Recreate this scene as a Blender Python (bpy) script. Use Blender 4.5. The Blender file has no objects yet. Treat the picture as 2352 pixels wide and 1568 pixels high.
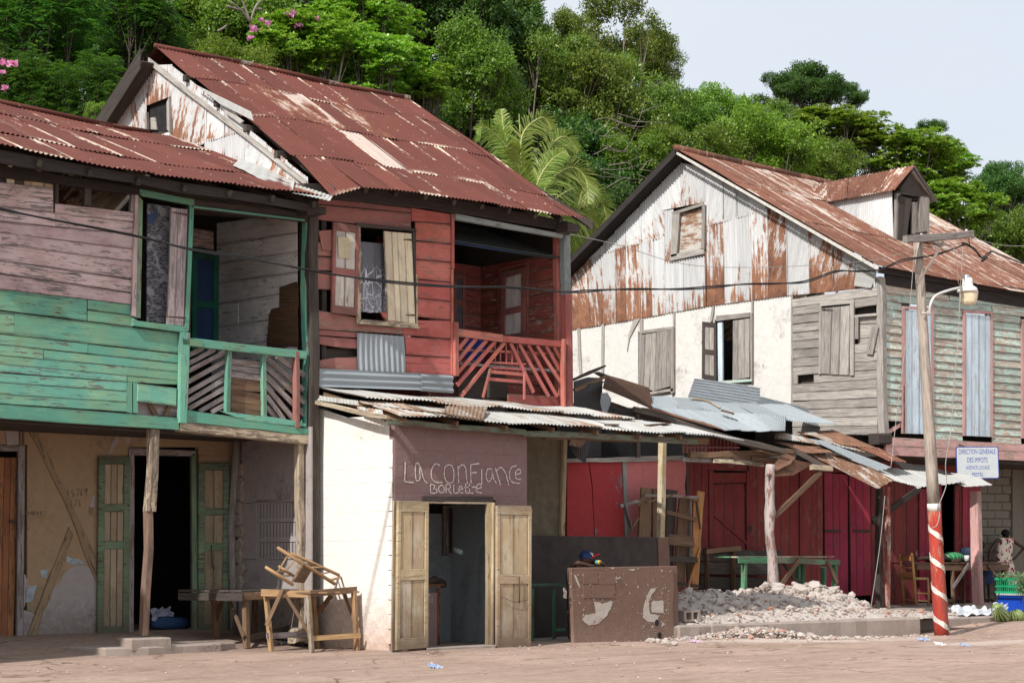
import bpy, math, random
import numpy as np
from mathutils import Vector, Matrix
C = bpy.context.scene
COL = C.collection
rnd = random.Random(7)
R = math.radians

# ---------------------------------------------------------------- camera geometry
# World axes: X runs along the street front (away to the right), Y runs into the buildings, Z is up.
FPX, CX, CY, HZ, EYE, VX = 4000., 1176., 784., 1270., 1.5, 5600.
TH = math.atan((HZ-CY)/FPX)
_L = math.hypot(VX-CX, FPX/math.cos(TH))
G = ((VX-CX)/_L, (FPX/math.cos(TH))/_L); B = (-G[1], G[0])
def to_w(d): return Vector((d[0]*G[0]+d[1]*G[1], d[0]*B[0]+d[1]*B[1], d[2]))
def ray(px, py):
    u = (px-CX)/FPX; v = (CY-py)/FPX
    return to_w((u, math.cos(TH)-v*math.sin(TH), math.sin(TH)+v*math.cos(TH)))
_r = ray(900, 1497); _k = -EYE/_r.z
CAM = Vector((-_r.x*_k, -_r.y*_k, EYE))
def fac(px, py, t):
    r = ray(px, py); k = (t-CAM.y)/r.y; return (CAM.x+r.x*k, CAM.z+r.z*k)
def gab(px, py, s):
    r = ray(px, py); k = (s-CAM.x)/r.x; return (CAM.y+r.y*k, CAM.z+r.z*k)
def gnd(px, py, z=0.):
    r = ray(px, py); k = (z-CAM.z)/r.z; return (CAM.x+r.x*k, CAM.y+r.y*k)
def pln(px, py, p0, n):
    r = ray(px, py); k = (Vector(p0)-CAM).dot(n)/r.dot(n); return CAM+r*k
def F3(P, t): s, z = fac(P[0], P[1], t); return Vector((s, t, z))
def G3(P, s): t, z = gab(P[0], P[1], s); return Vector((s, t, z))
def H3(P, z): s, t = gnd(P[0], P[1], z); return Vector((s, t, z))
def view(x0, y0, f): return lambda x, y: ((x/f+x0)/1.5664, (y/f+y0)/1.5664)
vP = lambda x, y: (x, y)
vA = view(0, 300, 1.96); vB = view(1050, 600, 1.96); vC = view(2000, 500, 1.568); vD = view(2800, 500, 1.96)
vE = view(0, 1000, 1.96); vF = view(0, 1500, 1.7425); vG = view(1100, 1400, 1.568); vH = view(2000, 1300, 1.425)
vI = view(2900, 1400, 1.568); vJ = view(3200, 1860, 3.564); vK = view(2020, 1900, 5.88); vL = view(2450, 1550, 2.4127)
vM = view(2000, 1300, 3.36); vN = view(2700, 1350, 2.39); vQ = view(740, 1900, 3.136); vS = view(1200, 0, 1.7423)
vT = view(2400, 150, 1.8318); vU = view(500, 150, 1.4255); vW = view(1900, 2050, 1.3184); vV = view(0, 2200, 1.3067)

cd = bpy.data.cameras.new('camera'); cam = bpy.data.objects.new('camera', cd); COL.objects.link(cam); C.camera = cam
cd.sensor_width = 36; cd.lens = 36*FPX/2352; cd.clip_end = 2000; cd.clip_start = .1
xr = to_w((1, 0, 0)); up = to_w((0, -math.sin(TH), math.cos(TH))); fw = to_w((0, math.cos(TH), math.sin(TH)))
M = Matrix((xr, up, -fw)).transposed().to_4x4(); M.translation = CAM; cam.matrix_world = M

# ---------------------------------------------------------------- light
SUN_EL, SUN_IN = R(41), R(14)
sun_to = Vector((-math.cos(SUN_IN)*math.cos(SUN_EL), -math.sin(SUN_IN)*math.cos(SUN_EL), math.sin(SUN_EL)))
sl = bpy.data.lights.new('sun', 'SUN'); sl.energy = 4.3; sl.angle = R(1.0); sl.color = (1, .965, .92)
so = bpy.data.objects.new('sun', sl); COL.objects.link(so); so.rotation_euler = sun_to.to_track_quat('Z', 'Y').to_euler()
so.location = (0, -10, 40)
w = bpy.data.worlds.new('World'); C.world = w; w.use_nodes = True; nt = w.node_tree; nt.nodes.clear()
sky = nt.nodes.new('ShaderNodeTexSky'); sky.sky_type = 'NISHITA'; sky.sun_disc = False
sky.sun_elevation = SUN_EL; sky.sun_rotation = math.atan2(sun_to.x, sun_to.y); sky.dust_density = 4; sky.ozone_density = 1.5
mx = nt.nodes.new('ShaderNodeMix'); mx.data_type = 'RGBA'; mx.inputs[0].default_value = .85
tcw = nt.nodes.new('ShaderNodeTexCoord'); nzw = nt.nodes.new('ShaderNodeTexNoise'); nzw.inputs['Scale'].default_value = 1.6; nzw.inputs['Detail'].default_value = 6; nzw.inputs['Roughness'].default_value = .55
mpw = nt.nodes.new('ShaderNodeMapping'); mpw.inputs['Scale'].default_value = (1, 1, 3); nt.links.new(tcw.outputs['Generated'], mpw.inputs[0]); nt.links.new(mpw.outputs[0], nzw.inputs[0])
veil = nt.nodes.new('ShaderNodeMix'); veil.data_type = 'RGBA'; nt.links.new(nzw.outputs[0], veil.inputs[0]); veil.inputs[6].default_value = (5.9, 6.5, 7.3, 1); veil.inputs[7].default_value = (7.6, 7.85, 8.2, 1)
nt.links.new(veil.outputs[2], mx.inputs[7])
bg = nt.nodes.new('ShaderNodeBackground'); bg.inputs[1].default_value = .116
wo = nt.nodes.new('ShaderNodeOutputWorld')
nt.links.new(sky.outputs[0], mx.inputs[6]); nt.links.new(mx.outputs[2], bg.inputs[0]); nt.links.new(bg.outputs[0], wo.inputs[0])
vs = C.view_settings; vs.view_transform = 'Standard'; vs.look = 'None'; vs.exposure = 0.14; vs.gamma = 1
vs.use_curve_mapping = False
C.render.engine = 'CYCLES'

# ---------------------------------------------------------------- objects
MW = {}
def reg(o, mw, parent=None):
    MW[o.name] = mw.copy()
    if parent is not None:
        o.parent = parent; o.matrix_basis = MW[parent.name].inverted() @ mw
    else: o.matrix_basis = mw
    return o
def tag(o, label=None, cat=None, group=None, kind=None):
    if label: o['label'] = label
    if cat: o['category'] = cat
    if group: o['group'] = group
    if kind: o['kind'] = kind
    return o
def thing(name, loc, label, cat, group=None):
    o = bpy.data.objects.new(name, None); COL.objects.link(o); o.empty_display_size = .2
    reg(o, Matrix.Translation(Vector(loc))); return tag(o, label, cat, group)
def mobj(name, verts, faces, mat, parent=None, mw=None, smooth=False, local=False):
    """verts in world space unless local; mw gives the object's own frame"""
    mw = mw or Matrix.Identity(4)
    me = bpy.data.meshes.new(name)
    if not local:
        inv = mw.inverted(); verts = [inv @ Vector(v) for v in verts]
    me.from_pydata([tuple(v) for v in verts], [], faces)
    if smooth: me.polygons.foreach_set('use_smooth', [True]*len(me.polygons))
    if mat is not None:
        for m_ in (mat if isinstance(mat, (list, tuple)) else [mat]): me.materials.append(m_)
    me.update()
    o = bpy.data.objects.new(name, me); COL.objects.link(o)
    return reg(o, mw, parent)
def frame(x, y, o):
    x = x.normalized(); z = x.cross(y).normalized(); y = z.cross(x)
    m = Matrix((x, y, z)).transposed().to_4x4(); m.translation = o; return m
def prism(name, pts, n, th, mat, parent=None, jit=0., bev=.004, grain=None, tilt=0., cuts=0, clap=0.):
    """solid plate: pts are 3D (outline on the back plane); n is the outward normal, th the thickness"""
    n = n.normalized(); pts = [Vector(p) for p in pts]; c = sum(pts, Vector())/len(pts)
    if grain is None:
        e = max(range(len(pts)), key=lambda i: (pts[(i+1) % len(pts)]-pts[i]).length)
        grain = pts[(e+1) % len(pts)]-pts[e]
    grain = grain - n*grain.dot(n)
    mw = frame(grain, n.cross(grain), c)
    if mw.col[2].to_3d().dot(n) < 0: mw = frame(grain, -n.cross(grain), c)
    inv = mw.inverted(); P = [inv @ p for p in pts]
    ar = sum(P[i].x*P[(i+1) % len(P)].y-P[(i+1) % len(P)].x*P[i].y for i in range(len(P)))
    if ar < 0: P.reverse()
    if cuts or jit:
        Q = []
        for i, p in enumerate(P):
            q = P[(i+1) % len(P)]; L = (q-p).length; Q.append(p + Vector((rnd.uniform(-jit, jit), rnd.uniform(-jit, jit), 0)))
            k = min(cuts, int(L/.35)) if cuts else 0
            for j in range(1, k+1): Q.append(p.lerp(q, j/(k+1)) + Vector((0, rnd.uniform(-jit, jit), 0)))
        P = Q
    m = len(P); c2 = sum(P, Vector())/m
    front = []
    for i in range(m):
        a = P[i-1]; p = P[i]; q = P[(i+1) % m]
        e1 = (p-a).normalized() if (p-a).length > 1e-6 else Vector((1, 0, 0)); e2 = (q-p).normalized() if (q-p).length > 1e-6 else e1
        n1 = Vector((-e1.y, e1.x, 0)); n2 = Vector((-e2.y, e2.x, 0)); b_ = n1+n2
        b_ = b_.normalized()*min(2*bev, bev/max(.3, b_.length/2)) if b_.length > 1e-3 else n1*bev
        front.append(p+b_)
    bv = min(bev, th*.6)
    V = [Vector((p.x, p.y, 0)) for p in P] + [Vector((p.x, p.y, th-bv)) for p in P] + [Vector((p.x, p.y, th)) for p in front]
    Fc = [tuple(range(m-1, -1, -1)), tuple(range(2*m, 3*m))]
    for i in range(m):
        j = (i+1) % m
        Fc.append((i, j, m+j, m+i)); Fc.append((m+i, m+j, 2*m+j, 2*m+i))
    if clap:   # lapped board: the lower edge stands further out
        zs_ = [(mw @ v).z for v in V]; zl, zh = min(zs_), max(zs_)
        for v, z_w in zip(V, zs_):
            if v.z > .001: v.z += clap*(zh-z_w)/(zh-zl)
    if tilt: mw = mw @ Matrix.Rotation(tilt, 4, 'X')
    return mobj(name, V, Fc, mat, parent, mw, local=True)
def ragged(pts, n=4, amp=.12):
    out = []; L = max(math.hypot(pts[i][0]-pts[i-1][0], pts[i][1]-pts[i-1][1]) for i in range(len(pts)))
    for i in range(len(pts)):
        a, b = pts[i], pts[(i+1) % len(pts)]; l = math.hypot(b[0]-a[0], b[1]-a[1]); k = max(1, int(n*l/L+.5)); nx, ny = -(b[1]-a[1])/(l+1e-6), (b[0]-a[0])/(l+1e-6)
        for j in range(k):
            u = (j+(rnd.uniform(-.25, .25) if j else 0))/k; o = rnd.uniform(-1, 1)*amp*L/n*1.6; out.append((a[0]+(b[0]-a[0])*u+nx*o, a[1]+(b[1]-a[1])*u+ny*o))
    return out
NF = Vector((0, -1, 0)); NG = Vector((-1, 0, 0)); NU = Vector((0, 0, 1))
def fq(name, par, mat, V, pts, t, th=.025, **k): return prism(name, [F3(V(*p), t) for p in pts], NF, th, mat, par, **k)
def gq(name, par, mat, V, pts, s, th=.025, **k): return prism(name, [G3(V(*p), s) for p in pts], NG, th, mat, par, **k)
def hq(name, par, mat, V, pts, z, th=.05, **k): return prism(name, [H3(V(*p), z) for p in pts], NU, th, mat, par, **k)
def beam(name, p0, p1, w, h, mat, parent=None, upv=(0, 0, 1), jit=.004, taper=1., segs=None, bev=.12):
    """squared timber from p0 to p1, width w (sideways) and height h (along upv)"""
    p0 = Vector(p0); p1 = Vector(p1); d = p1-p0; L = d.length; upv = Vector(upv)
    if abs(d.normalized().dot(upv)) > .95: upv = Vector((0, 1, 0)) if abs(d.normalized().y) < .9 else Vector((1, 0, 0))
    mw = frame(d, upv.cross(d).cross(d)*-1 if False else upv, (p0+p1)/2)
    k = segs or max(1, min(6, int(L/.5))); V = []; Fc = []
    b = bev*min(w, h)
    ring = [(-h/2+b, -w/2), (h/2-b, -w/2), (h/2, -w/2+b), (h/2, w/2-b), (h/2-b, w/2), (-h/2+b, w/2), (-h/2, w/2-b), (-h/2, -w/2+b)]
    for i in range(k+1):
        x = -L/2+L*i/k; s = 1+(taper-1)*i/k; oy, oz = (rnd.uniform(-jit, jit)*1.5, rnd.uniform(-jit, jit)*1.5)
        for (y, z) in ring: V.append((x, y*s+oy+rnd.uniform(-jit, jit)*.5, z*s+oz+rnd.uniform(-jit, jit)*.5))
    for i in range(k):
        for j in range(8):
            a = i*8+j; c = i*8+(j+1) % 8; Fc.append((a, a+8, c+8, c)[::-1])
    Fc.append(tuple(range(7, -1, -1))[::-1]); Fc.append(tuple(range(k*8, k*8+8))[::-1])
    return mobj(name, V, Fc, mat, parent, mw, local=True)
def tube(name, pts, rad, mat, parent=None, n=8, jit=0., smooth=True, closed_caps=True):
    pts = [Vector(p) for p in pts]; m = len(pts)
    rad = rad if isinstance(rad, (list, tuple)) else [rad]*m
    d = (pts[-1]-pts[0]); a = Vector((0, 0, 1)) if abs(d.normalized().z) < .9 else Vector((0, 1, 0))
    c = sum(pts, Vector())/m; mw = frame(d, a, c); V = []; Fc = []
    for i, p in enumerate(pts):
        t = (pts[min(i+1, m-1)]-pts[max(i-1, 0)]).normalized(); u = t.cross(a).normalized(); v = t.cross(u)
        for j in range(n):
            an = 2*math.pi*j/n; r = rad[i]*(1+rnd.uniform(-jit, jit)); V.append(p+u*math.cos(an)*r+v*math.sin(an)*r)
    for i in range(m-1):
        for j in range(n): Fc.append((i*n+j, i*n+(j+1) % n, (i+1)*n+(j+1) % n, (i+1)*n+j))
    if closed_caps: Fc.append(tuple(range(n))[::-1]); Fc.append(tuple(range((m-1)*n, m*n)))
    return mobj(name, V, Fc, mat, parent, mw, smooth=smooth)
def spline(pts, k=6):
    pts = [Vector(p) for p in pts]; out = []
    for i in range(len(pts)-1):
        p0 = pts[max(i-1, 0)]; p1 = pts[i]; p2 = pts[i+1]; p3 = pts[min(i+2, len(pts)-1)]
        for j in range(k):
            t = j/k; out.append(.5*((2*p1)+(p2-p0)*t+(2*p0-5*p1+4*p2-p3)*t*t+(3*p1-p0-3*p2+p3)*t**3))
    out.append(pts[-1]); return out
def tin(name, TL, TR, BR, BL, mat, parent, pitch=.080, amp=.012, rows=5, wob=.012, rust=.5, lift=0., n=None, along='down', ragged=0.):
    """corrugated sheet: four 3D corners; waves run across TL->TR, crests along TL->BL (or the other way when along='side')"""
    if along == 'side': TL, TR, BR, BL = BL, TL, TR, BR
    TL, TR, BR, BL = map(Vector, (TL, TR, BR, BL))
    c = (TL+TR+BR+BL)/4; dx = ((TR+BR)-(TL+BL)).normalized(); dy = ((TL+TR)-(BL+BR)).normalized()
    mw = frame(dx, dy, c); nrm = mw.col[2].to_3d()
    if n is not None and nrm.dot(n) < 0: nrm = -nrm
    W_ = max((TR-TL).length, (BR-BL).length); cols = max(4, int(W_/pitch*6)); V = []; Fc = []
    o1, o2, o3 = rnd.uniform(0, 9), rnd.uniform(0, 9), rnd.uniform(0, 9)
    for i in range(rows+1):
        v = i/rows
        for j in range(cols+1):
            u = j/cols
            p = TL.lerp(TR, u).lerp(BL.lerp(BR, u), v)
            h = amp*math.sin(2*math.pi*W_*u/pitch+o1) + wob*math.sin(3.1*u*W_+o2+2.2*v)*math.cos(2.3*v+o3) + lift*v
            if ragged and i in (0, rows): p = p + (TL-BL).normalized()*ragged*math.sin(u*W_*9+o2)*math.sin(u*W_*23+o1)
            V.append(p+nrm*(h+amp))
    k = cols+1
    for i in range(rows):
        for j in range(cols): Fc.append((i*k+j, (i+1)*k+j, (i+1)*k+j+1, i*k+j+1))
    o = mobj(name, V, Fc, mat, parent, mw, smooth=True); o['rust'] = float(rust); return o
def ftin(name, par, mat, V, pts, t, **k):
    q = [F3(V(*p), t) for p in pts]; return tin(name, *q, mat, par, n=NF, **k)
def gtin(name, par, mat, V, pts, s, **k):
    q = [G3(V(*p), s) for p in pts]; return tin(name, *q, mat, par, n=NG, **k)
def box(name, lo, hi, mat, parent=None, inner=False):
    (x0, y0, z0), (x1, y1, z1) = lo, hi
    V = [(x0, y0, z0), (x1, y0, z0), (x1, y1, z0), (x0, y1, z0), (x0, y0, z1), (x1, y0, z1), (x1, y1, z1), (x0, y1, z1)]
    Fc = [(0, 3, 2, 1), (4, 5, 6, 7), (0, 1, 5, 4), (1, 2, 6, 5), (2, 3, 7, 6), (3, 0, 4, 7)]
    c = Vector(((x0+x1)/2, (y0+y1)/2, (z0+z1)/2)); return mobj(name, V, Fc, mat, parent, Matrix.Translation(c))
def joinmesh(parts):
    """(verts, faces) pieces into one"""
    V = []; Fc = []
    for v, f in parts:
        o = len(V); V += list(v); Fc += [tuple(i+o for i in q) for q in f]
    return V, Fc
def boxvf(lo, hi):
    (x0, y0, z0), (x1, y1, z1) = lo, hi
    return ([(x0, y0, z0), (x1, y0, z0), (x1, y1, z0), (x0, y1, z0), (x0, y0, z1), (x1, y0, z1), (x1, y1, z1), (x0, y1, z1)],
            [(0, 3, 2, 1), (4, 5, 6, 7), (0, 1, 5, 4), (1, 2, 6, 5), (2, 3, 7, 6), (3, 0, 4, 7)])

# ---------------------------------------------------------------- materials
class NT:
    def __init__(s, name):
        s.m = bpy.data.materials.new(name); s.m.use_nodes = True; s.t = s.m.node_tree; s.t.nodes.clear()
        s.out = s.n('OutputMaterial'); s.b = s.n('BsdfPrincipled'); s.l(s.b.outputs[0], s.out.inputs[0])
    def n(s, k): return s.t.nodes.new('ShaderNode'+k)
    def l(s, a, b): s.t.links.new(a, b)
    def put(s, sock, v):
        if isinstance(v, bpy.types.NodeSocket): s.l(v, sock)
        elif isinstance(v, (tuple, list)): sock.default_value = (*v, 1) if len(v) == 3 and len(sock.default_value) == 4 else v
        else: sock.default_value = v
    def math(s, op, a, b=0., clamp=False):
        n = s.n('Math'); n.operation = op; n.use_clamp = clamp; s.put(n.inputs[0], a); s.put(n.inputs[1], b); return n.outputs[0]
    def mix(s, f, a, b, mode='MIX'):
        n = s.n('Mix'); n.data_type = 'RGBA'; n.blend_type = mode; s.put(n.inputs[0], f); s.put(n.inputs[6], a); s.put(n.inputs[7], b); return n.outputs[2]
    def coords(s, rand=True, world=False):
        if world: g = s.n('NewGeometry'); return g.outputs['Position']
        tc = s.n('TexCoord'); v = tc.outputs['Object']
        if rand:
            oi = s.n('ObjectInfo'); a = s.n('VectorMath'); a.operation = 'SCALE'; a.inputs[0].default_value = (37.1, 53.7, 19.3)
            s.l(oi.outputs['Random'], a.inputs['Scale']); b = s.n('VectorMath'); b.operation = 'ADD'; s.l(v, b.inputs[0]); s.l(a.outputs[0], b.inputs[1]); v = b.outputs[0]
        return v
    def noise(s, co, sc, scale=1., det=5, rough=.6, dist=0.):
        mp = s.n('Mapping'); mp.inputs['Scale'].default_value = sc if isinstance(sc, tuple) else (sc, sc, sc); s.l(co, mp.inputs[0])
        n = s.n('TexNoise'); n.inputs['Scale'].default_value = scale; n.inputs['Detail'].default_value = det; n.inputs['Roughness'].default_value = rough
        n.inputs['Distortion'].default_value = dist; s.l(mp.outputs[0], n.inputs['Vector']); return n.outputs[0]
    def ramp(s, v, lo, hi, a=0., b=1.):
        n = s.n('MapRange'); s.put(n.inputs[0], v); s.put(n.inputs[1], lo); s.put(n.inputs[2], hi); n.inputs[3].default_value = a; n.inputs[4].default_value = b
        return n.outputs[0]
    def rand(s): return s.n('ObjectInfo').outputs['Random']
    def island(s): return s.n('NewGeometry').outputs['Random Per Island']
    def attr(s, name):
        n = s.n('Attribute'); n.attribute_type = 'OBJECT'; n.attribute_name = name; return n.outputs['Fac']
    def hsv(s, c, h=.5, sa=1., v=1.):
        n = s.n('HueSaturation'); s.put(n.inputs['Hue'], h); s.put(n.inputs['Saturation'], sa); s.put(n.inputs['Value'], v); s.put(n.inputs['Color'], c); return n.outputs[0]
    def bump(s, h, st=.3, d=.01):
        n = s.n('Bump'); n.inputs['Strength'].default_value = st; n.inputs['Distance'].default_value = d; s.l(h, n.inputs['Height']); s.l(n.outputs[0], s.b.inputs['Normal'])
    def done(s, col, rough=.75, spec=.25, metal=0.):
        s.put(s.b.inputs['Base Color'], col); s.put(s.b.inputs['Roughness'], rough); s.b.inputs['Specular IOR Level'].default_value = spec
        s.put(s.b.inputs['Metallic'], metal); return s.m

def wood(name, paint=None, bare=(.23, .19, .16), wear=.4, dirt=.35, vary=.18, dark=(.035, .028, .024), second=None, sec=.5, huev=.007, edge=.55, low=None):
    k = NT(name); co = k.coords()
    gr = k.noise(co, (1.6, 26, 9), 1.5, 6, .65, .3); lg = k.noise(co, (1.1, 2.2, 2.2), 1.1, 3)
    fl = k.noise(co, (2.2, 12, 6), 1.6, 8, .72, .6); cr = k.noise(co, (1.0, 34, 6), 1.2, 4, .6, .8)
    st = k.noise(co, (1.2, 1.6, 1.6), 1.3, 6, .7)
    big = k.noise(co, (.9, 1.3, 1), .9, 5, .7)
    b = k.mix(k.ramp(gr, .3, .72), tuple(c*.55 for c in bare), tuple(min(1, c*1.45) for c in bare))
    if paint is not None:
        p = k.mix(k.ramp(lg, .3, .7), tuple(c*.8 for c in paint), tuple(min(1, c*1.15) for c in paint))
        if second: p = k.mix(k.ramp(st, sec-.06, sec+.12), second, p)
        thr = k.math('ADD', k.math('MULTIPLY', fl, .72), k.math('MULTIPLY', gr, .28))
        wv = k.math('ADD', k.math('MULTIPLY', k.rand(), .05), k.ramp(big, .35, .68, .36+.25*wear-.075, .36+.25*wear+.045))
        m = k.ramp(k.math('SUBTRACT', thr, wv), -.012, .012)
        c = k.mix(m, b, p)
        if True: c = k.mix(k.ramp(gr, .35, .6, .22, 0), c, b)
    else: c = b; m = gr
    c = k.mix(k.ramp(cr, .30, .36, .85, 0), c, dark)
    c = k.mix(k.ramp(st, .5, .8, 0, dirt), c, tuple(x*1.6 for x in dark))
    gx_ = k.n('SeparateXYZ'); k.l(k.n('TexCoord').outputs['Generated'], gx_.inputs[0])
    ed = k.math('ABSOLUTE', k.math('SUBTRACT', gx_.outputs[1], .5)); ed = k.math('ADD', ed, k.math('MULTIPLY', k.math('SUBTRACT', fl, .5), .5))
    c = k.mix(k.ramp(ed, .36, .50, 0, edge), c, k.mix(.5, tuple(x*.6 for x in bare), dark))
    if low:   # splashed mud and handling grime towards the foot
        sz = k.n('SeparateXYZ'); k.l(k.n('NewGeometry').outputs['Position'], sz.inputs[0]); zz = k.math('ADD', sz.outputs[2], k.math('MULTIPLY', k.math('SUBTRACT', st, .5), 1.6)); c = k.mix(k.ramp(zz, low[0], low[1], low[3], 0), c, low[2])
    rv = k.math('ADD', k.math('MULTIPLY', k.rand(), vary*1.6), 1-vary*.8)
    c = k.hsv(c, k.math('ADD', k.math('MULTIPLY', k.rand(), huev*2), .5-huev), 1., rv)
    h = k.math('ADD', k.math('MULTIPLY', gr, .5), k.ramp(cr, .28, .36, 0, .8)); h = k.math('ADD', h, k.math('MULTIPLY', m, .25))
    k.bump(h, .55, .008); return k.done(c, .8, .2)

def tinmat(name, zinc=(.55, .56, .57), rustc=(.20, .065, .035), rust2=(.36, .15, .06), streak=None, thr=.5, stre=.58, patch=.5, redpaint=False, dirt=.25, laps=0., streaky=.3, rw=.42, foot=0.):
    """weathered corrugated iron; object property 'rust' (0..1) shifts how rusty the sheet is"""
    k = NT(name); co = k.coords()
    n1 = k.noise(co, (5.5, .9, 1), 1.2, 7, .68, .3); n2 = k.noise(co, (13, .5, 1), 1.0, 6, .7); n3 = k.noise(co, (1.3, 1.0, 1), .9, 4, .6)
    n4 = k.noise(co, (40, 30, 30), 1, 4, .7); n5 = k.noise(co, (2.5, 2.2, 2), 1.6, 9, .75, .4)
    v = k.math('ADD', k.math('MULTIPLY', n1, .42), k.math('MULTIPLY', n3, .34-.5*streaky*.34)); v = k.math('ADD', v, k.math('MULTIPLY', n5, .24)); v = k.math('ADD', v, k.math('MULTIPLY', n2, .10+.5*streaky*.34))
    v = k.math('ADD', v, k.math('MULTIPLY', k.math('SUBTRACT', k.attr('rust'), .5), rw))
    if foot: g3 = k.n('SeparateXYZ'); k.l(k.n('TexCoord').outputs['Generated'], g3.inputs[0]); v = k.math('ADD', v, k.ramp(g3.outputs[1], 0, .6, foot, 0))
    m = k.ramp(v, thr-.02, thr+.035)
    rc = k.mix(k.ramp(n5, .35, .65), rustc, rust2) if not redpaint else k.mix(k.ramp(n3, .3, .7), rustc, tuple(x*1.3 for x in rustc))
    edge = k.mix(k.ramp(v, thr+.0, thr+.09), rust2, rc)
    z = k.mix(k.ramp(n2, .35, .65), tuple(x*.82 for x in zinc), tuple(min(.9, x*1.08) for x in zinc))
    c = k.mix(m, z, edge)
    if streak is not None:
        sm = k.math('MULTIPLY', k.ramp(n2, stre, stre+.07), k.ramp(n5, .40, .6)); c = k.mix(k.math('MULTIPLY', sm, .85), c, streak)
        sp = k.ramp(k.noise(co, (9, 7, 7), 1.5, 3, .6), .69, .72); c = k.mix(k.math('MULTIPLY', sp, .7), c, streak)
    if laps:   # bare cream metal along the side laps and the lower ends of the sheets
        g2 = k.n('SeparateXYZ'); k.l(k.n('TexCoord').outputs['Generated'], g2.inputs[0]); wob_ = k.math('MULTIPLY', k.math('SUBTRACT', n5, .5), .55); wob2 = k.math('MULTIPLY', k.math('SUBTRACT', n1, .5), .5)
        e1 = k.ramp(k.math('ADD', k.math('ADD', g2.outputs[0], wob_), wob2), .86, .93); on = k.ramp(k.math('FRACT', k.math('MULTIPLY', k.rand(), 7.3)), 1-laps, 1-laps+.03)
        e2 = k.ramp(k.math('SUBTRACT', g2.outputs[1], k.math('MULTIPLY', wob_, .5)), .07, .0); on2 = k.ramp(k.math('FRACT', k.math('MULTIPLY', k.rand(), 3.7)), 1-laps*.45, 1-laps*.45+.05)
        ee = k.math('MAXIMUM', k.math('MULTIPLY', e1, on), k.math('MULTIPLY', e2, on2)); ee = k.math('MULTIPLY', ee, k.ramp(n2, .36, .48))
        c = k.mix(k.math('MULTIPLY', ee, .9), c, streak or (.62, .5, .4))
    c = k.mix(k.ramp(n4, .3, .8, 0, dirt), c, tuple(x*.4 for x in rustc))
    c = k.hsv(c, .5, 1, k.math('ADD', k.math('MULTIPLY', k.rand(), .3), .85))
    k.bump(n5, .25, .006); k.put(k.b.inputs['Roughness'], .6); return k.done(c, k.ramp(m, 0, 1, .5, .85), .3)

def plaster(name, base, stain, amt=.45, crack=.5, second=None, sthr=.6, rough_h=.02, fine=1., low=None, dirtz=None, world=False):
    k = NT(name); co = k.coords(rand=False, world=world)
    n1 = k.noise(co, .9, 1, 8, .65, .3); n2 = k.noise(co, 7, 1, 8, .7); n3 = k.noise(co, (5, 5, .7), 1, 6, .7); n4 = k.noise(co, 38, 1, 4, .6)
    c = k.mix(k.ramp(n2, .3, .7), tuple(x*.88 for x in base), tuple(min(.9, x*1.06) for x in base))
    v = k.math('ADD', k.math('MULTIPLY', n1, .6), k.math('MULTIPLY', n3, .4)); c = k.mix(k.ramp(v, .52, .72, 0, amt), c, stain)
    if second: c = k.mix(k.ramp(k.math('ADD', k.math('MULTIPLY', n1, .75), k.math('MULTIPLY', n2, .25)), sthr, sthr+.02), c, second)
    if crack:
        vo = k.n('TexVoronoi'); vo.feature = 'DISTANCE_TO_EDGE'; vo.inputs['Scale'].default_value = 1.1
        ad = k.n('VectorMath'); ad.operation = 'ADD'; k.l(co, ad.inputs[0]); nn = k.n('TexNoise'); nn.inputs['Scale'].default_value = 2.5; nn.inputs['Detail'].default_value = 6; k.l(co, nn.inputs[0])
        k.l(nn.outputs['Color'], ad.inputs[1]); k.l(ad.outputs[0], vo.inputs['Vector'])
        c = k.mix(k.math('MULTIPLY', k.ramp(vo.outputs[0], .0, .010, 1, 0), k.ramp(n1, .5, .6, 0, crack)), c, tuple(x*.25 for x in stain))
    if low:   # rising damp and splash: (z0, z1, colour)
        sx = k.n('SeparateXYZ'); k.l(k.n('NewGeometry').outputs['Position'], sx.inputs[0])
        zz = k.math('ADD', sx.outputs[2], k.math('MULTIPLY', k.math('SUBTRACT', n2, .5), 1.3)); c = k.mix(k.ramp(zz, low[0], low[1], .85, 0), c, low[2])
    c = k.mix(k.ramp(n4, .62, .75, 0, .35), c, tuple(x*.5 for x in stain))
    k.bump(k.math('ADD', k.math('MULTIPLY', n4, .4*fine), n2), .5, rough_h); return k.done(c, .9, .15)

def flat(name, col, rough=.7, spec=.3, nv=.25, sc=6., metal=0., bump=.15):
    k = NT(name); co = k.coords(); n = k.noise(co, sc, 1, 6, .65); c = k.mix(k.ramp(n, .3, .7), tuple(x*(1-nv) for x in col), tuple(min(1, x*(1+nv)) for x in col))
    c = k.hsv(c, .5, 1, k.math('ADD', k.math('MULTIPLY', k.rand(), .2), .9)); k.bump(n, bump, .01); return k.done(c, rough, spec, metal)

def leafmat(name, a, b, c_, trans=.35, gloss=.45):
    k = NT(name); r = k.island(); r2 = k.rand()
    col = k.mix(k.ramp(r, 0, .6), a, b); col = k.mix(k.ramp(r, .82, 1.), col, c_)
    col = k.hsv(col, k.math('ADD', .485, k.math('MULTIPLY', r2, .03)), 1, k.math('ADD', .8, k.math('MULTIPLY', r2, .4)))
    m = k.done(col, gloss, .35)
    tr = k.n('BsdfTranslucent'); k.l(k.hsv(col, .49, 1.1, 1.6), tr.inputs[0]); ms = k.n('MixShader'); ms.inputs[0].default_value = trans
    k.l(k.b.outputs[0], ms.inputs[1]); k.l(tr.outputs[0], ms.inputs[2]); k.l(ms.outputs[0], k.out.inputs[0]); return m

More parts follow.
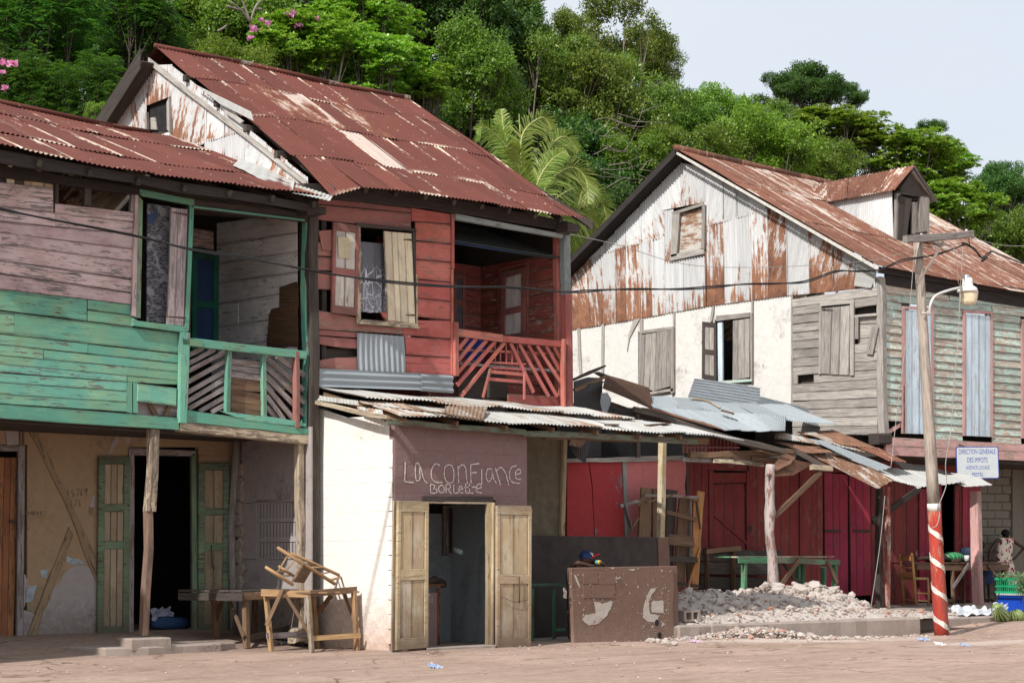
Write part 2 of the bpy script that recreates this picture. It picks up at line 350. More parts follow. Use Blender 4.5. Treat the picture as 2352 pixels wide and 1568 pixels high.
m_pink = wood('pink_paint', (.52, .37, .36), (.24, .21, .20), .33, .28, second=(.60, .47, .46), edge=.6)
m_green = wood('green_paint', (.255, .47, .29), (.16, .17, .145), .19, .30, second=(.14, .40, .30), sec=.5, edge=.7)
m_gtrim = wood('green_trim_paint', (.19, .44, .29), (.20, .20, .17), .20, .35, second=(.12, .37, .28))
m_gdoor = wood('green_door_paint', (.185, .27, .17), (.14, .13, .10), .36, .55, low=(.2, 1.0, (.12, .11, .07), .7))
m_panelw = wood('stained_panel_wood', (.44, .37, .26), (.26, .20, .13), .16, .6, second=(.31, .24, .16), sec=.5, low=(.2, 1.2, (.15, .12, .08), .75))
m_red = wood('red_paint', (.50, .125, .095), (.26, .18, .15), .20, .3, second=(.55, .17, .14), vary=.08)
m_red2 = wood('worn_shaded_red_paint', (.34, .135, .115), (.30, .22, .19), .26, .3, vary=.10)  # darker red: roof shadow put into the left boards' colour; also worn trim
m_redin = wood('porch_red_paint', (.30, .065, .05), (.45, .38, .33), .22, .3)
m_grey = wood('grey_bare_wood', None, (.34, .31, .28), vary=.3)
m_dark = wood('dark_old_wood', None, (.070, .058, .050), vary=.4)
m_black = wood('near_black_wood', None, (.040, .034, .032), vary=.3)  # near-black wood for eave boards, wall plates and the right gable edge
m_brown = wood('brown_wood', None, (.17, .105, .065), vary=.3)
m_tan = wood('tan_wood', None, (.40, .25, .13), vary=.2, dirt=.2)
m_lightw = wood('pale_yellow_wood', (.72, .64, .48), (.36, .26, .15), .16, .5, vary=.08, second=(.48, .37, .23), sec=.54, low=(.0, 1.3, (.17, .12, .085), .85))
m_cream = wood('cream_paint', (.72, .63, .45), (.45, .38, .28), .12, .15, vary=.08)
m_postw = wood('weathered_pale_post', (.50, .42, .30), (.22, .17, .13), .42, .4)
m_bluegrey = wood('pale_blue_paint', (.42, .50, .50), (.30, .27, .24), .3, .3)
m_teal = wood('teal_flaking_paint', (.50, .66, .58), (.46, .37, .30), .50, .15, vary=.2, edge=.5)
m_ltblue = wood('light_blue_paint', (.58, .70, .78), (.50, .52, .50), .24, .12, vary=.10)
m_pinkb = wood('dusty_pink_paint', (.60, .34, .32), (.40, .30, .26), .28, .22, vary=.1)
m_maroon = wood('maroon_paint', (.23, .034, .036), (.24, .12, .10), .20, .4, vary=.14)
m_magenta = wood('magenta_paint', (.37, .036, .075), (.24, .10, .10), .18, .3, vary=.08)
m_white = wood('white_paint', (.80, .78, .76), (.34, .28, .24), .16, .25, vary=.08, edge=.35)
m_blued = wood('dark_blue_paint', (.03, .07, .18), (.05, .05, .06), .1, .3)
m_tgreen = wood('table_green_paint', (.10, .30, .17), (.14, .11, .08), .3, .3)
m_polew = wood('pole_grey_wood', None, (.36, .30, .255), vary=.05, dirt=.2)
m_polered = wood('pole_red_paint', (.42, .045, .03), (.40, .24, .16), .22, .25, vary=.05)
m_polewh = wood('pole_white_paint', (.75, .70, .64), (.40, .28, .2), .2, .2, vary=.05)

m_roofred = tinmat('red_brown_roof_iron', (.52, .42, .36), (.112, .034, .024), (.27, .12, .065), streak=(.68, .56, .44), thr=.42, stre=.63, redpaint=True, laps=.6)
m_rooforange = tinmat('rust_and_cream_roof_iron', (.66, .57, .49), (.13, .050, .034), (.23, .10, .06), streak=(.66, .57, .49), thr=.49, stre=.57, laps=.4, streaky=1.1)
m_gtin = tinmat('white_gable_iron', (.60, .605, .60), (.105, .046, .034), (.33, .16, .09), thr=.600, dirt=.15, streaky=1.7, rw=.20, foot=.10)
m_ztin = tinmat('grey_zinc_iron', (.33, .37, .39), (.16, .075, .05), (.30, .18, .11), thr=.70, dirt=.2)
m_wtin = tinmat('pale_weathered_iron', (.50, .50, .47), (.16, .085, .055), (.36, .24, .16), thr=.545, dirt=.25, streaky=.5)
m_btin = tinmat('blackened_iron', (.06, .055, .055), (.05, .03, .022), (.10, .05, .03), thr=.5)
m_rtin = tinmat('orange_rusted_iron', (.56, .53, .48), (.13, .062, .042), (.27, .145, .085), thr=.505, streaky=.9)

m_tanpl = plaster('tan_plaster', (.35, .25, .155), (.15, .105, .07), .9, .9, low=(.25, 1.0, (.20, .165, .13)))
m_whpl = plaster('whitewashed_block', (.80, .77, .72), (.50, .43, .36), .55, .5, low=(-.1, .95, (.44, .28, .20)))
m_brpl = plaster('brown_painted_render', (.235, .155, .148), (.14, .088, .082), .6, .3, rough_h=.03)
m_brpl2 = plaster('brown_parapet_render', (.185, .115, .088), (.10, .06, .045), .8, .4, low=(-.2, .4, (.27, .19, .15)))
m_crpl = plaster('cream_plaster', (.70, .675, .635), (.34, .31, .28), .95, .9)
m_pkpl = plaster('pink_render', (.56, .19, .18), (.36, .18, .18), .5, .6)
m_rdpl = plaster('red_render', (.38, .05, .052), (.22, .13, .15), .8, .8, second=(.27, .15, .17), sthr=.575)
m_grpl = plaster('grey_stained_render', (.36, .32, .31), (.09, .07, .07), .85, .5)
m_conc = plaster('dusty_concrete', (.34, .28, .24), (.20, .15, .12), .85, .8)
m_block = plaster('concrete_block', (.20, .18, .145), (.12, .10, .08), .5, 0)
m_mortar = plaster('mortar', (.11, .10, .085), (.08, .07, .06), .5, 0)
m_blpl = plaster('blue_grey_inner_plaster', (.30, .34, .36), (.12, .11, .10), .8, .4)
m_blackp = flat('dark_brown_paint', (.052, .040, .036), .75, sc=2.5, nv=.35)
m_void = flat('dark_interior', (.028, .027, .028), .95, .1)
m_rub = None
m_iron = flat('rusty_iron', (.07, .045, .035), .7, metal=.3)
m_wire = flat('black_cable', (.012, .012, .013), .5)
m_wirel = flat('pale_wire', (.30, .28, .26), .6)
# ---------------------------------------------------------------- ground and hill
def sst(a, b, x):
    x = min(1, max(0, (x-a)/(b-a))); return x*x*(3-2*x)
def hill(s, t):
    edge = 17 + 2.5*math.sin(s*.09+1) + .1*max(0, s-20)
    h = 22*sst(edge, edge+36, t)*(1-.50*sst(30, 95, s)) + 10*sst(edge+25, edge+80, t)*(1-.9*sst(10, 60, s))
    h += .9*math.sin(s*.21+t*.13)*sst(edge, edge+10, t)
    return h*(1-sst(110, 200, s))*(1-.8*sst(140, 300, t)) 
def gz(s, t):
    z = -.12*sst(6, 11, s)*(1-sst(13.5, 17, s))*(1-sst(4, 6, t))
    z += .25*sst(1.3, 4.1, t)*(1-sst(-.6, .3, s))*(1-sst(5, 8, t))
    return z + hill(s, t)
m = NT('dusty_street'); co = m.coords(world=True)
a = m.noise(co, .35, 1, 6, .6, .4); b = m.noise(co, 2.6, 1, 9, .7); c_ = m.noise(co, (.55, 2.4, 1), 1.2, 9, .72, 1.2); d = m.noise(co, 45, 1, 3, .6); e_ = m.noise(co, (1.2, 5, 1), 1.4, 5, .7, .8)
c = m.mix(m.ramp(b, .3, .7), (.325, .225, .175), (.40, .29, .235)); c = m.mix(m.ramp(a, .45, .62, 0, .75), c, (.47, .335, .27))
c = m.mix(m.ramp(c_, .52, .60, 0, .55), c, (.25, .165, .125)); c = m.mix(m.ramp(d, .60, .72, 0, .55), c, (.52, .44, .37)); c = m.mix(m.ramp(e_, .66, .70, 0, .6), c, (.17, .11, .085))
sx = m.n('SeparateXYZ'); m.l(co, sx.inputs[0])
# masonry dust round the rubble, dried splashes, wheel ruts along the street
def spot(cx_, cy_, rx, ry): 
    a1 = m.math('POWER', m.math('DIVIDE', m.math('SUBTRACT', sx.outputs[0], cx_), rx), 2); b1 = m.math('POWER', m.math('DIVIDE', m.math('SUBTRACT', sx.outputs[1], cy_), ry), 2)
    return m.ramp(m.math('ADD', m.math('ADD', a1, b1), m.math('MULTIPLY', m.math('SUBTRACT', b, .5), 2.2)), .2, 1.3, 1, 0)
c = m.mix(m.math('MULTIPLY', spot(8.6, -1.0, 3.4, 1.1), .75), c, (.62, .53, .46)); c = m.mix(m.math('MULTIPLY', spot(11.5, -3.2, 2.6, .7), .6), c, (.60, .50, .43)); c = m.mix(m.math('MULTIPLY', spot(-.5, -.6, 2.6, .35), .45), c, (.24, .17, .135))
rut = m.math('ABSOLUTE', m.math('SUBTRACT', m.math('ADD', sx.outputs[1], m.math('MULTIPLY', a, .9)), -2.35)); rut2 = m.math('ABSOLUTE', m.math('SUBTRACT', m.math('ADD', sx.outputs[1], m.math('MULTIPLY', a, .9)), -3.9))
rr_ = m.math('MULTIPLY', m.math('MAXIMUM', m.ramp(rut, .02, .16, 1, 0), m.ramp(rut2, .02, .12, 1, 0)), m.ramp(b, .42, .55)); c = m.mix(m.math('MULTIPLY', rr_, .65), c, (.23, .155, .11))
pv = m.math('MULTIPLY', m.ramp(sx.outputs[1], 1.1, 1.9), m.ramp(sx.outputs[0], .1, -.2)); c = m.mix(m.math('MULTIPLY', pv, .5), c, (.20, .15, .12))
f1 = m.noise(co, (7, 11, 7), 1, 6, .75, .6); c = m.mix(m.ramp(f1, .50, .72, 0, .5), c, (.56, .44, .36)); c = m.mix(m.ramp(f1, .44, .30, 0, .6), c, (.205, .135, .10))
vo_ = m.n('TexVoronoi'); vo_.feature = 'DISTANCE_TO_EDGE'; vo_.inputs['Scale'].default_value = .42; ad_ = m.n('VectorMath'); ad_.operation = 'ADD'; m.l(co, ad_.inputs[0]); nn_ = m.n('TexNoise'); nn_.inputs['Scale'].default_value = 1.3; nn_.inputs['Detail'].default_value = 7; m.l(co, nn_.inputs[0]); m.l(nn_.outputs['Color'], ad_.inputs[1]); m.l(ad_.outputs[0], vo_.inputs['Vector'])
ck = m.math('MULTIPLY', m.ramp(vo_.outputs[0], .002, .012, 1, 0), m.ramp(a, .40, .56, 0, .8)); c = m.mix(ck, c, (.13, .085, .065))
fo = m.noise(co, (1.1, 1.5, 1), 2.2, 8, .78, 1.0); c = m.mix(m.ramp(fo, .60, .66, 0, .5), c, (.22, .15, .115))
gr = m.ramp(sx.outputs[1], 15.5, 17.5); c = m.mix(gr, c, (.035, .045, .02))
m.bump(m.math('ADD', m.math('MULTIPLY', m.math('SUBTRACT', b, m.math('MULTIPLY', rr_, .5)), .9), m.math('ADD', m.math('MULTIPLY', d, .25), m.math('ADD', m.math('MULTIPLY', c_, .7), m.math('ADD', m.math('MULTIPLY', f1, .5), m.math('MULTIPLY', ck, -.5))))), .8, .035); m_ground = m.done(c, .95, .1)
def axis(stops):
    out = []
    for (a0, b0, st) in stops:
        n = max(1, int(round((b0-a0)/st))); out += [a0+(b0-a0)*i/n for i in range(n)]
    return out+[stops[-1][1]]
xs = axis([(-400, -60, 30), (-60, -12, 4), (-12, 26, .5), (26, 60, 2), (60, 200, 8), (200, 700, 50)])
ys = axis([(-300, -24, 25), (-24, -4, 1), (-4, 6, .5), (6, 16, 1.5), (16, 80, 2), (80, 200, 10), (200, 700, 50)])
V_ = [(x, y, gz(x, y)+(.012*math.sin(x*1.9+y*2.3)+.01*math.sin(x*.8-y*3.1)) * (1 if y < 1.5 else 0)) for y in ys for x in xs]
nx = len(xs); F_ = [(j*nx+i, j*nx+i+1, (j+1)*nx+i+1, (j+1)*nx+i) for j in range(len(ys)-1) for i in range(nx-1)]
tag(mobj('ground', V_, F_, m_ground, smooth=True, local=True), kind='structure')

# strip of broken pavement along the left building and cracked edge
def struct(o): return tag(o, kind='structure')
struct(prism('pavement', [(-3.9, 1.75, .0), (-3.3, 1.62, .0), (-2.0, 1.7, .0), (-1.6, 1.9, .0), (-1.7, 2.5, .02), (-4.2, 2.7, .02)], NU, .13, m_conc, jit=.03, cuts=5, bev=.02))

def rows(name, par, mat, V, xl, xr, lines, t, plane='f', joints=(), th=.024, gap=.05, tilt=0., jit=.004, var=.35, clap=0., seglist=None, mats=None):
    """boards between successive seam lines (yl at xl, yr at xr); joints: list of per-row joint x positions"""
    out = []
    y = lambda L, x: L[0]+(L[1]-L[0])*(x-xl)/(xr-xl)
    fn = fq if plane == 'f' else gq
    for i in range(len(lines)-1):
        a, b = lines[i], lines[i+1]
        segs = seglist[i] if seglist else None
        if segs is None:
            js = joints[i] if i < len(joints) and joints[i] else []
            cut = [xl]+list(js)+[xr]; segs = [(cut[k], cut[k+1]) for k in range(len(cut)-1)]
        for (x0, x1) in segs:
            g_ = gap*abs(b[0]-a[0]); gy = rnd.uniform(.0, 1)*g_; q = rnd.uniform(.2, 1)*g_
            ex = (2.0 if len(segs) > 1 else 0)
            pts = [(x0+ex*.5, y(a, x0)+gy), (x1-ex*.5, y(a, x1)+q), (x1-ex*.5, y(b, x1)-gy*.5), (x0+ex*.5, y(b, x0)-q*.5)]
            mm = mats[i] if mats else mat
            out.append(fn(name, par, mm, V, pts, t, th=th+rnd.uniform(0, .008), jit=jit, cuts=5, tilt=tilt, bev=.005, clap=clap))
    return out

def leaf(parent, TL, TR, BR, BL, n, th, mframe, mpanel, rails=(0., .5, 1.), stile=.11, rail=.12, name='door', boards=2, off=0.):
    """panelled door or shutter leaf: frame of stiles and rails as one mesh, panels and boards as children"""
    TL, TR, BR, BL = map(Vector, (TL, TR, BR, BL)); n = n.normalized()
    mw = frame((TR-TL)+(BR-BL), n.cross((TR-TL)+(BR-BL)), (TL+TR+BR+BL)/4)
    Wd = ((TR-TL).length+(BR-BL).length)/2; Hh = ((TL-BL).length+(TR-BR).length)/2
    def P(u, v, d):  # u along width metres, v from bottom in metres
        a = BL.lerp(BR, u/Wd); b = TL.lerp(TR, u/Wd); return a.lerp(b, v/Hh)+n*(d+off)
    parts = []
    def bar(u0, u1, v0, v1, d0, d1):
        e = .004
        V = [P(u0, v0, d0), P(u1, v0, d0), P(u1, v1, d0), P(u0, v1, d0), P(u0, v0, d1-e), P(u1, v0, d1-e), P(u1, v1, d1-e), P(u0, v1, d1-e), P(u0+e, v0+e, d1), P(u1-e, v0+e, d1), P(u1-e, v1-e, d1), P(u0+e, v1-e, d1)]
        Fc = [(0, 3, 2, 1), (8, 9, 10, 11)]
        for i in range(4):
            j = (i+1) % 4; Fc += [(i, j, 4+j, 4+i), (4+i, 4+j, 8+j, 8+i)]
        return V, Fc
    s_ = min(stile, Wd*.22)
    parts.append(bar(0, s_, 0, Hh, 0, th)); parts.append(bar(Wd-s_, Wd, 0, Hh, 0, th))
    for i, r in enumerate(rails):
        h = rail; v = r*Hh; v0 = max(0, v-h/2) if 0 < r < 1 else (0 if r == 0 else Hh-h); v1 = min(Hh, v0+h)
        parts.append(bar(s_, Wd-s_, v0, v1, .001, th-.002))
    V, Fc = joinmesh(parts); d = mobj(name, V, Fc, mframe, parent, mw)
    rr = sorted(rails)
    for i in range(len(rr)-1):
        v0 = rr[i]*Hh+rail/2*(1 if 0 < rr[i] else 2); v1 = rr[i+1]*Hh-rail/2*(1 if rr[i+1] < 1 else 2)
        for b_ in range(boards):
            u0 = s_+(Wd-2*s_)*b_/boards+.003; u1 = s_+(Wd-2*s_)*(b_+1)/boards-.003
            V, Fc = bar(u0, u1, v0+.002, v1-.002, .002, th-.016-rnd.uniform(0, .004))
            q = frame(Vector((TL-BL)), n.cross(TL-BL), (Vector(V[0])+Vector(V[2]))/2)
            mobj('panel', V, Fc, mpanel, d, q)
    return d
def boardleaf(parent, pts, n, th, mat, nb=3, name='shutter', battens=(.15, .85), mb=None):
    """ledged leaf of upright boards: the leaf's battens are its mesh, each board a child"""
    TL, TR, BR, BL = map(Vector, pts); n = n.normalized(); mw = frame(TR-TL, n.cross(TR-TL), (TL+TR+BR+BL)/4); parts = []
    for v in battens:
        a = BL.lerp(TL, v); b = BR.lerp(TR, v); up_ = (TL-BL).normalized()*.035
        V = [a-up_+n*.0, b-up_, b+up_, a+up_, a-up_+n*.012, b-up_+n*.012, b+up_+n*.012, a+up_+n*.012]; Fc = boxvf((0, 0, 0), (1, 1, 1))[1]; parts.append((V, [(0, 3, 2, 1), (4, 5, 6, 7), (0, 1, 5, 4), (1, 2, 6, 5), (2, 3, 7, 6), (3, 0, 4, 7)]))
    V, Fc = joinmesh(parts); d = mobj(name, V, Fc, mb or m_dark, parent, mw)
    cuts = [0]; 
    for i in range(nb): cuts.append(cuts[-1]+rnd.uniform(.8, 1.2))
    cuts = [c/cuts[-1] for c in cuts]
    for i in range(nb):
        a, b = cuts[i], cuts[i+1]; o = n*.012
        prism('board', [TL.lerp(TR, a)+o, TL.lerp(TR, b-.008)+o, BL.lerp(BR, b-.008)+o, BL.lerp(BR, a)+o], n, th+rnd.uniform(0, .004), mat, d, jit=.003, cuts=3, grain=TL-BL, bev=.004)
    return d
def hinge(par, a, b, n, w=.03):
    a = Vector(a); b = Vector(b); up_ = n.cross(b-a).normalized()*w/2
    return prism('hinge', [a-up_, b-up_*.4, b+up_*.4, a+up_], n, .006, m_iron, par, bev=.002)

# ================================================================ GREEN AND PINK HOUSE
TG = 1.9; SB = -.27
gh = thing('wooden_house', (-3.5, TG, 0), 'two storey house with pink boards above green boards and a slatted balcony', 'house')
xl, xr = -260, 930
def ext(L, x0=0, x1=930, nl=-260, nr=930): f = lambda x: L[0]+(L[1]-L[0])*(x-x0)/(x1-x0); return (f(nl), f(nr))
fq('plank', gh, m_pink, vA, [(-260, 668), (370, 745), (372, 910), (-260, 842)], TG, jit=.003, cuts=4)
fq('plank', gh, m_pink, vA, [(385, 847), (944, 912), (941, 976), (385, 921)], TG, jit=.005, cuts=5)
pk = [ext(L) for L in [(870, 975), (975, 1066), (1052, 1170), (1142, 1255), (1250, 1382), (1342, 1478), (1452, 1562)]]
rows('plank', gh, m_pink, vA, -260, 932, pk, TG, joints=[[388], [], [8], [], [], []], gap=.035)
# green boards
def ge(a, b): f = lambda x: a+(b-a)*x/1250; return (f(-260), f(1250))
fq('plank', gh, m_green, vE, [(-260, 52), (608, 151), (608, 304), (-260, 194)], TG, cuts=5, jit=.004)
fq('plank', gh, m_green, vE, [(613, 155), (914, 186), (920, 262), (613, 224)], TG, cuts=3, jit=.004)
fq('plank', gh, m_green, vE, [(613, 228), (922, 266), (930, 346), (613, 305)], TG, cuts=3, jit=.004)
gl = [ge(232, 386), ge(395, 536), ge(470, 602), ge(545, 658), ge(605, 722)]
rows('plank', gh, m_green, vE, -260, 1250, gl, TG, joints=[[95], [615], [300], []], gap=.045)
gl2 = [(ge(605, 722)[0], 688), (ge(672, 790)[0], 732), (ge(737, 830)[0], 800), (ge(820, 905)[0], 875), (ge(888, 985)[0], 946)]
rows('plank', gh, m_green, vE, -260, 888, gl2, TG, gap=.045)
fq('plank', gh, m_green, vE, [(893, 628), (1250, 665), (1250, 722), (893, 690)], TG, cuts=3, jit=.004)
fq('plank', gh, m_green, vE, [(893, 693), (1250, 724), (1243, 752), (893, 733)], TG, cuts=3, jit=.004)
fq('belt_board', gh, m_gtrim, vE, [(-260, 872), (1250, 985), (1250, 1072), (-260, 976)], TG, th=.06, cuts=6, jit=.006)
# hatch low in the wall
fq('hatch_frame', gh, m_gtrim, vE, [(888, 735), (925, 735), (925, 955), (888, 948)], TG, th=.035)
fq('hatch_frame', gh, m_gtrim, vE, [(932, 738), (966, 741), (968, 955), (930, 950)], TG, th=.03)
fq('hatch_board', gh, m_green, vE, [(966, 745), (1240, 776), (1236, 905), (962, 870)], TG-.02, th=.03, cuts=3, jit=.003)
fq('brace', gh, m_brown, vE, [(1030, 880), (1062, 880), (1115, 965), (1075, 965)], TG+.03, th=.03)
fq('brace', gh, m_brown, vE, [(1180, 890), (1210, 890), (1180, 975), (1145, 975)], TG+.03, th=.03)
fq('cloth_lining', gh, flat('pale_lining', (.42, .36, .34), .9), vE, [(960, 860), (1245, 890), (1245, 990), (960, 960)], TG+.1, th=.02)
fq('corner_post', gh, m_gtrim, vE, [(1256, 385), (1322, 388), (1298, 1026), (1248, 1022)], TG-.03, th=.09, cuts=4, jit=.003)
# top of wall: plate, studs, pale scraps
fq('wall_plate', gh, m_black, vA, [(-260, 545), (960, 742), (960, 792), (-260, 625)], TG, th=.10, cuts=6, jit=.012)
fq('stud', gh, m_dark, vA, [(580, 720), (628, 728), (624, 868), (578, 862)], TG+.02, th=.08)
fq('stud', gh, m_dark, vA, [(372, 690), (398, 694), (396, 850), (372, 846)], TG+.02, th=.08)
fq('stud', gh, m_grey, vA, [(915, 764), (945, 768), (940, 912), (905, 905)], TG+.02, th=.06)
for x0, x1, mt in ((-120, -60, m_dark), (-10, 36, m_dark), (40, 98, m_cream), (100, 160, m_dark), (163, 210, m_lightw), (213, 300, m_lightw), (303, 372, m_postw)):
    fq('scrap_board', gh, mt, vA, [(x0, 610+x0*.13), (x1, 610+x1*.13), (x1, 705+x1*.12), (x0, 705+x0*.12)], TG+.03, th=.03)
for x0, y0, x1, y1 in ((60, 560, 470, 610), (250, 600, 560, 640), (480, 625, 950, 700)):
    a = F3(vA(x0, y0), TG-.2); b = F3(vA(x1, y1), TG-.1); tube('fallen_lining', spline([a, a.lerp(b, .4)+Vector((0, 0, .05)), b], 5), [.05, .06, .03, .05, .06, .04, .05, .05, .05, .03, .02], m_btin if x0 > 200 else m_rtin, gh, 6, .4)
# window with a pink shutter and newspaper lining
fq('window_frame', gh, m_pink, vA, [(944, 766), (966, 768), (950, 1650), (916, 1640)], TG-.02, th=.05)
fq('window_frame', gh, m_gdoor, vA, [(968, 790), (1002, 830), (985, 1655), (952, 1655)], TG-.02, th=.03)
fq('window_frame', gh, m_gtrim, vA, [(957, 745), (1357, 822), (1325, 860), (990, 795)], TG-.02, th=.06, cuts=3, jit=.003)
fq('window_frame', gh, m_gtrim, vA, [(1325, 850), (1357, 822), (1318, 1750), (1288, 1735)], TG-.02, th=.06, cuts=3, jit=.003)
fq('window_sill', gh, m_gtrim, vE, [(922, 283), (958, 305), (1290, 345), (1312, 383), (1255, 386), (925, 338)], TG-.02, th=.07, cuts=2, jit=.002)
k = NT('newspaper'); co = k.coords(rand=False); vo = k.n('TexVoronoi'); vo.feature = 'F1'; vo.distance = 'CHEBYCHEV'; vo.inputs['Scale'].default_value = 4.2; k.l(co, vo.inputs[0])
tx = k.noise(co, (60, 14, 60), 1, 3, .8); bl = k.noise(co, (6, 6, 6), 1, 2); br = k.ramp(tx, .46, .54)
c = k.mix(br, (.05, .05, .06), (.22, .22, .24)); c = k.mix(k.ramp(bl, .42, .46), (.26, .27, .29), c); c = k.mix(k.ramp(vo.outputs['Color'], .78, .8), c, (.06, .09, .16)); m_news = k.done(c, .9, .1)
fq('newspaper_lining', gh, m_news, vA, [(1035, 845), (1200, 870), (1185, 1690), (1030, 1680)], TG+.16, th=.02)
boardleaf(gh, [F3(vA(1195, 878), TG-.03), F3(vA(1315, 892), TG-.03), F3(vA(1285, 1712), TG-.03), F3(vA(1168, 1700), TG-.03)], NF, .03, wood('lilac_worn_paint', (.46, .37, .39), (.28, .24, .23), .55, .3), nb=2)
hinge(gh, F3(vA(1335, 930), TG-.09), F3(vA(1215, 908), TG-.09), NF); hinge(gh, F3(vE(1310, 282), TG-.09), F3(vE(1165, 270), TG-.09), NF)
# balcony
zfl = 3.62
beam('top_beam', F3(vA(1340, 850), TG), F3(vA(2205, 952), TG), .10, .16, m_dark, gh)
fq('green_trim', gh, m_gtrim, vA, [(1345, 862), (2145, 958), (2145, 972), (1345, 876)], TG-.06, th=.02)
beam('post', F3(vA(2172, 955), TG+.05), F3(vE(2168, 1085), TG+.05), .16, .14, m_gtrim, gh, jit=.02)
beam('rail', F3(vE(1282, 448), TG-.06), F3(vE(2155, 545), TG-.06), .07, .13, m_gtrim, gh)
fq('rail_end', gh, m_green, vE, [(1282, 424), (1425, 448), (1425, 486), (1282, 470)], TG-.10, th=.02)
beam('baluster_post', F3(vE(1612, 500), TG-.02), F3(vE(1600, 942), TG-.02), .08, .09, m_gtrim, gh)
beam('baluster_post', F3(vE(1856, 540), TG-.02), F3(vE(1862, 975), TG-.02), .08, .075, m_gtrim, gh)
beam('baluster_post', F3(vE(2085, 520), TG-.05), F3(vE(2092, 1056), TG-.05), .08, .11, m_red2, gh)
m_slat = wood('worn_slat_wood', (.30, .27, .27), (.20, .16, .14), .5, .3)
for (x0, y0, x1, y1) in [(1322, 548, 1432, 492), (1322, 605, 1512, 502), (1318, 660, 1592, 520), (1312, 742, 1596, 582), (1308, 815, 1594, 650), (1306, 880, 1590, 706), (1330, 922, 1588, 775), (1405, 938, 1588, 835), (1485, 944, 1588, 890)]:
    beam('slat', F3(vE(x0, y0), TG+.03), F3(vE(x1, y1), TG+.03), .03, .075, m_slat, gh)
for y in (592, 636, 680, 722, 765, 806, 848, 890, 932):
    beam('slat', F3(vE(1625, y), TG+.03), F3(vE(1845, y+24+rnd.uniform(-6, 8)), TG+.03), .03, .095, m_brown if y > 700 else m_slat, gh)
for (x0, y0, x1, y1) in [(1950, 552, 2150, 690), (1872, 562, 2140, 790), (1872, 622, 2150, 880), (1872, 690, 2150, 970), (1872, 760, 2080, 1010), (1876, 830, 2000, 1000), (1876, 905, 1945, 992)]:
    beam('slat', F3(vE(x0, y0), TG+.03), F3(vE(x1, y1), TG+.03), .03, .09, m_slat, gh)
fq('belt_board', gh, m_gtrim, vE, [(1302, 928), (2165, 1062), (2165, 1106), (1302, 1016)], TG-.02, th=.05, cuts=6, jit=.008)
fq('belt_board', gh, m_green, vE, [(1530, 936), (1880, 975), (2150, 1025), (2150, 1050), (1700, 1000)], TG-.05, th=.025, cuts=3, jit=.01)
beam('floor_beam', F3(vE(1252, 1046), TG+.02), F3(vE(2168, 1140), TG+.02), .16, .16, m_postw, gh, jit=.008)
box('balcony_floor', (-3.0, TG+.03, zfl-.14), (SB-.04, 4.4, zfl-.04), m_dark, gh)
sback = fac(435, 700, 4.45)[0]
fq('plank', gh, m_pink, vA, [(1345, 1020), (1500, 1045), (1500, 1175), (1345, 1150)], 4.45, th=.03)
leaf(gh, F3(vA(1345, 1195), 4.4), F3(vA(1535, 1215), 4.4), F3(vE(1530, 560), 4.4), F3(vE(1345, 540), 4.4), NF, .05, wood('deep_teal_paint', (.02, .16, .11), (.05, .07, .06), .1, .3), m_blued, rails=(0, .5, .98), boards=1)
wl = [(985, 905), (1140, 1052), (1275, 1180), (1410, 1330), (1560, 1462), (1720, 1640), (1860, 1800)]
rows('plank', gh, m_white, vA, 1535, 2100, wl, SB, 'g', joints=[[1700], [], [], [], [1690], []], gap=.02, th=.02)
rows('plank', gh, m_white, vA, 1500, 2100, [(1860+4, 1800), (1990, 1930), (2200, 2160)], SB, 'g', gap=.02, th=.02)
gq('exposed_board', gh, wood('bare_brown_board', None, (.13, .08, .045)), vE, ragged([(1972, 62), (2100, 25), (2104, 490), (1885, 490), (1892, 262), (1915, 212), (1965, 205)], 9, .08), SB-.03, th=.008, bev=.003)
for i in range(3):
    y0 = 2.3+.75*i; beam('rafter', (-3.4, y0, 6.85+.28*(y0-1.3)), (SB-.1, y0, 6.80+.28*(y0-1.3)), .08, .12, m_dark, gh)
beam('tie_beam', F3(vA(1355, 905), 3.6), F3(vA(1880, 935), 2.6), .06, .10, m_dark, gh)
# ground floor wall, posts, door
TL_ = 4.1
zb = .2
wall_t = prism('wall', [F3(vF(148, 60), TL_), F3(vF(798, 85), TL_), F3(vF(798, 1362), TL_), F3(vF(148, 1395), TL_)], NF, .12, m_tanpl, gh)
fq('wall', gh, m_tanpl, vF, [(801, 70), (1440, 110), (1440, 250), (1222, 240), (1222, 190), (801, 190)], TL_, th=.12)
fq('wall', gh, m_tanpl, vF, [(1224, 242), (1440, 250), (1440, 1330), (1224, 1350)], TL_, th=.12)
fq('wall', gh, m_tanpl, vF, [(-420, 20), (148, 50), (148, 175), (-420, 175)], TL_, th=.12)
fq('wall', gh, m_tanpl, vF, [(-420, 178), (-110, 178), (-110, 1400), (-420, 1400)], TL_, th=.12)
fq('plaster_patch', gh, m_grpl, vF, [(30, 80), (105, 75), (112, 172), (40, 175)], TL_-.12, th=.02, cuts=3, jit=.02)
m_peel = plaster('peeled_grey_render', (.36, .33, .32), (.22, .18, .16), .9, .9, low=(.2, .8, (.20, .17, .15)), rough_h=.04); m_bluep = flat('old_blue_limewash', (.30, .36, .40), .9, nv=.3, sc=12)
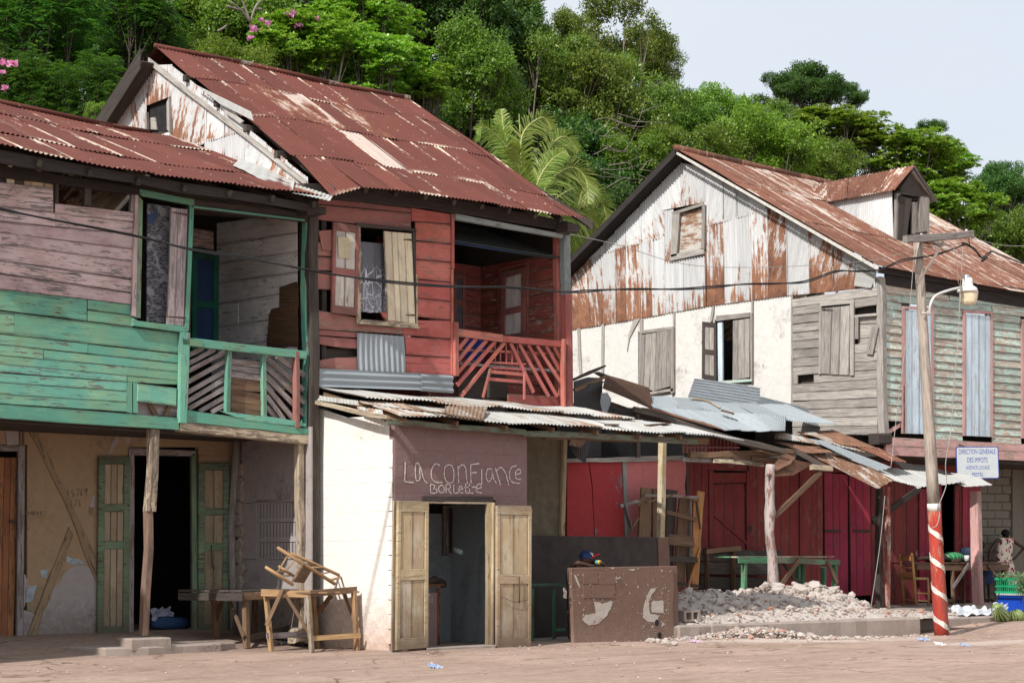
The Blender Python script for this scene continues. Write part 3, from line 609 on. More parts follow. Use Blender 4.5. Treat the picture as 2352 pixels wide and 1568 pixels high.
for q_, mt_ in (([(345, 1060), (420, 960), (470, 935), (560, 940), (604, 1000), (604, 1385), (210, 1392)], m_peel), ([(132, 980), (165, 985), (185, 1060), (150, 1200), (240, 1260), (170, 1392), (130, 1395)], m_peel), ([(250, 960), (300, 955), (290, 1005), (262, 1000)], m_bluep), ([(415, 865), (450, 885), (500, 890), (540, 915), (450, 925), (415, 905)], m_bluep), ([(155, 1060), (230, 1050), (205, 1150), (160, 1160)], m_bluep), ([(600, 480), (575, 500), (560, 570), (590, 560)], m_peel), ([(735, 110), (745, 150), (690, 235), (680, 230), (700, 170)], m_peel), ([(775, 88), (825, 90), (820, 150), (800, 180), (780, 130)], m_peel)):
    fq('plaster_patch', gh, mt_, vF, ragged(q_, 9, .14), TL_-.12, th=.005, bev=.002)
for pts in ([(172, 78), (225, 78), (420, 480), (600, 880), (600, 1040), (430, 600), (290, 300)], [(430, 690), (455, 740), (330, 1060), (205, 1370), (165, 1370), (300, 1010)], [(118, 75), (150, 75), (148, 180), (118, 180)]):
    fq('embedded_brace', gh, bpy.data.materials.get('plastered_timber') or wood('plastered_timber', (.30, .215, .13), (.13, .10, .07), .3, .6), vF, pts, TL_-.115, th=.028, cuts=5, jit=.010)
fq('door_frame', gh, m_slat, vF, [(798, 190), (1218, 210), (1218, 245), (838, 240)], TL_-.1, th=.05)
fq('door_frame', gh, m_slat, vF, [(798, 192), (836, 240), (828, 1352), (796, 1352)], TL_-.1, th=.05)
fq('door_frame', gh, m_gdoor, vF, [(1190, 240), (1222, 215), (1228, 1335), (1196, 1335)], TL_-.1, th=.05)
fq('door_frame', gh, m_slat, vF, [(105, 180), (150, 180), (138, 1385), (95, 1385)], TL_-.1, th=.05)
fq('door_frame', gh, m_slat, vF, [(-110, 175), (150, 178), (150, 215), (-110, 215)], TL_-.1, th=.04)
d1 = boardleaf(gh, [F3(vF(-100, 250), TL_-.02), F3(vF(108, 255), TL_-.02), F3(vF(80, 1375), TL_-.02), F3(vF(-120, 1375), TL_-.02)], NF, .03, wood('rust_brown_door_board', (.30, .13, .06), (.14, .08, .05), .25, .5), nb=5, name='door')
prism('latch', [F3(vF(*p), TL_-.09) for p in ((58, 645), (130, 640), (130, 660), (58, 662))], NF, .02, m_iron, d1)
leaf(gh, F3(vF(612, 248), TL_-.14), F3(vF(808, 250), TL_-.14), F3(vF(800, 1358), TL_-.14), F3(vF(602, 1360), TL_-.14), NF, .05, m_gdoor, m_panelw, rails=(0, .5, .71, 1), boards=3)
leaf(gh, F3(vF(1240, 287), TL_-.14), F3(vF(1428, 290), TL_-.14), F3(vF(1424, 1338), TL_-.14), F3(vF(1236, 1345), TL_-.14), NF, .05, m_gdoor, m_panelw, rails=(0, .5, .71, 1), boards=2)
tube('door_hook', spline([F3(vF(1326, 800), TL_-.24), F3(vF(1328, 870), TL_-.26), F3(vF(1330, 940), TL_-.25), F3(vF(1345, 942), TL_-.25)], 3), .010, m_iron, gh, 6)
beam('post', F3(vF(962, 76), TG+.05), F3(vF(938, 590), TG+.05), .15, .155, m_postw, gh, jit=.012)
beam('post', F3(vF(936, 560), TG+.07), F3(vF(905, 1368), TG+.07), .11, .125, wood('brown_post_wood', None, (.20, .13, .10), vary=.1), gh, jit=.012)
prism('post_block', [(F3(vF(x, y), TG)+Vector((0, d, 0))) for x, y, d in ((772, 1452, -.25), (1015, 1452, -.25), (1015, 1452, .2), (772, 1452, .2))], NU, .17, m_conc, gh, jit=.012, cuts=2, bev=.02)
beam('post', F3(vF(1872, 165), TG+.05), F3(vF(1900, 1400), TG+.05)+Vector((0, 0, -.02)), .13, .13, m_postw, gh, jit=.012)
fq('ceiling_board', gh, m_dark, vE, [(-260, 985), (2160, 1150), (2160, 1160), (-260, 1000)], TG+.12, th=.02)
box('upper_floor', (-9, TG+.1, 3.38), (SB-.05, 8.4, 3.5), m_dark, gh)
# side wall of the neighbouring house seen under the balcony is built with that house
# shell behind
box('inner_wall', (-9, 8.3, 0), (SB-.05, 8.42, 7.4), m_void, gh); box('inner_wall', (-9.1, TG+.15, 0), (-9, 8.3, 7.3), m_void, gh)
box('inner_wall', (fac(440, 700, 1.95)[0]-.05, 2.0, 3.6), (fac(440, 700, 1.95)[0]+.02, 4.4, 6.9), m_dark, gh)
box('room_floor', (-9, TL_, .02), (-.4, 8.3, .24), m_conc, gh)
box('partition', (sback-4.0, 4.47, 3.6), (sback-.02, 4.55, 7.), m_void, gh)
# roof
zr0, tr_ = 9.06, 6.1
te_ = 1.25
def groof(px, py, t=None):
    p = F3((0, 340), te_); q = F3((755, 468), te_); zE = (p.z+q.z)/2
    n = Vector((0, -(zr0-zE), (tr_-te_))).normalized(); return pln(px, py, (0, tr_, zr0), n)
zE = (F3((0, 340), te_).z+F3((755, 468), te_).z)/2
def rp(s, v, dz=0.):  # v: 0 ridge, 1 eave
    return Vector((s, tr_+(te_-tr_)*v, zr0+(zE-zr0)*v+dz + .05*math.sin(s*.9+v*2)))
right = lambda v: SB-.12 + (.05 if v < .5 else -.0) - .45*max(0, v-.55)/.45 + .0
vrows = [(0, .28), (.25, .74), (.71, 1.0)]
for ri, (v0, v1) in enumerate(vrows):
    s = -9.2
    while s < SB-.25:
        wd = rnd.uniform(.66, .78); s1 = min(s+wd, SB-.05); off = rnd.uniform(-.012, .012)
        rust = {0: .80, 1: .80, 2: .68}[ri]+rnd.uniform(-.14, .14)
        tin('roof_sheet', rp(s, v0, .02+.025*(2-ri)*0), rp(s1+.05, v0, .02), rp(s1+.05, v1+off, .035+rnd.uniform(0, .015)), rp(s, v1+off, .035), m_roofred, gh, rust=rust, wob=.012, n=Vector((0, -.5, .86)))
        s = s1
for s0 in (-9.2, -6.6, -4.1, -1.9): tube('ridge_cap', [rp(s0, 0, .06), rp(min(s0+2.6, SB-.6), 0, .06)], .045, m_roofred, gh, 8)['rust'] = .75
# pale flashing at the right end of the roof
tin('roof_sheet', groof(*vA(1690, 575))+Vector((0, 0, .12)), groof(*vA(2092, 690))+Vector((0, 0, .16)), groof(*vA(2062, 802))+Vector((0, 0, .09)), groof(*vA(1640, 625))+Vector((0, 0, .08)), m_wtin, gh, rust=.2, pitch=.3, amp=.004, wob=.03, n=Vector((0, -.5, .86)))
tin('roof_sheet', groof(*vA(2085, 762))+Vector((0, 0, .1)), groof(*vA(2345, 848))+Vector((0, 0, .12)), groof(*vA(2325, 862))+Vector((0, 0, .06)), groof(*vA(2060, 802))+Vector((0, 0, .06)), m_wtin, gh, rust=.3, amp=.006, n=Vector((0, -.5, .86)))
tin('roof_sheet', rp(-9.2, 0, .03), rp(SB, 0, .03), Vector((SB, 11.2, 6.8)), Vector((-9.2, 11.2, 6.8)), m_roofred, gh, rows=2, pitch=.3)
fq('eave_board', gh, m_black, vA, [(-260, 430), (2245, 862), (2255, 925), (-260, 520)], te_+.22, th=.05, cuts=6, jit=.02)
for i in range(11):
    s0 = -8.6+i*.8; beam('rafter', rp(s0, .0, -.12), rp(s0, .98, -.12), .07, .10, m_dark, gh)
beam('beam_end', F3(vA(2130, 905), te_+.35), F3(vA(2262, 905), te_+.35), .3, .12, m_dark, gh)
# scribbled numbers on the tan wall
def scrib(par, V, strokes, plane_t, r, mat, name='letter_stroke', g=False):
    for st in strokes:
        parts = []
        pts = [(G3(V(*p), plane_t) if g else F3(V(*p), plane_t)) for p in st]; nn = NG if g else NF
        sp = spline(pts, 4) if len(pts) > 2 else pts
        VV = []; FF = []
        for i, p in enumerate(sp):
            tn = (sp[min(i+1, len(sp)-1)]-sp[max(i-1, 0)]).normalized(); u = tn.cross(nn).normalized()*r*(1+.3*math.sin(i*2.1))
            VV += [p+u, p-u, p+u+nn*.003, p-u+nn*.003]
        for i in range(len(sp)-1):
            a = i*4; b = a+4; FF += [(a+2, b+2, b+3, a+3), (a, a+2, a+3, a+1)[::-1], (a, b, b+2, a+2), (a+1, a+3, b+3, b+1)]
        parts.append((VV, FF))
        V2, F2 = joinmesh(parts); mobj(name, V2, F2, mat, par, Matrix.Translation(sum([Vector(v) for v in V2], Vector())/len(V2)))
m_char = flat('charcoal_marks', (.14, .11, .085), .9)
scrib(gh, vF, [[(425, 455), (430, 500)], [(460, 455), (448, 470), (465, 485), (450, 500)], [(475, 450), (495, 450), (482, 495)], [(515, 445), (505, 470), (505, 490), (518, 482), (508, 472)], [(540, 445), (528, 458), (542, 465), (545, 445), (540, 490)], [(448, 520), (450, 560)], [(465, 520), (480, 520), (468, 560)], [(490, 520), (503, 530), (493, 540), (505, 550), (492, 558)],
     [(162, 612), (166, 590), (172, 606), (178, 590), (182, 612)], [(190, 612), (196, 592), (203, 612)], [(208, 612), (208, 592), (217, 597), (209, 603), (218, 612)], [(240, 590), (228, 596), (238, 604), (228, 612)], [(262, 590), (250, 596), (260, 604), (250, 612)], [(170, 682), (172, 702), (184, 700)], [(560, 560), (560, 600)], [(575, 562), (568, 580), (575, 598), (582, 580), (575, 562)]], TL_-.122, .006, m_char)

nh = thing('wooden_house', (-11, .5, 0), 'grey boarded house standing left of the pink and green house', 'house')
for i in range(24): z0 = .1+i*.27; prism('plank', [(-12.6, .55, z0), (-9.5, .55, z0), (-9.5, .55, z0+.26), (-12.6, .55, z0+.26)], NF, .03, m_grey, nh, jit=.004); prism('plank', [(-9.5, .55, z0), (-9.5, 1.8, z0), (-9.5, 1.8, z0+.26), (-9.5, .55, z0+.26)], Vector((1, 0, 0)), .03, m_grey, nh, jit=.004)
box('inner_wall', (-12.6, .6, 0), (-9.55, 6, 6.4), m_void, nh); tin('roof_sheet', (-12.8, 6.2, 8.2), (-9.4, 6.2, 8.2), (-9.4, .2, 6.4), (-12.8, .2, 6.4), m_roofred, nh, rust=.8)
# ================================================================ RED HOUSE
TR = 1.9; SRR = 5.5
rh = thing('wooden_house', (2.6, TR, 0), 'two storey red board house with a big rusty iron roof and right hand balcony', 'house')
fq('wall_plate', rh, m_black, vB, [(60, 120), (950, 200), (1960, 400), (1960, 470), (950, 300), (60, 215)], TR-.02, th=.12, cuts=5, jit=.01)
fq('plank', rh, m_red2, vB, [(200, 215), (834, 296), (834, 325), (170, 262)], TR, jit=.004, cuts=3)  # left boards take the red darkened for the green roof's shadow
fq('plank', rh, m_red2, vB, [(168, 268), (834, 330), (834, 452), (168, 372)], TR, jit=.003, cuts=4)
rl = [(290, 336), (386, 408), (522, 545), (652, 676), (792, 815), (925, 952), (1058, 1082)]
fq('plank', rh, m_red, vB, [(838, 292), (1113, 336), (1113, 405), (838, 383)], TR, jit=.003, cuts=2)
for i in range(1, 6):
    a, b = rl[i], rl[i+1]; x0 = 866 if i >= 1 else 838
    fq('plank', rh, m_red, vB, [(x0, a[0]+4), (1115, a[1]+3), (1117, b[1]-2), (x0+(6 if i > 3 else 0), b[0]-2)], TR, jit=.004, cuts=3, tilt=.0)
fq('plank', rh, m_red2, vB, [(180, 455), (276, 446), (276, 592), (210, 590)], TR-.03, jit=.006)
fq('plank', rh, m_red2, vB, [(168, 530), (276, 545), (276, 635), (168, 628)], TR, jit=.006)
fq('plank', rh, m_red2, vB, [(166, 635), (274, 640), (274, 736), (166, 732)], TR, jit=.006)
fq('plank', rh, m_red2, vB, [(166, 738), (272, 742), (270, 868), (172, 866)], TR, jit=.008)
fq('plank', rh, m_red2, vB, [(172, 1012), (274, 1030), (448, 1062), (450, 1110), (776, 1142), (776, 1182), (174, 1146)], TR, jit=.003, cuts=3)
fq('plank', rh, m_red, vB, [(778, 1142), (880, 1142), (880, 1082), (1118, 1088), (1118, 1214), (778, 1186)], TR, jit=.003, cuts=2)
fq('plank', rh, m_red2, vB, [(180, 1150), (456, 1168), (456, 1204), (180, 1186)], TR, jit=.005, cuts=3)
fq('plank', rh, m_red2, vB, [(178, 1192), (456, 1216), (452, 1284), (300, 1272), (180, 1250)], TR, jit=.008, cuts=3)
fq('plank', rh, m_red2, vB, [(178, 1366), (300, 1345), (452, 1342), (455, 1445), (178, 1418)], TR, jit=.008, cuts=3)
for a, b in [((1196, 1222), (1325, 1346)), ((1330, 1350), (1460, 1472))]:
    fq('plank', rh, m_red, vB, [(792, a[0]), (1118, a[1]), (1120, b[1]), (800, b[0])], TR, jit=.006, cuts=4)
for x in (150, 205): fq('stud', rh, m_dark, vB, [(x-10, 380), (x+28, 382), (x+26, 1420), (x-6, 1420)], TR+.08, th=.06, jit=.01, cuts=4)
beam('old_post', F3((716, 470), TR-.02), F3((713, 1478), TR-.02)+Vector((0, 0, -.05)), .17, .16, m_dark, rh, jit=.02)
ftin('patch_sheet', rh, m_ztin, vB, [(455, 1170), (790, 1195), (802, 1472), (460, 1445)], TR-.04, rust=.1, pitch=.11, amp=.016)
ftin('patch_sheet', rh, m_ztin, vB, [(176, 1420), (915, 1456), (915, 1575), (160, 1550)], TR-.07, rust=.15, pitch=.11, amp=.016, along='side')
ftin('patch_sheet', rh, m_ztin, vB, [(905, 1458), (1136, 1470), (1136, 1596), (905, 1580)], TR-.085, rust=.25, pitch=.11, amp=.016, along='side')
fq('corner_board', rh, m_red, vB, [(1118, 332), (1140, 335), (1140, 720), (1120, 715)], TR-.02, th=.03)
fq('corner_board', rh, m_red, vB, [(1116, 722), (1134, 722), (1134, 1470), (1118, 1465)], TR-.02, th=.03)
# window
fq('window_frame', rh, m_postw, vB, [(446, 400), (474, 405), (476, 1080), (446, 1112)], TR-.02, th=.05)
fq('window_frame', rh, m_dark, vB, [(440, 398), (862, 440), (862, 462), (440, 425)], TR-.02, th=.07)
fq('window_frame', rh, m_dark, vB, [(838, 450), (864, 450), (864, 1120), (846, 1120)], TR-.02, th=.05)
fq('window_frame', rh, m_postw, vB, [(862, 760), (876, 762), (880, 1140), (864, 1138)], TR-.02, th=.04)
fq('window_sill', rh, m_postw, vB, [(446, 1112), (478, 1078), (860, 1108), (880, 1145)], TR-.02, th=.09)
leaf(rh, F3(vB(284, 392), TR-.06), F3(vB(466, 418), TR-.06), F3(vB(452, 1052), TR-.06), F3(vB(272, 1030), TR-.06), NF, .045, m_red2, wood('pale_panel_paint', (.60, .56, .50), (.35, .28, .22), .12, .2), rails=(.0, .46, 1), rail=.13, stile=.06, name='shutter')
fq('faded_notice', rh, flat('faded_paper', (.50, .44, .30), .9), vB, [(325, 490), (418, 498), (412, 650), (330, 640)], TR-.105, th=.003)
boardleaf(rh, [F3(vB(640, 455), TR-.07), F3(vB(836, 474), TR-.07), F3(vB(862, 1108), TR-.07), F3(vB(668, 1082), TR-.07)], NF, .03, m_cream, nb=4, mb=m_cream)
hinge(rh, F3(vB(858, 516), TR-.13), F3(vB(788, 512), TR-.13), NF); hinge(rh, F3(vB(866, 1046), TR-.13), F3(vB(806, 1044), TR-.13), NF)
k = NT('lace_curtain'); tc = k.n('TexCoord'); g_ = tc.outputs['Object']
sx = k.n('SeparateXYZ'); k.l(g_, sx.inputs[0]); yy = sx.outputs[1]
vo = k.n('TexVoronoi'); vo.feature = 'DISTANCE_TO_EDGE'; mp = k.n('Mapping'); mp.inputs['Scale'].default_value = (1.1, .55, 1); k.l(g_, mp.inputs[0]); vo.inputs['Scale'].default_value = 9; k.l(mp.outputs[0], vo.inputs[0])
lw = k.math('MULTIPLY', k.ramp(vo.outputs[0], .02, .055, 1, 0), k.ramp(yy, .25, .05, 0, 1)); f2 = k.ramp(k.noise(g_, 55, 1, 2), .5, .56); lw = k.math('MAXIMUM', lw, k.math('MULTIPLY', f2, k.ramp(yy, -.1, -.35, 0, .8)))
c = k.mix(lw, (.16, .165, .19), (.62, .64, .70)); m_lace = k.done(c, .8)
cv = []; cf = []
cq = [F3(vB(472, 526), TR+.06), F3(vB(668, 545), TR+.06), F3(vB(664, 1022), TR+.06), F3(vB(474, 1018), TR+.06)]
for i in range(13):
    for j in range(25):
        u = j/24; v = i/12; p = cq[0].lerp(cq[1], u).lerp(cq[3].lerp(cq[2], u), v); cv.append(p+Vector((0, .02*math.sin(u*22)*(.3+v), -.02*math.sin(u*3.1)*v)))
for i in range(12):
    for j in range(24): cf.append((i*25+j, (i+1)*25+j, (i+1)*25+j+1, i*25+j+1))
cur = mobj('window_curtain', cv, cf, m_lace, None, frame(cq[1]-cq[0], cq[0]-cq[3], sum(cq, Vector())/4), smooth=True)
tag(cur, 'grey white lace curtain hanging in the window between the two shutters', 'curtain')
# balcony of the red house
fq('ceiling_beam', rh, m_bluegrey, vB, [(1136, 335), (1892, 478), (1890, 506), (1136, 376)], TR-.03, th=.09, cuts=2)
beam('post', F3(vB(1925, 455), TR+.0), F3(vB(1932, 905), TR+.0), .16, .16, m_bluegrey, rh)
beam('post', F3(vB(1937, 900), TR+.0), F3((1304, 936), TR+.0), .16, .17, m_red, rh)
beam('post', F3(vB(1866, 500), TR+.14), F3((1283, 936), TR+.14), .1, .13, m_red, rh)
beam('beam_end', F3(vB(1900, 430), TR-.25), F3(vB(1985, 445), TR-.25), .35, .16, m_dark, rh)
TBk = 4.2
wl = [(520, 372)]
rb = []
for i in range(11): rb.append((560+i*62, 500+i*94) if False else None)
for i in range(12):
    z0 = 4.15+i*.245; z1 = z0+.238
    prism('plank', [(SRR, TR+.1, z0), (SRR, TBk, z0), (SRR, TBk, z1), (SRR, TR+.1, z1)], NG, .02, m_redin, rh, jit=.003, cuts=3)
    prism('plank', [(2.4, TBk, z0), (SRR-.03, TBk, z0), (SRR-.03, TBk, z1), (2.4, TBk, z1)], NF, .02, m_redin, rh, jit=.003, cuts=3)
leaf(rh, G3(vB(1490, 748), SRR-.05), G3(vB(1655, 700), SRR-.05), G3(vB(1655, 1210), SRR-.05), G3(vB(1478, 1235), SRR-.05), NG, .04, m_red2, m_white, rails=(0, .42, 1), boards=2, stile=.12)
for q in ([(1466, 745), (1488, 735), (1480, 1240), (1462, 1240)], [(1658, 690), (1672, 686), (1672, 1210), (1658, 1210)], [(1466, 720), (1672, 672), (1672, 690), (1466, 742)]): gq('door_frame', rh, m_redin, vB, q, SRR-.03, th=.05)
leaf(rh, F3(vB(1136, 745), TBk-.03), F3(vB(1215, 755), TBk-.03), F3(vB(1215, 1180), TBk-.03), F3(vB(1136, 1170), TBk-.03), NF, .04, m_red2, flat('grey_glass', (.12, .13, .15), .3), rails=(0, .5, 1), boards=1, stile=.08)
box('balcony_floor', (2.3, TR+.02, 3.98), (SRR+.1, TBk, 4.12), m_dark, rh)
for i in range(9): prism('ceiling_board', [(2.3, TR+.05+i*.26, 6.95+i*.10), (SRR, TR+.05+i*.26, 6.95+i*.10), (SRR, TR+.3+i*.26, 7.05+i*.10), (2.3, TR+.3+i*.26, 7.05+i*.10)], NU*-1, .02, wood('dark_teal_ceiling', (.05, .09, .09), (.06, .05, .05), .3, .4) if i == 0 else bpy.data.materials['dark_teal_ceiling'], rh)
beam('rail', F3(vB(1128, 1165), TR-.03), F3(vB(1480, 1208), TR-.03), .07, .14, m_red, rh)
beam('rail', F3(vB(1482, 1212), TR-.03), F3(vB(1900, 1250), TR-.03), .07, .12, m_red, rh)
beam('newel_post', F3(vB(1148, 1098), TR-.05), F3(vB(1150, 1475), TR-.05), .09, .12, m_red, rh)
beam('newel_post', F3(vB(1913, 1215), TR-.09), F3(vB(1915, 1700), TR-.09), .05, .11, m_red, rh)
for (x0, y0, x1, y1) in [(1170, 1285, 1238, 1205), (1170, 1365, 1300, 1212), (1170, 1450, 1372, 1222), (1165, 1540, 1434, 1232), (1190, 1620, 1500, 1238)]:
    beam('slat', F3(vB(x0, y0), TR-.02), F3(vB(x1, y1), TR-.02), .03, .075, m_red, rh)
for (x0, y0, x1, y1) in [(1540, 1240, 1705, 1590), (1600, 1248, 1810, 1620), (1665, 1252, 1870, 1620), (1728, 1258, 1890, 1515), (1790, 1264, 1890, 1435), (1848, 1268, 1890, 1345)]:
    beam('slat', F3(vB(x0, y0), TR-.02), F3(vB(x1, y1), TR-.02), .03, .075, m_red, rh)
for x in (1430, 1470, 1510, 1550, 1590): beam('spindle', F3(vB(x, 1240), TR+.02), F3(vB(x+2, 1460), TR+.02), .025, .03, m_red, rh)
for y in (1378, 1418): beam('spindle', F3(vB(1400, y), TR), F3(vB(1645, y+12), TR), .03, .035, m_red, rh)
beam('rail', F3(vB(1180, 1385), TR+.02), F3(vB(1890, 1440), TR+.02), .04, .05, m_slat, rh)
for y in (1290,): beam('rail', F3(vB(1180, y), TR+.05), F3(vB(1890, y+30), TR+.05), .03, .04, m_red, rh)
fq('cladding_board', rh, m_dark, vB, [(1165, 1480), (1440, 1400), (1520, 1500), (1520, 1640), (1160, 1640)], TR+.3, th=.03)
for i in range(4): fq('plank', rh, m_redin, vB, [(1500, 1290+i*80), (1890, 1320+i*80), (1890, 1392+i*80), (1500, 1366+i*80)], TR+.6, th=.02)
fq('skirt_board', rh, m_redin, (vP), [(1165, 905), (1310, 912), (1310, 960), (1165, 950)], TR+.05, th=.03)
# ladder-back chair leaning out at the broken balustrade
bc = thing('wooden_chair', F3(vB(1500, 1600), TR-.25), 'broken red slatted chair propped against the red balcony railing', 'chair')
for (x0, y0, x1, y1) in [(1398, 1425, 1345, 1625), (1640, 1450, 1640, 1640)]: beam('leg', F3(vB(x0, y0), TR-.22), F3(vB(x1, y1), TR-.25), .035, .045, m_red, bc)
for y in (1445, 1495): beam('back_rail', F3(vB(1398, y), TR-.2), F3(vB(1640, y+22), TR-.2), .025, .06, m_red, bc)
beam('leg', F3(vB(1390, 1445), TR-.15), F3(vB(1385, 1625), TR-.1), .035, .04, m_dark, bc)
# cloth on the balcony and blue line
bl = tube('clothes_line', spline([F3(vB(1145, 533), TR+.1), F3(vB(1500, 590), TR+.12), F3(vB(1855, 632), TR+.15)], 6), .006, flat('blue_cord', (.03, .06, .30), .6)); tag(bl, 'thin blue cord stretched across the red balcony opening', 'cord')
cl = []
def cloth(name, q, mat, label, cat, amp=.03, nx_=18, ny_=14, fr=18, parent=None):
    V = []; Fc = []; nn = (q[1]-q[0]).cross(q[3]-q[0]).normalized()
    for i in range(ny_+1):
        for j in range(nx_+1):
            u = j/nx_; v = i/ny_; p = q[0].lerp(q[1], u).lerp(q[3].lerp(q[2], u), v); V.append(p+nn*amp*(.5*math.sin(u*fr*.6+v*7+1.3*math.sin(v*5+u*3))*(.4+.6*v)+.45*math.sin(v*11+u*9+2*math.sin(u*fr*.5))+.35*math.sin(u*fr*1.7-v*13))+Vector((.4*amp*math.sin(v*8+u*4), 0, .4*amp*math.sin(u*13))))
    for i in range(ny_):
        for j in range(nx_): Fc.append((i*(nx_+1)+j, (i+1)*(nx_+1)+j, (i+1)*(nx_+1)+j+1, i*(nx_+1)+j+1))
    o = mobj(name, V, Fc, mat, parent, Matrix.Translation(sum(q, Vector())/4), smooth=True)
    if label: tag(o, label, cat)
    return o
m_blue = flat('blue_cotton', (.02, .05, .26), .85)
cloth('hanging_shirt', [F3(vB(1222, 1170), TR+.25), F3(vB(1370, 1180), TR+.25), F3(vB(1358, 1370), TR+.25), F3(vB(1212, 1355), TR+.25)], m_blue, 'blue shirt hanging behind the red balcony slats', 'shirt')
# gable wall of iron sheets, facing the left
ap = G3((360, 125), SB-.02); apt, apz = 6.9, 10.75
def topz(t): return apz+.12 - (apz+.12-7.52)*abs(t-apt)/(apt-1.75)
vseam = lambda t: 8.95+(t-5.5)*.03
wt0, wz0 = G3(vA(1210, 345), SB).y, G3(vA(1210, 335), SB).z; wt1, wz1 = G3(vA(1040, 200), SB).y, G3(vA(1120, 112), SB).z
ts = [1.95, 2.55, 3.2, 3.85, 4.5, 5.1, wt0, wt1, 7.7, 8.4, 9.1, 9.8]
for i in range(len(ts)-1):
    a, b = ts[i], ts[i+1]; za, zb_ = topz(a), topz(b)
    up_ = lambda t, z: Vector((SB-.02, t, z))
    lo = zr0+(zE-zr0)*max(0, (tr_-(a+b)/2))/(tr_-te_)-.12
    win = abs(a-wt0) < 1e-6
    zs = 8.85
    seg = []
    if win:
        seg = [(zs-2.2, wz0-.02, wz0-.02, 7.6), (wz1, za, zb_, .62)] if False else [(lo, wz0-.02, wz0-.02), (wz1-.05, za, zb_)]
    else: seg = [(lo, min(za, zs), min(zb_, zs)), (zs-.05, za, zb_)] if max(za, zb_) > zs+.1 else [(lo, za, zb_)]
    for si, (z0, z1a, z1b) in enumerate(seg):
        r_ = rnd.uniform(.25, .6) if si == 0 else (rnd.uniform(.6, .85) if 5 < a < 8.5 else .4)
        if a < 2.6: r_ = .62
        if max(z1a, z1b)-z0 < .05: continue
        tin('wall_sheet', up_(b+.02, max(z1b, z0+.01)), up_(a-.02, max(z1a, z0+.01)), up_(a-.02, z0), up_(b+.02, z0), m_gtin, rh, rust=r_, n=NG, lift=.0, rows=4)
gq('window_frame', rh, m_grey, vA, [(1192, 140), (1212, 95), (1216, 348), (1196, 330)], SB-.03, th=.06)
gq('window_frame', rh, m_grey, vA, [(1038, 210), (1050, 205), (1052, 330), (1036, 328)], SB-.03, th=.05)
gq('window_shutter', rh, m_grey, vA, [(1054, 245), (1100, 240), (1112, 330), (1054, 328)], SB+.04, th=.03)
gq('window_void', rh, m_void, vA, [(1045, 205), (1120, 112), (1205, 100), (1205, 340), (1045, 335)], SB+.06, th=.01)
# verge boards
prism('verge_board', [(SB-.08, apt+.15, apz-.10), (SB-.08, apt+.15, apz+.02), (SB-.08, 1.9, 7.58), (SB-.08, 1.9, 7.50)], NG, .03, m_grey, rh, cuts=6, jit=.01)
prism('verge_board', [(SB-.34, apt, apz+.12), (SB-.34, apt, apz-.30), (SB-.34, 10.6, apz-.30-(10.6-apt)*.655), (SB-.34, 10.6, apz+.10-(10.6-apt)*.655)], NG, .03, m_dark, rh, cuts=5, jit=.01)
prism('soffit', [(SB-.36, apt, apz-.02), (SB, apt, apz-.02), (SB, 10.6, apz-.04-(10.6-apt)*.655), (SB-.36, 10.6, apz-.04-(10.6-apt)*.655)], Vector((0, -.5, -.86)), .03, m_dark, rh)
for v in (.22, .42, .6, .78): 
    t_ = apt+(1.6-apt)*v; beam('purlin', (SB-.12, t_, topz(t_)+.0), (SB+.6, t_, topz(t_)+.02), .10, .12, m_dark, rh)
# roof
rt, rz = 6.95, 11.0; et, ez = 1.22, 7.28
RL, RR = F3((357, 112), rt), F3((940, 235), rt); EP = [F3(q, et) for q in ((728, 442), (762, 440), (834, 430), (900, 436), (991, 446), (1080, 467), (1215, 489), (1342, 504))]
def rp2(s, v, dz=0.):   # the roof is skewed and sagging: ridge and eave are measured separately
    u = (s-(SB-.36))/(6.15-(SB-.36)); Rp = RL.lerp(RR, u); es = EP[0].x+(EP[-1].x-EP[0].x)*u; z = EP[0].z if u <= 0 else EP[-1].z
    for a, b in zip(EP[:-1], EP[1:]):
        if a.x <= es <= b.x: z = a.z+(b.z-a.z)*(es-a.x)/(b.x-a.x)
    Ep = Vector((es, et, z)); k_ = 1-v
    zz_ = Ep.z+(Rp.z-Ep.z)*k_ if v <= .75 else (lambda zb, q: zb+(Ep.z-zb)*q)(EP[0].z*0+(7.38+(Rp.z-7.38)*.25)*.5+(Ep.z+(Rp.z-Ep.z)*.25)*.5, (v-.75)/.25)
    return Vector((Ep.x+(Rp.x-Ep.x)*k_, et+(rt-et)*k_, zz_+dz+.02*math.sin(s*1.3+v*3)))
lefts = [SB-.34, SB-.24, SB-.12, SB-.02]
vr = [(0, .24), (.215, .52), (.49, .80), (.77, 1.0)]
for ri, (v0, v1) in enumerate(vr):
    s = lefts[ri]; i = 0
    while s < 6.1:
        s1 = min(s+rnd.uniform(.60, .74), 6.15); off = rnd.uniform(-.010, .010)
        r_ = .82+rnd.uniform(-.08, .12)
        if (ri, i) == (2, 3): r_ = -.15
        elif (ri, i) in ((1, 2), (1, 5), (2, 5), (2, 0), (3, 1), (1, 3)): r_ = .30
        if ri == 2 and i in (0, 5): r_ = .60
        if ri == 3 and i < 3: r_ = .66
        L0 = .03 if not (ri == 3 and i == 0) else .0
        dip = -.12 if (ri == 3 and i == 0) else 0
        tin('roof_sheet', rp2(s, v0, .02), rp2(s1+.05, v0, .02), rp2(s1+.05, v1+off, .026+rnd.uniform(0, .010)+dip*.3), rp2(s, v1+off, .026+dip), m_roofred, rh, rust=r_, wob=.012, n=Vector((0, -.55, .83)), rows=6)
        s = s1; i += 1
tin('roof_sheet', rp2(SB-.4, 0, .03), rp2(6.15, 0, .03), Vector((5.9, 10.2, 8.8)), Vector((SB-.4, 10.8, 8.5)), m_roofred, rh, rows=2, pitch=.3, rust=.9)
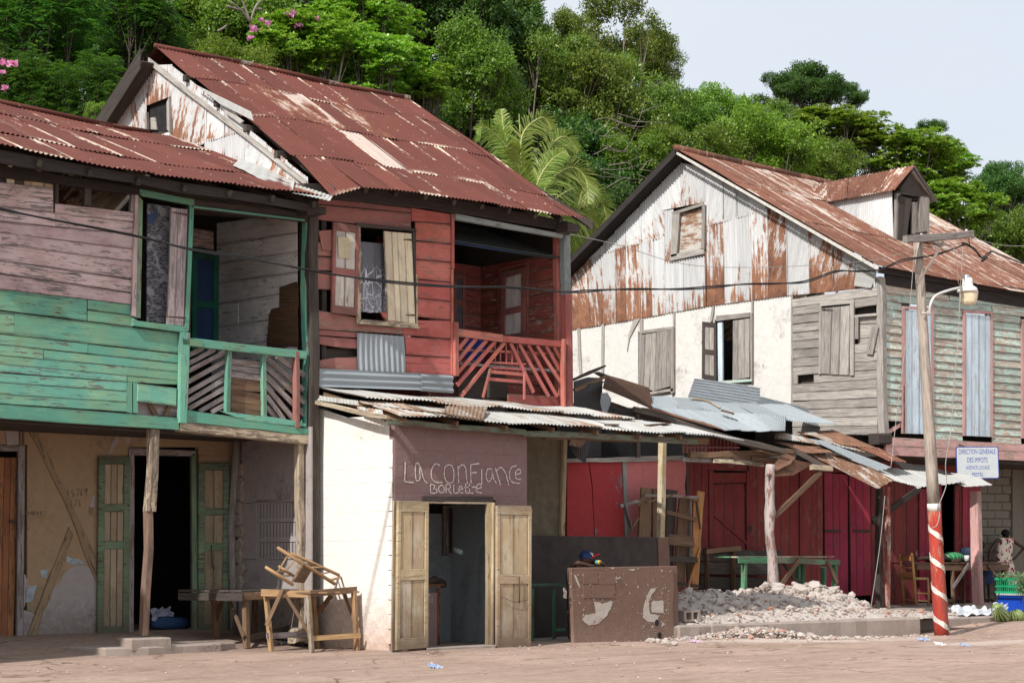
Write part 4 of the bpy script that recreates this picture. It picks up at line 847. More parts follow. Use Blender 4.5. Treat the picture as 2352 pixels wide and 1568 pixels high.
for s0 in (-.65, 1.7, 4.0): tube('ridge_cap', [rp2(s0, 0, .07), rp2(min(s0+2.4, 6.15), 0, .08)], .05, m_roofred, rh, 8)['rust'] = .8
gq('lifted_sheet', rh, m_wtin, vA, [(1380, 10), (1770, 200), (1790, 265), (1560, 150)], SB-.18, th=.02)
gq('torn_edge', rh, m_rtin, vA, [(1560, 155), (1640, 190), (1722, 270), (1700, 285), (1600, 215)], SB-.1, th=.02, cuts=3, jit=.02)
for i in range(9): beam('rafter', rp2(-.1+i*.72, 0, -.10), rp2(-.1+i*.72, .97, -.10), .07, .1, m_dark, rh)
prism('verge_board', [rp2(6.12, 0, .0), rp2(6.12, 1, .0), rp2(6.12, 1, -.16), rp2(6.12, 0, -.16)], Vector((1, 0, 0)), .03, m_dark, rh)
# shell
prism('lining_wall', [(SB+.09, 1.95, 3.9), (SB+.09, 1.95, 7.3), (SB+.09, apt, 10.6), (SB+.09, 9.9, 8.7), (SB+.09, 9.9, 3.9)], NG, .03, m_dark, rh)
prism('end_wall', [(SRR+.16, 1.95, 6.9), (SRR+.16, 1.95, 7.35), (SRR+.16, 6.95, 10.6), (SRR+.16, 9.6, 9.0), (SRR+.16, 9.9, 3.9), (SRR+.16, 4.3, 3.9)], NG, .03, m_dark, rh)
box('inner_wall', (SB, 9.9, 0), (SRR, 10, 8), m_void, rh); box('inner_wall', (SRR+.03, TR+.2, 0), (SRR+.1, 10, 7.6), m_dark, rh)
box('upper_floor', (SB+.02, TR+.1, 3.85), (2.3, 9.9, 3.95), m_dark, rh); box('partition', (2.35, TR+.1, 4.0), (2.4, TBk, 7.2), m_redin, rh)
box('partition', (SB+.05, TR+1.6, 4.0), (2.3, TR+1.68, 7.4), m_void, rh)
fq('inner_lining', rh, m_dark, vB, [(185, 1280), (455, 1280), (455, 1360), (185, 1360)], TR+.12, th=.02)
# stained block side wall under the green balcony, with ventilation slots
gq('side_wall', rh, m_grpl, vF, [(1500, 100), (1960, 60), (1960, 512), (1500, 540)], SB, th=.03)
gq('side_wall', rh, m_grpl, vF, [(1500, 542), (1618, 535), (1620, 890), (1500, 890)], SB, th=.03)
gq('side_wall', rh, m_grpl, vF, [(1500, 892), (1960, 895), (1960, 1420), (1500, 1345)], SB, th=.03)
gq('side_wall', rh, m_grpl, vF, [(1862, 518), (1960, 512), (1960, 893), (1862, 893)], SB, th=.03)
gq('vent_shade_sheet', rh, m_void, vF, [(1600, 510), (1880, 510), (1880, 900), (1600, 900)], SB+.12, th=.01)  # dark sheet added behind the slots so they look shaded
for a, b in ((520, 535), (632, 660), (752, 785), (880, 893)): gq('vent_rail', rh, m_grpl, vF, [(1618, a), (1862, a-4), (1862, b-4), (1618, b)], SB, th=.03)
for r_ in range(3):
    y0, y1 = [(535, 632), (660, 752), (785, 880)][r_]
    for i in range(12): x = 1622+i*20.4; gq('vent_bar', rh, m_grpl, vF, [(x, y0), (x+10.5, y0), (x+10.5, y1), (x, y1)], SB, th=.028)
for i in range(10):  # rubble filling beside the corner
    y = 330+i*78; c0 = G3(vF(1505+rnd.uniform(-8, 8), y), SB-.03)
    bmv, bmf = None, None
    prism('stone', [c0+Vector((0, rnd.uniform(.12, .17)*math.cos(a_), rnd.uniform(.10, .15)*math.sin(a_))) for a_ in [j*math.pi/3 for j in range(6)]], NG, .05, m_conc, rh, jit=.01, bev=.025)
tube('crooked_post', [G3(vF(1490, 130), SB-.12), G3(vF(1470, 400), SB-.12), G3(vF(1452, 700), SB-.12), G3(vF(1460, 1060), SB-.12), G3(vF(1465, 1330), SB-.12)], [.07, .065, .07, .065, .07], m_grey, rh, 8, .08)
scrib(rh, vF, [], 0, 0, m_char) if False else None

# ================================================================ SHOP
shop = thing('lottery_shop', (1.36, .9, 0), 'small block shop with a whitewashed side and brown front lettered LA CONFIANCE BORLETTE', 'shop')
ow = [(472, 188), (1222, 245), (1224, 1470), (1045, 1462), (1045, 628), (660, 606), (668, 1475), (468, 1492)]
fr_ = prism('front_wall', [F3(vG(*p), .12) for p in ow], NF, .12, m_brpl, shop, bev=.01)
def wallmat(name, base_mat_fn): pass
prism('side_wall', [G3(vG(*p), 0)+Vector((.12, .012, 0)) for p in [(472, 190), (370, 152), (215, 160), (60, 105), (60, 1470), (469, 1492)]], NG, .12, m_whpl, shop, bev=.015)
# block joints on the whitewashed side: each course is a slightly proud block face
for r_ in range(15):
    for c_i in range(5):
        z0 = .12+r_*.225; z1 = z0+.215; a = -.0+(c_i-.5*(r_ % 2))*.42; b = a+.41
        a = max(a, .02); b = min(b, 1.9)
        if b-a < .08 or z1 > 3.45: continue
        if c_i == 0 and r_ % 2: pass
        prism('block', [(.0, a, z0), (.0, b, z0), (.0, b, z1), (.0, a, z1)], NG, .0012+rnd.uniform(0, .003), m_whpl, shop, jit=.006, bev=.003, cuts=1)
for r_ in range(7):
    for c_i in range(8):
        z0 = 1.92+.06+r_*.225; z1 = z0+.214; a = (c_i-.5*(r_ % 2))*.42; b = a+.41; a = max(a, .04); b = min(b, 2.66)
        if b-a < .08 or z1 > 3.42: continue
        if z0 < 2.32 and b > .62 and a < 2.12: continue
        prism('block', [(a, .0, z0), (b, .0, z0), (b, .0, z1), (a, .0, z1)], NF, .002+rnd.uniform(0, .004), m_brpl, shop, jit=.006, bev=.003, cuts=1)
fq('lintel', shop, m_dark, vG, [(655, 602), (1052, 606), (1050, 634), (655, 628)], -.005, th=.03)
fq('door_frame', shop, m_postw, vG, [(665, 630), (1045, 636), (1045, 648), (680, 644)], .06, th=.09)
fq('door_frame', shop, m_lightw, vG, [(1012, 640), (1045, 640), (1045, 1455), (1012, 1450)], .02, th=.06, cuts=4, jit=.006)
fq('door_frame', shop, m_lightw, vG, [(1048, 640), (1058, 640), (1052, 1465), (1040, 1465)], -.03, th=.05, cuts=4, jit=.006)
fq('door_frame', shop, m_lightw, vG, [(668, 640), (682, 640), (680, 1450), (668, 1450)], .02, th=.06)
leaf(shop, F3(vG(512, 628), -.08), F3(vG(682, 633), -.08), F3(vG(676, 1455), -.08), F3(vG(502, 1470), -.08), NF, .05, m_lightw, m_lightw, rails=(0, .50, 1), stile=.06, rail=.17, boards=2)
beam('door_edge', F3(vG(507, 628), -.02), F3(vG(496, 1470), -.02), .1, .03, m_lightw, shop)
leaf(shop, F3(vG(1070, 655), -.12), F3(vG(1262, 657), -.12), F3(vG(1260, 1455), -.12), F3(vG(1068, 1455), -.12), NF, .05, m_lightw, m_lightw, rails=(0, .48, 1), stile=.06, rail=.15, boards=2)
beam('door_edge', F3(vG(1268, 672), -.1), F3(vG(1264, 1450), -.1), .05, .025, m_lightw, shop)
tube('door_hook', [F3(vG(1205, 1055), -.19), F3(vG(1206, 1130), -.19), F3(vG(1206, 1205), -.19)], .009, m_iron, shop, 6)
tube('door_wire', spline([F3(vG(1110, 1170), -.19), F3(vG(1180, 1198), -.19), F3(vG(1255, 1185), -.19)], 4), .004, m_iron, shop, 5)
# painted lettering
k = NT('chalk_paint'); n_c = k.noise(k.coords(rand=False), 42, 1, 4, .7); m_chalk = k.done(k.mix(k.ramp(n_c, .40, .52), (.30, .215, .20), (.66, .61, .58)), .95, .1)
S = lambda *a: list(a)
LT = [S((562, 408), (560, 470), (556, 522)), S((556, 520), (608, 526)),
      S((640, 430), (622, 415), (618, 470), (625, 515), (645, 500), (640, 440)), S((634, 412), (650, 450), (665, 505), (685, 530)),
      S((756, 430), (730, 420), (708, 460), (715, 510), (745, 525), (772, 522)),
      S((806, 425), (784, 440), (782, 490), (800, 525), (828, 522), (836, 480), (826, 435), (806, 425)),
      S((862, 525), (860, 470), (858, 432)), S((858, 450), (880, 425), (900, 440), (905, 490), (912, 532)),
      S((932, 530), (930, 470), (930, 425)), S((930, 424), (978, 418)), S((930, 470), (965, 468)),
      S((992, 450), (992, 535)),
      S((1050, 450), (1025, 450), (1016, 490), (1030, 520), (1048, 500), (1052, 455)), S((1052, 455), (1058, 500), (1075, 530)),
      S((1068, 440), (1098, 540)), S((1075, 460), (1100, 440), (1125, 470), (1145, 540)),
      S((1190, 430), (1160, 440), (1148, 480), (1160, 520), (1205, 530)),
      S((1185, 480), (1212, 470), (1205, 450), (1185, 462), (1185, 500), (1215, 508))]
scrib(shop, vG, LT, -.009, .0098, m_chalk)
LT2 = [S((703, 535), (704, 585)), S((703, 535), (725, 540), (722, 556), (706, 560)), S((706, 560), (738, 564), (736, 582), (704, 586)),
       S((762, 538), (748, 560), (760, 582), (780, 575), (778, 548), (762, 538)),
       S((790, 535), (792, 585)), S((790, 535), (815, 540), (812, 558), (795, 562)), S((800, 562), (822, 590)),
       S((834, 535), (835, 585)), S((835, 585), (858, 583)),
       S((864, 565), (885, 560), (876, 546), (864, 555), (864, 578), (888, 584)),
       S((902, 530), (902, 580), (920, 584)), S((892, 552), (935, 550)), S((924, 532), (924, 580), (945, 584)), S((918, 552), (958, 550)),
       S((965, 560), (990, 552), (980, 532), (964, 545), (962, 575), (994, 584))]
scrib(shop, vG, LT2, -.009, .009, m_chalk)
# interior
fq('inner_wall', shop, m_blpl, vG, [(680, 700), (1240, 700), (1240, 1420), (680, 1420)], 1.75, th=.05)
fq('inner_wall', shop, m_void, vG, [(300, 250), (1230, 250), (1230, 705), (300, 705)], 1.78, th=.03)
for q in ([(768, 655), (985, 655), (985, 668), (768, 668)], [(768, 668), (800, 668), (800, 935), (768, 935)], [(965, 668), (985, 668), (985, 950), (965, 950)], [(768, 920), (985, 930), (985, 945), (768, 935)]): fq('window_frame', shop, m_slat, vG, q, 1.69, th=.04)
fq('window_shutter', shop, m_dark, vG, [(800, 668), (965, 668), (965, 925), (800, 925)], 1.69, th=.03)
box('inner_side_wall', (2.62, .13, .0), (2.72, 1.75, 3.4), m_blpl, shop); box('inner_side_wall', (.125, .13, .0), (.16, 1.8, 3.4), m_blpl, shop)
box('shop_floor', (.0, .0, -.05), (2.72, 1.8, .02), m_conc, shop)
struct(prism('doorstep', [F3(vG(680, 1462), -.25), F3(vG(1070, 1462), -.25), F3(vG(1070, 1462), .1), F3(vG(680, 1462), .1)], NU, .04, m_conc, cuts=4, jit=.02))
# open bay: olive board wall, black half wall, posts
t_b = 1.9
fq('bay_wall', shop, flat('olive_board', (.13, .11, .075), .8), vG, [(1226, 240), (1436, 240), (1436, 832), (1226, 832)], t_b+.03, th=.04)
prism('half_wall', [F3((1190, 1229), t_b), F3((1501, 1233), t_b), F3((1512, 1360), t_b), F3((1512, 1500), t_b)+Vector((0, 0, .3)), F3((1190, 1500), t_b)+Vector((0, 0, .3))], NF, .12, m_blackp, shop)
fq('half_wall_end', shop, m_brpl2, vK, [(1936, 192), (2130, 200), (2150, 800), (2150, 1300), (1970, 1300)], t_b-.01, th=.13)
beam('post', F3(vG(1457, 250), t_b-.02), F3(vG(1440, 828), t_b-.02), .10, .11, m_lightw, shop)
beam('post', F3((1521, 1000), t_b-.02), F3((1518, 1236), t_b-.02), .13, .125, m_lightw, shop, jit=.008)
beam('post', F3((1526, 1232), t_b+.02), F3((1530, 1305), t_b+.02), .12, .13, m_brpl2, shop)
# parapet
pt = [(1306, 1303), (1540, 1299), (1543, 1340), (1539, 1400), (1545, 1480), (1312, 1483)]
par = prism('parapet', [F3(p, .05) for p in [(1306, 1303), (1540, 1299), (1543, 1340), (1540, 1400), (1546, 1481), (1312, 1485)]], NF, .05+.01, m_brpl2, shop, bev=.012)
prism('parapet', [F3(p, .22) for p in [(1303, 1304), (1540, 1299), (1546, 1481), (1309, 1485)]], NF, .165, m_brpl2, shop, bev=.012)
m_expo = plaster('exposed_block', (.46, .41, .36), (.20, .12, .09), .95, 0, rough_h=.05, second=(.24, .155, .12), sthr=.54)
for q in ([(1400, 860), (1560, 862), (1540, 885), (1480, 892)], [(1040, 815), (1110, 830), (1100, 860), (1060, 850)], [(1120, 1030), (1240, 1050), (1150, 1080)], [(560, 1080), (650, 1120), (620, 1200), (570, 1170)], [(2090, 860), (2150, 890), (2140, 915), (2100, 890)], [(40, 1250), (75, 1270), (110, 1430), (95, 1470), (50, 1470)], [(330, 965), (365, 975), (360, 1000), (335, 995)], [(435, 965), (465, 970), (460, 995), (440, 998)], [(1140, 1080), (1170, 1120), (1160, 1150), (1142, 1130)]): fq('bare_patch', shop, m_expo, vK, ragged(q, 5, .15), -.012, th=.003, bev=.001)
for q in ([(262, 980), (300, 985), (345, 1080), (400, 1250), (385, 1255), (330, 1160), (290, 1060)],): fq('bare_patch', shop, m_expo, vK, ragged(q, 7), -.012, th=.003, bev=.001)
for q in ([(196, 1228), (240, 1240), (286, 1225), (288, 1250), (262, 1300), (215, 1345), (170, 1352), (135, 1325), (150, 1298), (205, 1290)],
          [(520, 1155), (485, 1165), (465, 1200), (450, 1260), (446, 1310), (470, 1332), (515, 1338), (530, 1300), (480, 1290), (475, 1230), (490, 1195)], [(490, 1230), (550, 1222), (552, 1290), (490, 1285)], [(548, 1335), (560, 1345), (540, 1360)], [(44, 1160), (56, 1175), (54, 1215), (42, 1210)]): fq('bare_patch', shop, m_expo, vH, ragged(q, 9, .16), -.012, th=.003, bev=.001)
for q in ([(140, 1080), (302, 1085), (302, 1215), (140, 1215)],): 
    for a_, b_ in (((140, 1078), (218, 1140)), ((222, 1078), (302, 1142)), ((140, 1145), (180, 1212)), ((184, 1146), (302, 1212))): fq('block', shop, m_brpl2, vH, [(a_[0], a_[1]), (b_[0], a_[1]), (b_[0], b_[1]), (a_[0], b_[1])], -.012, th=.008, jit=.004)
parts = []
for i in range(420):   # small chips knocked out of the parapet paint
    zx = rnd.choice([(130, 310, 1075, 1330), (450, 580, 1150, 1420), (60, 600, 1050, 1420)]); x, y = rnd.uniform(zx[0], zx[1]), rnd.uniform(zx[2], zx[3])
    c0 = F3(vH(x, y), -.012); r = rnd.uniform(.004, .010) if rnd.random() < .85 else rnd.uniform(.012, .022); k_ = 6
    ring = [c0+Vector((r*rnd.uniform(.5, 1.3)*math.cos(j*1.05), -.0022, r*rnd.uniform(.5, 1.3)*math.sin(j*1.05))) for j in range(k_)]; back = [v+Vector((0, .003, 0)) for v in ring]
    parts.append((ring+back, [tuple(range(k_))]+[(j, j+k_, (j+1) % k_+k_, (j+1) % k_) for j in range(k_)]))
V, Fc = joinmesh(parts); mobj('paint_chips', V, Fc, m_expo, shop, Matrix.Translation(F3(vH(320, 1250), -.01)))['kind'] = 'stuff'
for p in ((517, 1337), (532, 1402)):
    c0 = F3(vH(*p), -.013); prism('hollow', [c0+Vector((.055*math.cos(j*.9), 0, .06*math.sin(j*.9))) for j in range(7)], NF, .003, m_void, shop, bev=.001)  # flat dark discs painted as the shade inside two holes
# lean-to roof
fz, bz = 3.56, 4.14
def lr(s, v, dz=0.): return Vector((s, -.38+v*2.25, fz+(bz-fz)*v+dz+.02*math.sin(s*2.1+v)))
s = -.12; i = 0
while s < 5.9:
    s1 = min(s+.72, 6.0)
    tin('roof_sheet', lr(s, 1, .03), lr(s1+.05, 1, .03), lr(s1+.05, .42, .10+rnd.uniform(0, .05)), lr(s, .42, .09+rnd.uniform(0, .03)), m_wtin, shop, rust=rnd.uniform(.25, .6), wob=.02, n=NU); s = s1
s = -.12
while s < 6.6:
    s1 = s+.72
    tin('roof_sheet', lr(s, .5, .03), lr(s1+.05, .5, .03), lr(s1+.05, rnd.uniform(-.01, .03), .03), lr(s, rnd.uniform(-.01, .03), .03), m_wtin, shop, rust=rnd.uniform(.15, .6), wob=.015, n=NU, amp=.012, pitch=.08); s = s1
tin('roof_sheet', lr(s, .5, .03), lr(s+.3, .42, .03), lr(8.0, .02, .0), lr(s, .0, .03), m_wtin, shop, rust=.3, n=NU, amp=.012, pitch=.08)
for q, rr, dz in () and (([(300, 85), (780, 130), (1000, 170), (800, 140)], .8, 0), ([(785, 95), (1025, 105), (1000, 185), (780, 145)], .55, .0), ([(40, 30), (300, 65), (305, 92), (45, 60)], .2, 0), ([(290, 95), (440, 120), (445, 160), (300, 115)], .3, 0)):
    pass
for q, rr in (([(300, 85, .5), (780, 130, .6), (1000, 172, -.3), (800, 142, -.3)], .8), ([(785, 95, .5), (1025, 105, .5), (1000, 185, -.36), (780, 145, -.36)], .6), ([(40, 30, 1.95), (300, 65, .75), (305, 92, .7), (45, 60, 1.9)], .3), ([(290, 95, .75), (440, 120, .1), (445, 160, .0), (300, 115, .7)], .4)):
    tin('loose_sheet', *[F3(vG(p_[0], p_[1]), p_[2]) for p_ in q], m_wtin, shop, rust=rr, n=NU, pitch=.09)
beam('fascia', F3(vG(455, 182), -.16), F3(vG(1240, 245), -.16), .05, .09, m_gtrim if False else wood('grey_green_fascia', (.16, .2, .15), (.16, .12, .09), .4, .4), shop, jit=.012)
beam('fascia', F3(vG(1230, 246), -.16), F3((1600, 1016), -.16), .05, .10, bpy.data.materials['grey_green_fascia'], shop, jit=.012)
beam('roof_beam', F3((1250, 1000), -.02), F3((1625, 1013), -.02), .08, .12, m_brown, shop)
beam('verge_pole', F3(vG(40, 75), 1.9), F3(vG(470, 165), -.2), .06, .07, m_postw, shop, jit=.015)
for x in range(7): beam('rafter', lr(x*1.05, .98, -.06), lr(x*1.05, .04, -.06), .05, .08, m_brown, shop)
beam('board_on_roof', F3(vM(1095, 775), .2), F3(vM(1360, 750), .5), .12, .03, m_brown, shop); beam('board_on_roof', F3(vM(608, 762), .0), F3(vM(738, 765), .0), .1, .03, m_brown, shop)
# ================================================================ MIDDLE LOT: lean-to between the houses
def Q(V, x, y, t): return F3(V(x, y), t)
ln = thing('street_shelter', (11, 3, .2), 'patchwork lean-to of grey and rusty tin sheets on crooked posts before red walls', 'shelter')
TW = 4.0
fq('wall', ln, m_rdpl, vH, [(40, 512), (148, 500), (165, 640), (180, 900), (180, 1300), (40, 1300)], TW, th=.10, cuts=4, jit=.01)
fq('wall', ln, m_rdpl, vH, [(150, 500), (318, 505), (330, 700), (345, 900), (345, 1300), (182, 1300), (182, 900), (168, 640)], TW, th=.11, cuts=3, jit=.006)
fq('timber_post', ln, m_grey, vH, [(318, 505), (342, 508), (372, 1300), (344, 1300)], TW, th=.13)
fq('wall', ln, m_pkpl, vH, [(343, 508), (645, 505), (650, 560), (640, 640), (648, 700), (650, 1300), (372, 1300)], TW, th=.11, cuts=4, jit=.012)
fq('timber_post', ln, m_dark, vH, [(648, 505), (660, 505), (672, 1300), (650, 1300)], TW, th=.12, cuts=4, jit=.01)
fq('wall_plate', ln, m_grey, vH, [(20, 500), (645, 480), (645, 508), (20, 520)], TW-.1, th=.08, cuts=5, jit=.01)
# red plank wall with its door
bx = [28, 105, 170, 228]
for a, b in zip(bx[:-1], bx[1:]): fq('board', ln, m_maroon, vL, [(a+1, 250), (b-1, 252), (b-1, 1460), (a+1, 1450)], TW+.15, th=.03, cuts=3, jit=.003)
fq('board', ln, m_maroon, vL, [(229, 252), (560, 262), (560, 345), (229, 340)], TW+.15, th=.035)
fq('door_frame', ln, m_maroon, vL, [(229, 342), (268, 342), (275, 1500), (240, 1500)], TW+.15, th=.05)
fq('door_frame', ln, m_maroon, vL, [(558, 345), (580, 346), (590, 1500), (560, 1500)], TW+.15, th=.05)
fq('door_frame', ln, m_maroon, vL, [(270, 360), (556, 362), (556, 448), (270, 455)], TW+.15, th=.03)
dd = prism('door', [Q(vL, *p, TW+.15) for p in ((282, 462), (545, 455), (552, 1400), (282, 1400))], NF, .022, m_maroon, ln)
for i in range(3): a = 285+i*88; prism('board', [Q(vL, *p, TW+.128) for p in ((a, 470), (a+84, 468), (a+84, 1395), (a, 1395))], NF, .006, m_maroon, dd)
prism('door_brace', [Q(vL, *p, TW+.12) for p in ((270, 730), (290, 730), (625, 1010), (605, 1022))], NF, .022, m_maroon, dd)
prism('lock', [Q(vL, *p, TW+.11) for p in ((583, 820), (612, 820), (612, 878), (583, 878))], NF, .03, m_iron, dd)
bx = [582, 650, 715, 790, 860, 935, 1015, 1050, 1120, 1172, 1222]
for a, b in zip(bx[:-1], bx[1:]): fq('board', ln, m_maroon, vL, [(a+1, 262), (b-1, 270), (b-1, 1500), (a+1, 1500)], TW+.15, th=.03+(.03 if a == 1015 else 0), cuts=3, jit=.003)
for i in range(15): x = 645+i*19; fq('louvre', ln, m_red2 if i < 7 else m_maroon, vH, [(x, 395), (x+13, 396), (x+13, 470), (x, 470)], TW-.2, th=.02)
fq('rail', ln, m_red2, vH, [(645, 432), (940, 436), (940, 446), (645, 444)], TW-.225, th=.02)
fq('post', ln, m_dark, vH, [(402, 240), (422, 240), (424, 492), (404, 492)], TW-.3, th=.06)
# side pieces and the dark corner shack behind
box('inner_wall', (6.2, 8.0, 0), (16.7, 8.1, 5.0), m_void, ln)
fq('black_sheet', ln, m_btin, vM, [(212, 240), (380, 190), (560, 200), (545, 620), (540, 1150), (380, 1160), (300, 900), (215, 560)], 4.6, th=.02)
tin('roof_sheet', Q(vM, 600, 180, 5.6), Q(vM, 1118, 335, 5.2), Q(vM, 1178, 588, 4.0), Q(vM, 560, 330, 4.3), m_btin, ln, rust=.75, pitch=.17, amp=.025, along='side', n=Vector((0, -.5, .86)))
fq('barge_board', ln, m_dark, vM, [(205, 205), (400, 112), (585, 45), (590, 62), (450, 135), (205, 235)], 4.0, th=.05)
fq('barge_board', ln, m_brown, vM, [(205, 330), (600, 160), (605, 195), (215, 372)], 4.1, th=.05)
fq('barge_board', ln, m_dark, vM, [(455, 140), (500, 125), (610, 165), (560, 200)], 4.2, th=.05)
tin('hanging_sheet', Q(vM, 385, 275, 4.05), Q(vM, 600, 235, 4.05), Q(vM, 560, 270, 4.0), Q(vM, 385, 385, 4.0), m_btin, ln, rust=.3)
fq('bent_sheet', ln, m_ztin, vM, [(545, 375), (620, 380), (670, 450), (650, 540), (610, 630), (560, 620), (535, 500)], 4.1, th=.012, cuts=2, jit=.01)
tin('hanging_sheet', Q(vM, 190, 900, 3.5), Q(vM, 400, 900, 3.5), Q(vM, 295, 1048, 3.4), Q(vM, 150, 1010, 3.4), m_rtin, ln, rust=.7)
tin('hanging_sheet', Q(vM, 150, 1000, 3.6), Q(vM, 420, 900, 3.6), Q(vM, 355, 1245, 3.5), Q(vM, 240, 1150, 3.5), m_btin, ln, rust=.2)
# big grey roof
G0 = lambda x, y, t: Q(vP, x, y, t)
def sheets(TL, TR, BR, BL, n_, mat, rust, **k):
    for i in range(n_):
        a, b = i/n_, (i+1)/n_+.03
        tin('roof_sheet', TL.lerp(TR, a), TL.lerp(TR, min(b, 1.02)), BL.lerp(BR, min(b, 1.02)), BL.lerp(BR, a), mat, ln, rust=rust+rnd.uniform(-.15, .15), n=Vector((0, -.3, .95)), lift=rnd.uniform(0, .03), **k)
sheets(G0(1489, 910, 5.4), G0(1800, 928, 5.2), G0(1915, 977, 3.3), G0(1500, 943, 3.5), 7, m_ztin, .2)
sheets(G0(1498, 938, 3.6), G0(1800, 955, 3.5), G0(1800, 992, 2.6), G0(1662, 990, 2.7), 4, m_ztin, .2)
sheets(G0(1470, 938, 3.55), G0(1560, 948, 3.5), G0(1660, 990, 2.7), G0(1600, 972, 2.9), 2, m_rtin, .95)
tin('upstand_sheet', G0(1595, 868, 5.3), G0(1745, 889, 5.3), G0(1745, 944, 5.0), G0(1578, 914, 5.0), m_ztin, ln, rust=.1, pitch=.11, amp=.016, along='side', n=Vector((0, -.9, .4)))
tin('upstand_sheet', G0(1742, 909, 5.2), G0(1892, 948, 5.2), G0(1880, 981, 4.8), G0(1742, 944, 4.9), m_ztin, ln, rust=.1, pitch=.11, amp=.016, along='side', n=Vector((0, -.9, .4)))
beam('verge_pole', G0(1455, 940, 3.5), G0(1800, 1040, 2.2), .12, .12, m_dark, ln, jit=.02)
beam('roof_pole', Q(vM, 620, 500, 4.2), Q(vM, 1560, 830, 3.0), .08, .11, m_dark, ln, jit=.015)
K_ = [('r', 'm_rtin', .85, [(395, 488, 3.5), (705, 478, 3.5), (1100, 634, 2.6), (760, 598, 2.7)]),
      ('r', 'm_rooforange', .80, [(880, 600, 2.75), (1105, 634, 2.75), (1350, 748, 2.0), (1180, 738, 2.0)]),
      ('r', 'm_wtin', .45, [(470, 500, 3.3), (560, 495, 3.3), (1000, 668, 2.5), (700, 590, 2.6)]),
      ('r', 'm_wtin', .5, [(195, 500, 3.2), (440, 520, 3.2), (620, 600, 2.9), (210, 545, 2.9)]),
      ('r', 'm_rtin', .75, [(200, 580, 3.0), (560, 605, 3.0), (700, 668, 2.4), (460, 668, 2.4)]),
      ('r', 'm_ztin', .42, [(510, 555, 2.75), (640, 562, 2.75), (1210, 795, 1.9), (1105, 825, 1.9)]),
      ('r', 'm_rtin', .45, [(485, 672, 2.6), (760, 690, 2.6), (1230, 905, 1.6), (1090, 975, 1.5)]),
      ('r', 'm_wtin', .35, [(760, 690, 2.6), (1110, 815, 2.5), (1450, 962, 1.55), (1225, 905, 1.6)]),
      ('r', 'm_wtin', .15, [(1110, 815, 2.4), (1330, 800, 2.4), (1650, 935, 1.55), (1440, 968, 1.5)]),
      ('r', 'm_wtin', .1, [(1300, 790, 2.5), (1500, 810, 2.5), (1850, 925, 1.6), (1640, 938, 1.5)]),
      ('r', 'm_wtin', .1, [(1500, 810, 2.5), (1985, 885, 2.2), (2085, 945, 1.7), (1850, 960, 1.5)]),
      ('r', 'm_btin', .2, [(1200, 745, 2.45), (1500, 775, 2.45), (1812, 882, 2.2), (1300, 800, 2.3)])]
for _, mn, ru, q in K_:
    tin('roof_sheet', *[Q(vN, *p) for p in q], globals()[mn], ln, rust=ru, n=Vector((0, -.4, .9)), wob=.02, ragged=.02)
tin('hanging_sheet', Q(vN, 275, 675, 2.4), Q(vN, 392, 695, 2.4), Q(vN, 345, 760, 1.95), Q(vN, 120, 882, 1.9), m_rtin, ln, rust=.95, amp=.006, n=Vector((0, -.9, .4)))
tin('hanging_sheet', Q(vN, 372, 728, 2.3), Q(vN, 552, 758, 2.3), Q(vN, 360, 860, 1.9), Q(vN, 150, 878, 1.92), m_rtin, ln, rust=.75, n=Vector((0, -.9, .4)))
for a, b, w_, h_, mt in [((0, 600, 3.2), (372, 665, 2.6), .1, .12, m_brown), ((0, 672, 2.9), (282, 662, 2.7), .1, .14, m_brown), ((0, 722, 2.7), (270, 730, 2.6), .08, .10, m_brown), ((350, 622, 2.7), (645, 780, 1.9), .07, .10, m_dark), ((520, 790, 1.95), (688, 812, 1.85), .12, .12, m_postw)]:
    beam('roof_pole', Q(vN, *a), Q(vN, *b), w_, h_, mt, ln, jit=.02)
for a, b, w_, h_, mt in [((65, 205, 3.0), (880, 178, 2.6), .11, .13, m_brown), ((440, 230, 2.8), (850, 262, 2.6), .08, .10, m_brown), ((5, 242, 3.1), (275, 258, 3.0), .08, .10, m_slat), ((280, 258, 2.9), (715, 292, 2.7), .07, .085, m_postw), ((480, 100, 2.7), (975, 190, 2.4), .08, .10, m_brown)]:
    beam('roof_pole', Q(vL, *a), Q(vL, *b), w_, h_, mt, ln, jit=.02)
tube('crooked_post', spline([Q(vL, 775, 290, 2.0), Q(vL, 770, 500, 2.0), Q(vL, 772, 700, 2.0), Q(vL, 768, 900, 2.0), Q(vL, 792, 1100, 2.0), Q(vL, 800, 1345, 2.0)], 4), [.095, .1, .1, .105, .1, .1, .095, .105, .12, .11, .1, .1, .1, .105, .1, .105, .11, .11, .115, .12, .125], wood('debarked_post', (.42, .36, .34), (.26, .16, .14), .35, .3), ln, 10, .06)
beam('post_brace', Q(vL, 805, 745, 2.0), Q(vL, 1210, 360, 1.9), .06, .11, m_brown, ln, jit=.01)
tube('twig', spline([Q(vM, 1650, 450, 4), Q(vM, 1830, 478, 3.8), Q(vM, 1990, 570, 3.6)], 5), .03, m_postw, ln, 6, .2)
for p0, p1, w_ in (((1995, 590), (2155, 630), .16), ((2075, 712), (2345, 775), .08)): beam('board_on_roof', Q(vM, *p0, 3.3), Q(vM, *p1, 3.1), w_, .03, m_brown, ln)

# ================================================================ RIGHT HOUSE
TT = 3.0; SX = fac(2025, 900, TT)[0]; SE = 26.6
ih = thing('tin_gabled_house', (22, TT, .2), 'large house with rust streaked white tin gable, dormer and flaking teal boards', 'house')
PA, PZ = 9.0, 11.98      # apex
EZ, ET = 8.10, 2.72      # front eave
def rp3(s, v, dz=0.): return Vector((s, PA+(ET-PA)*v, PZ+(EZ-PZ)*v+dz))
GN = Vector((SX, 0, 0))
gtop = lambda t: PZ-.12-(PZ-EZ)/(PA-ET)*abs(t-PA)
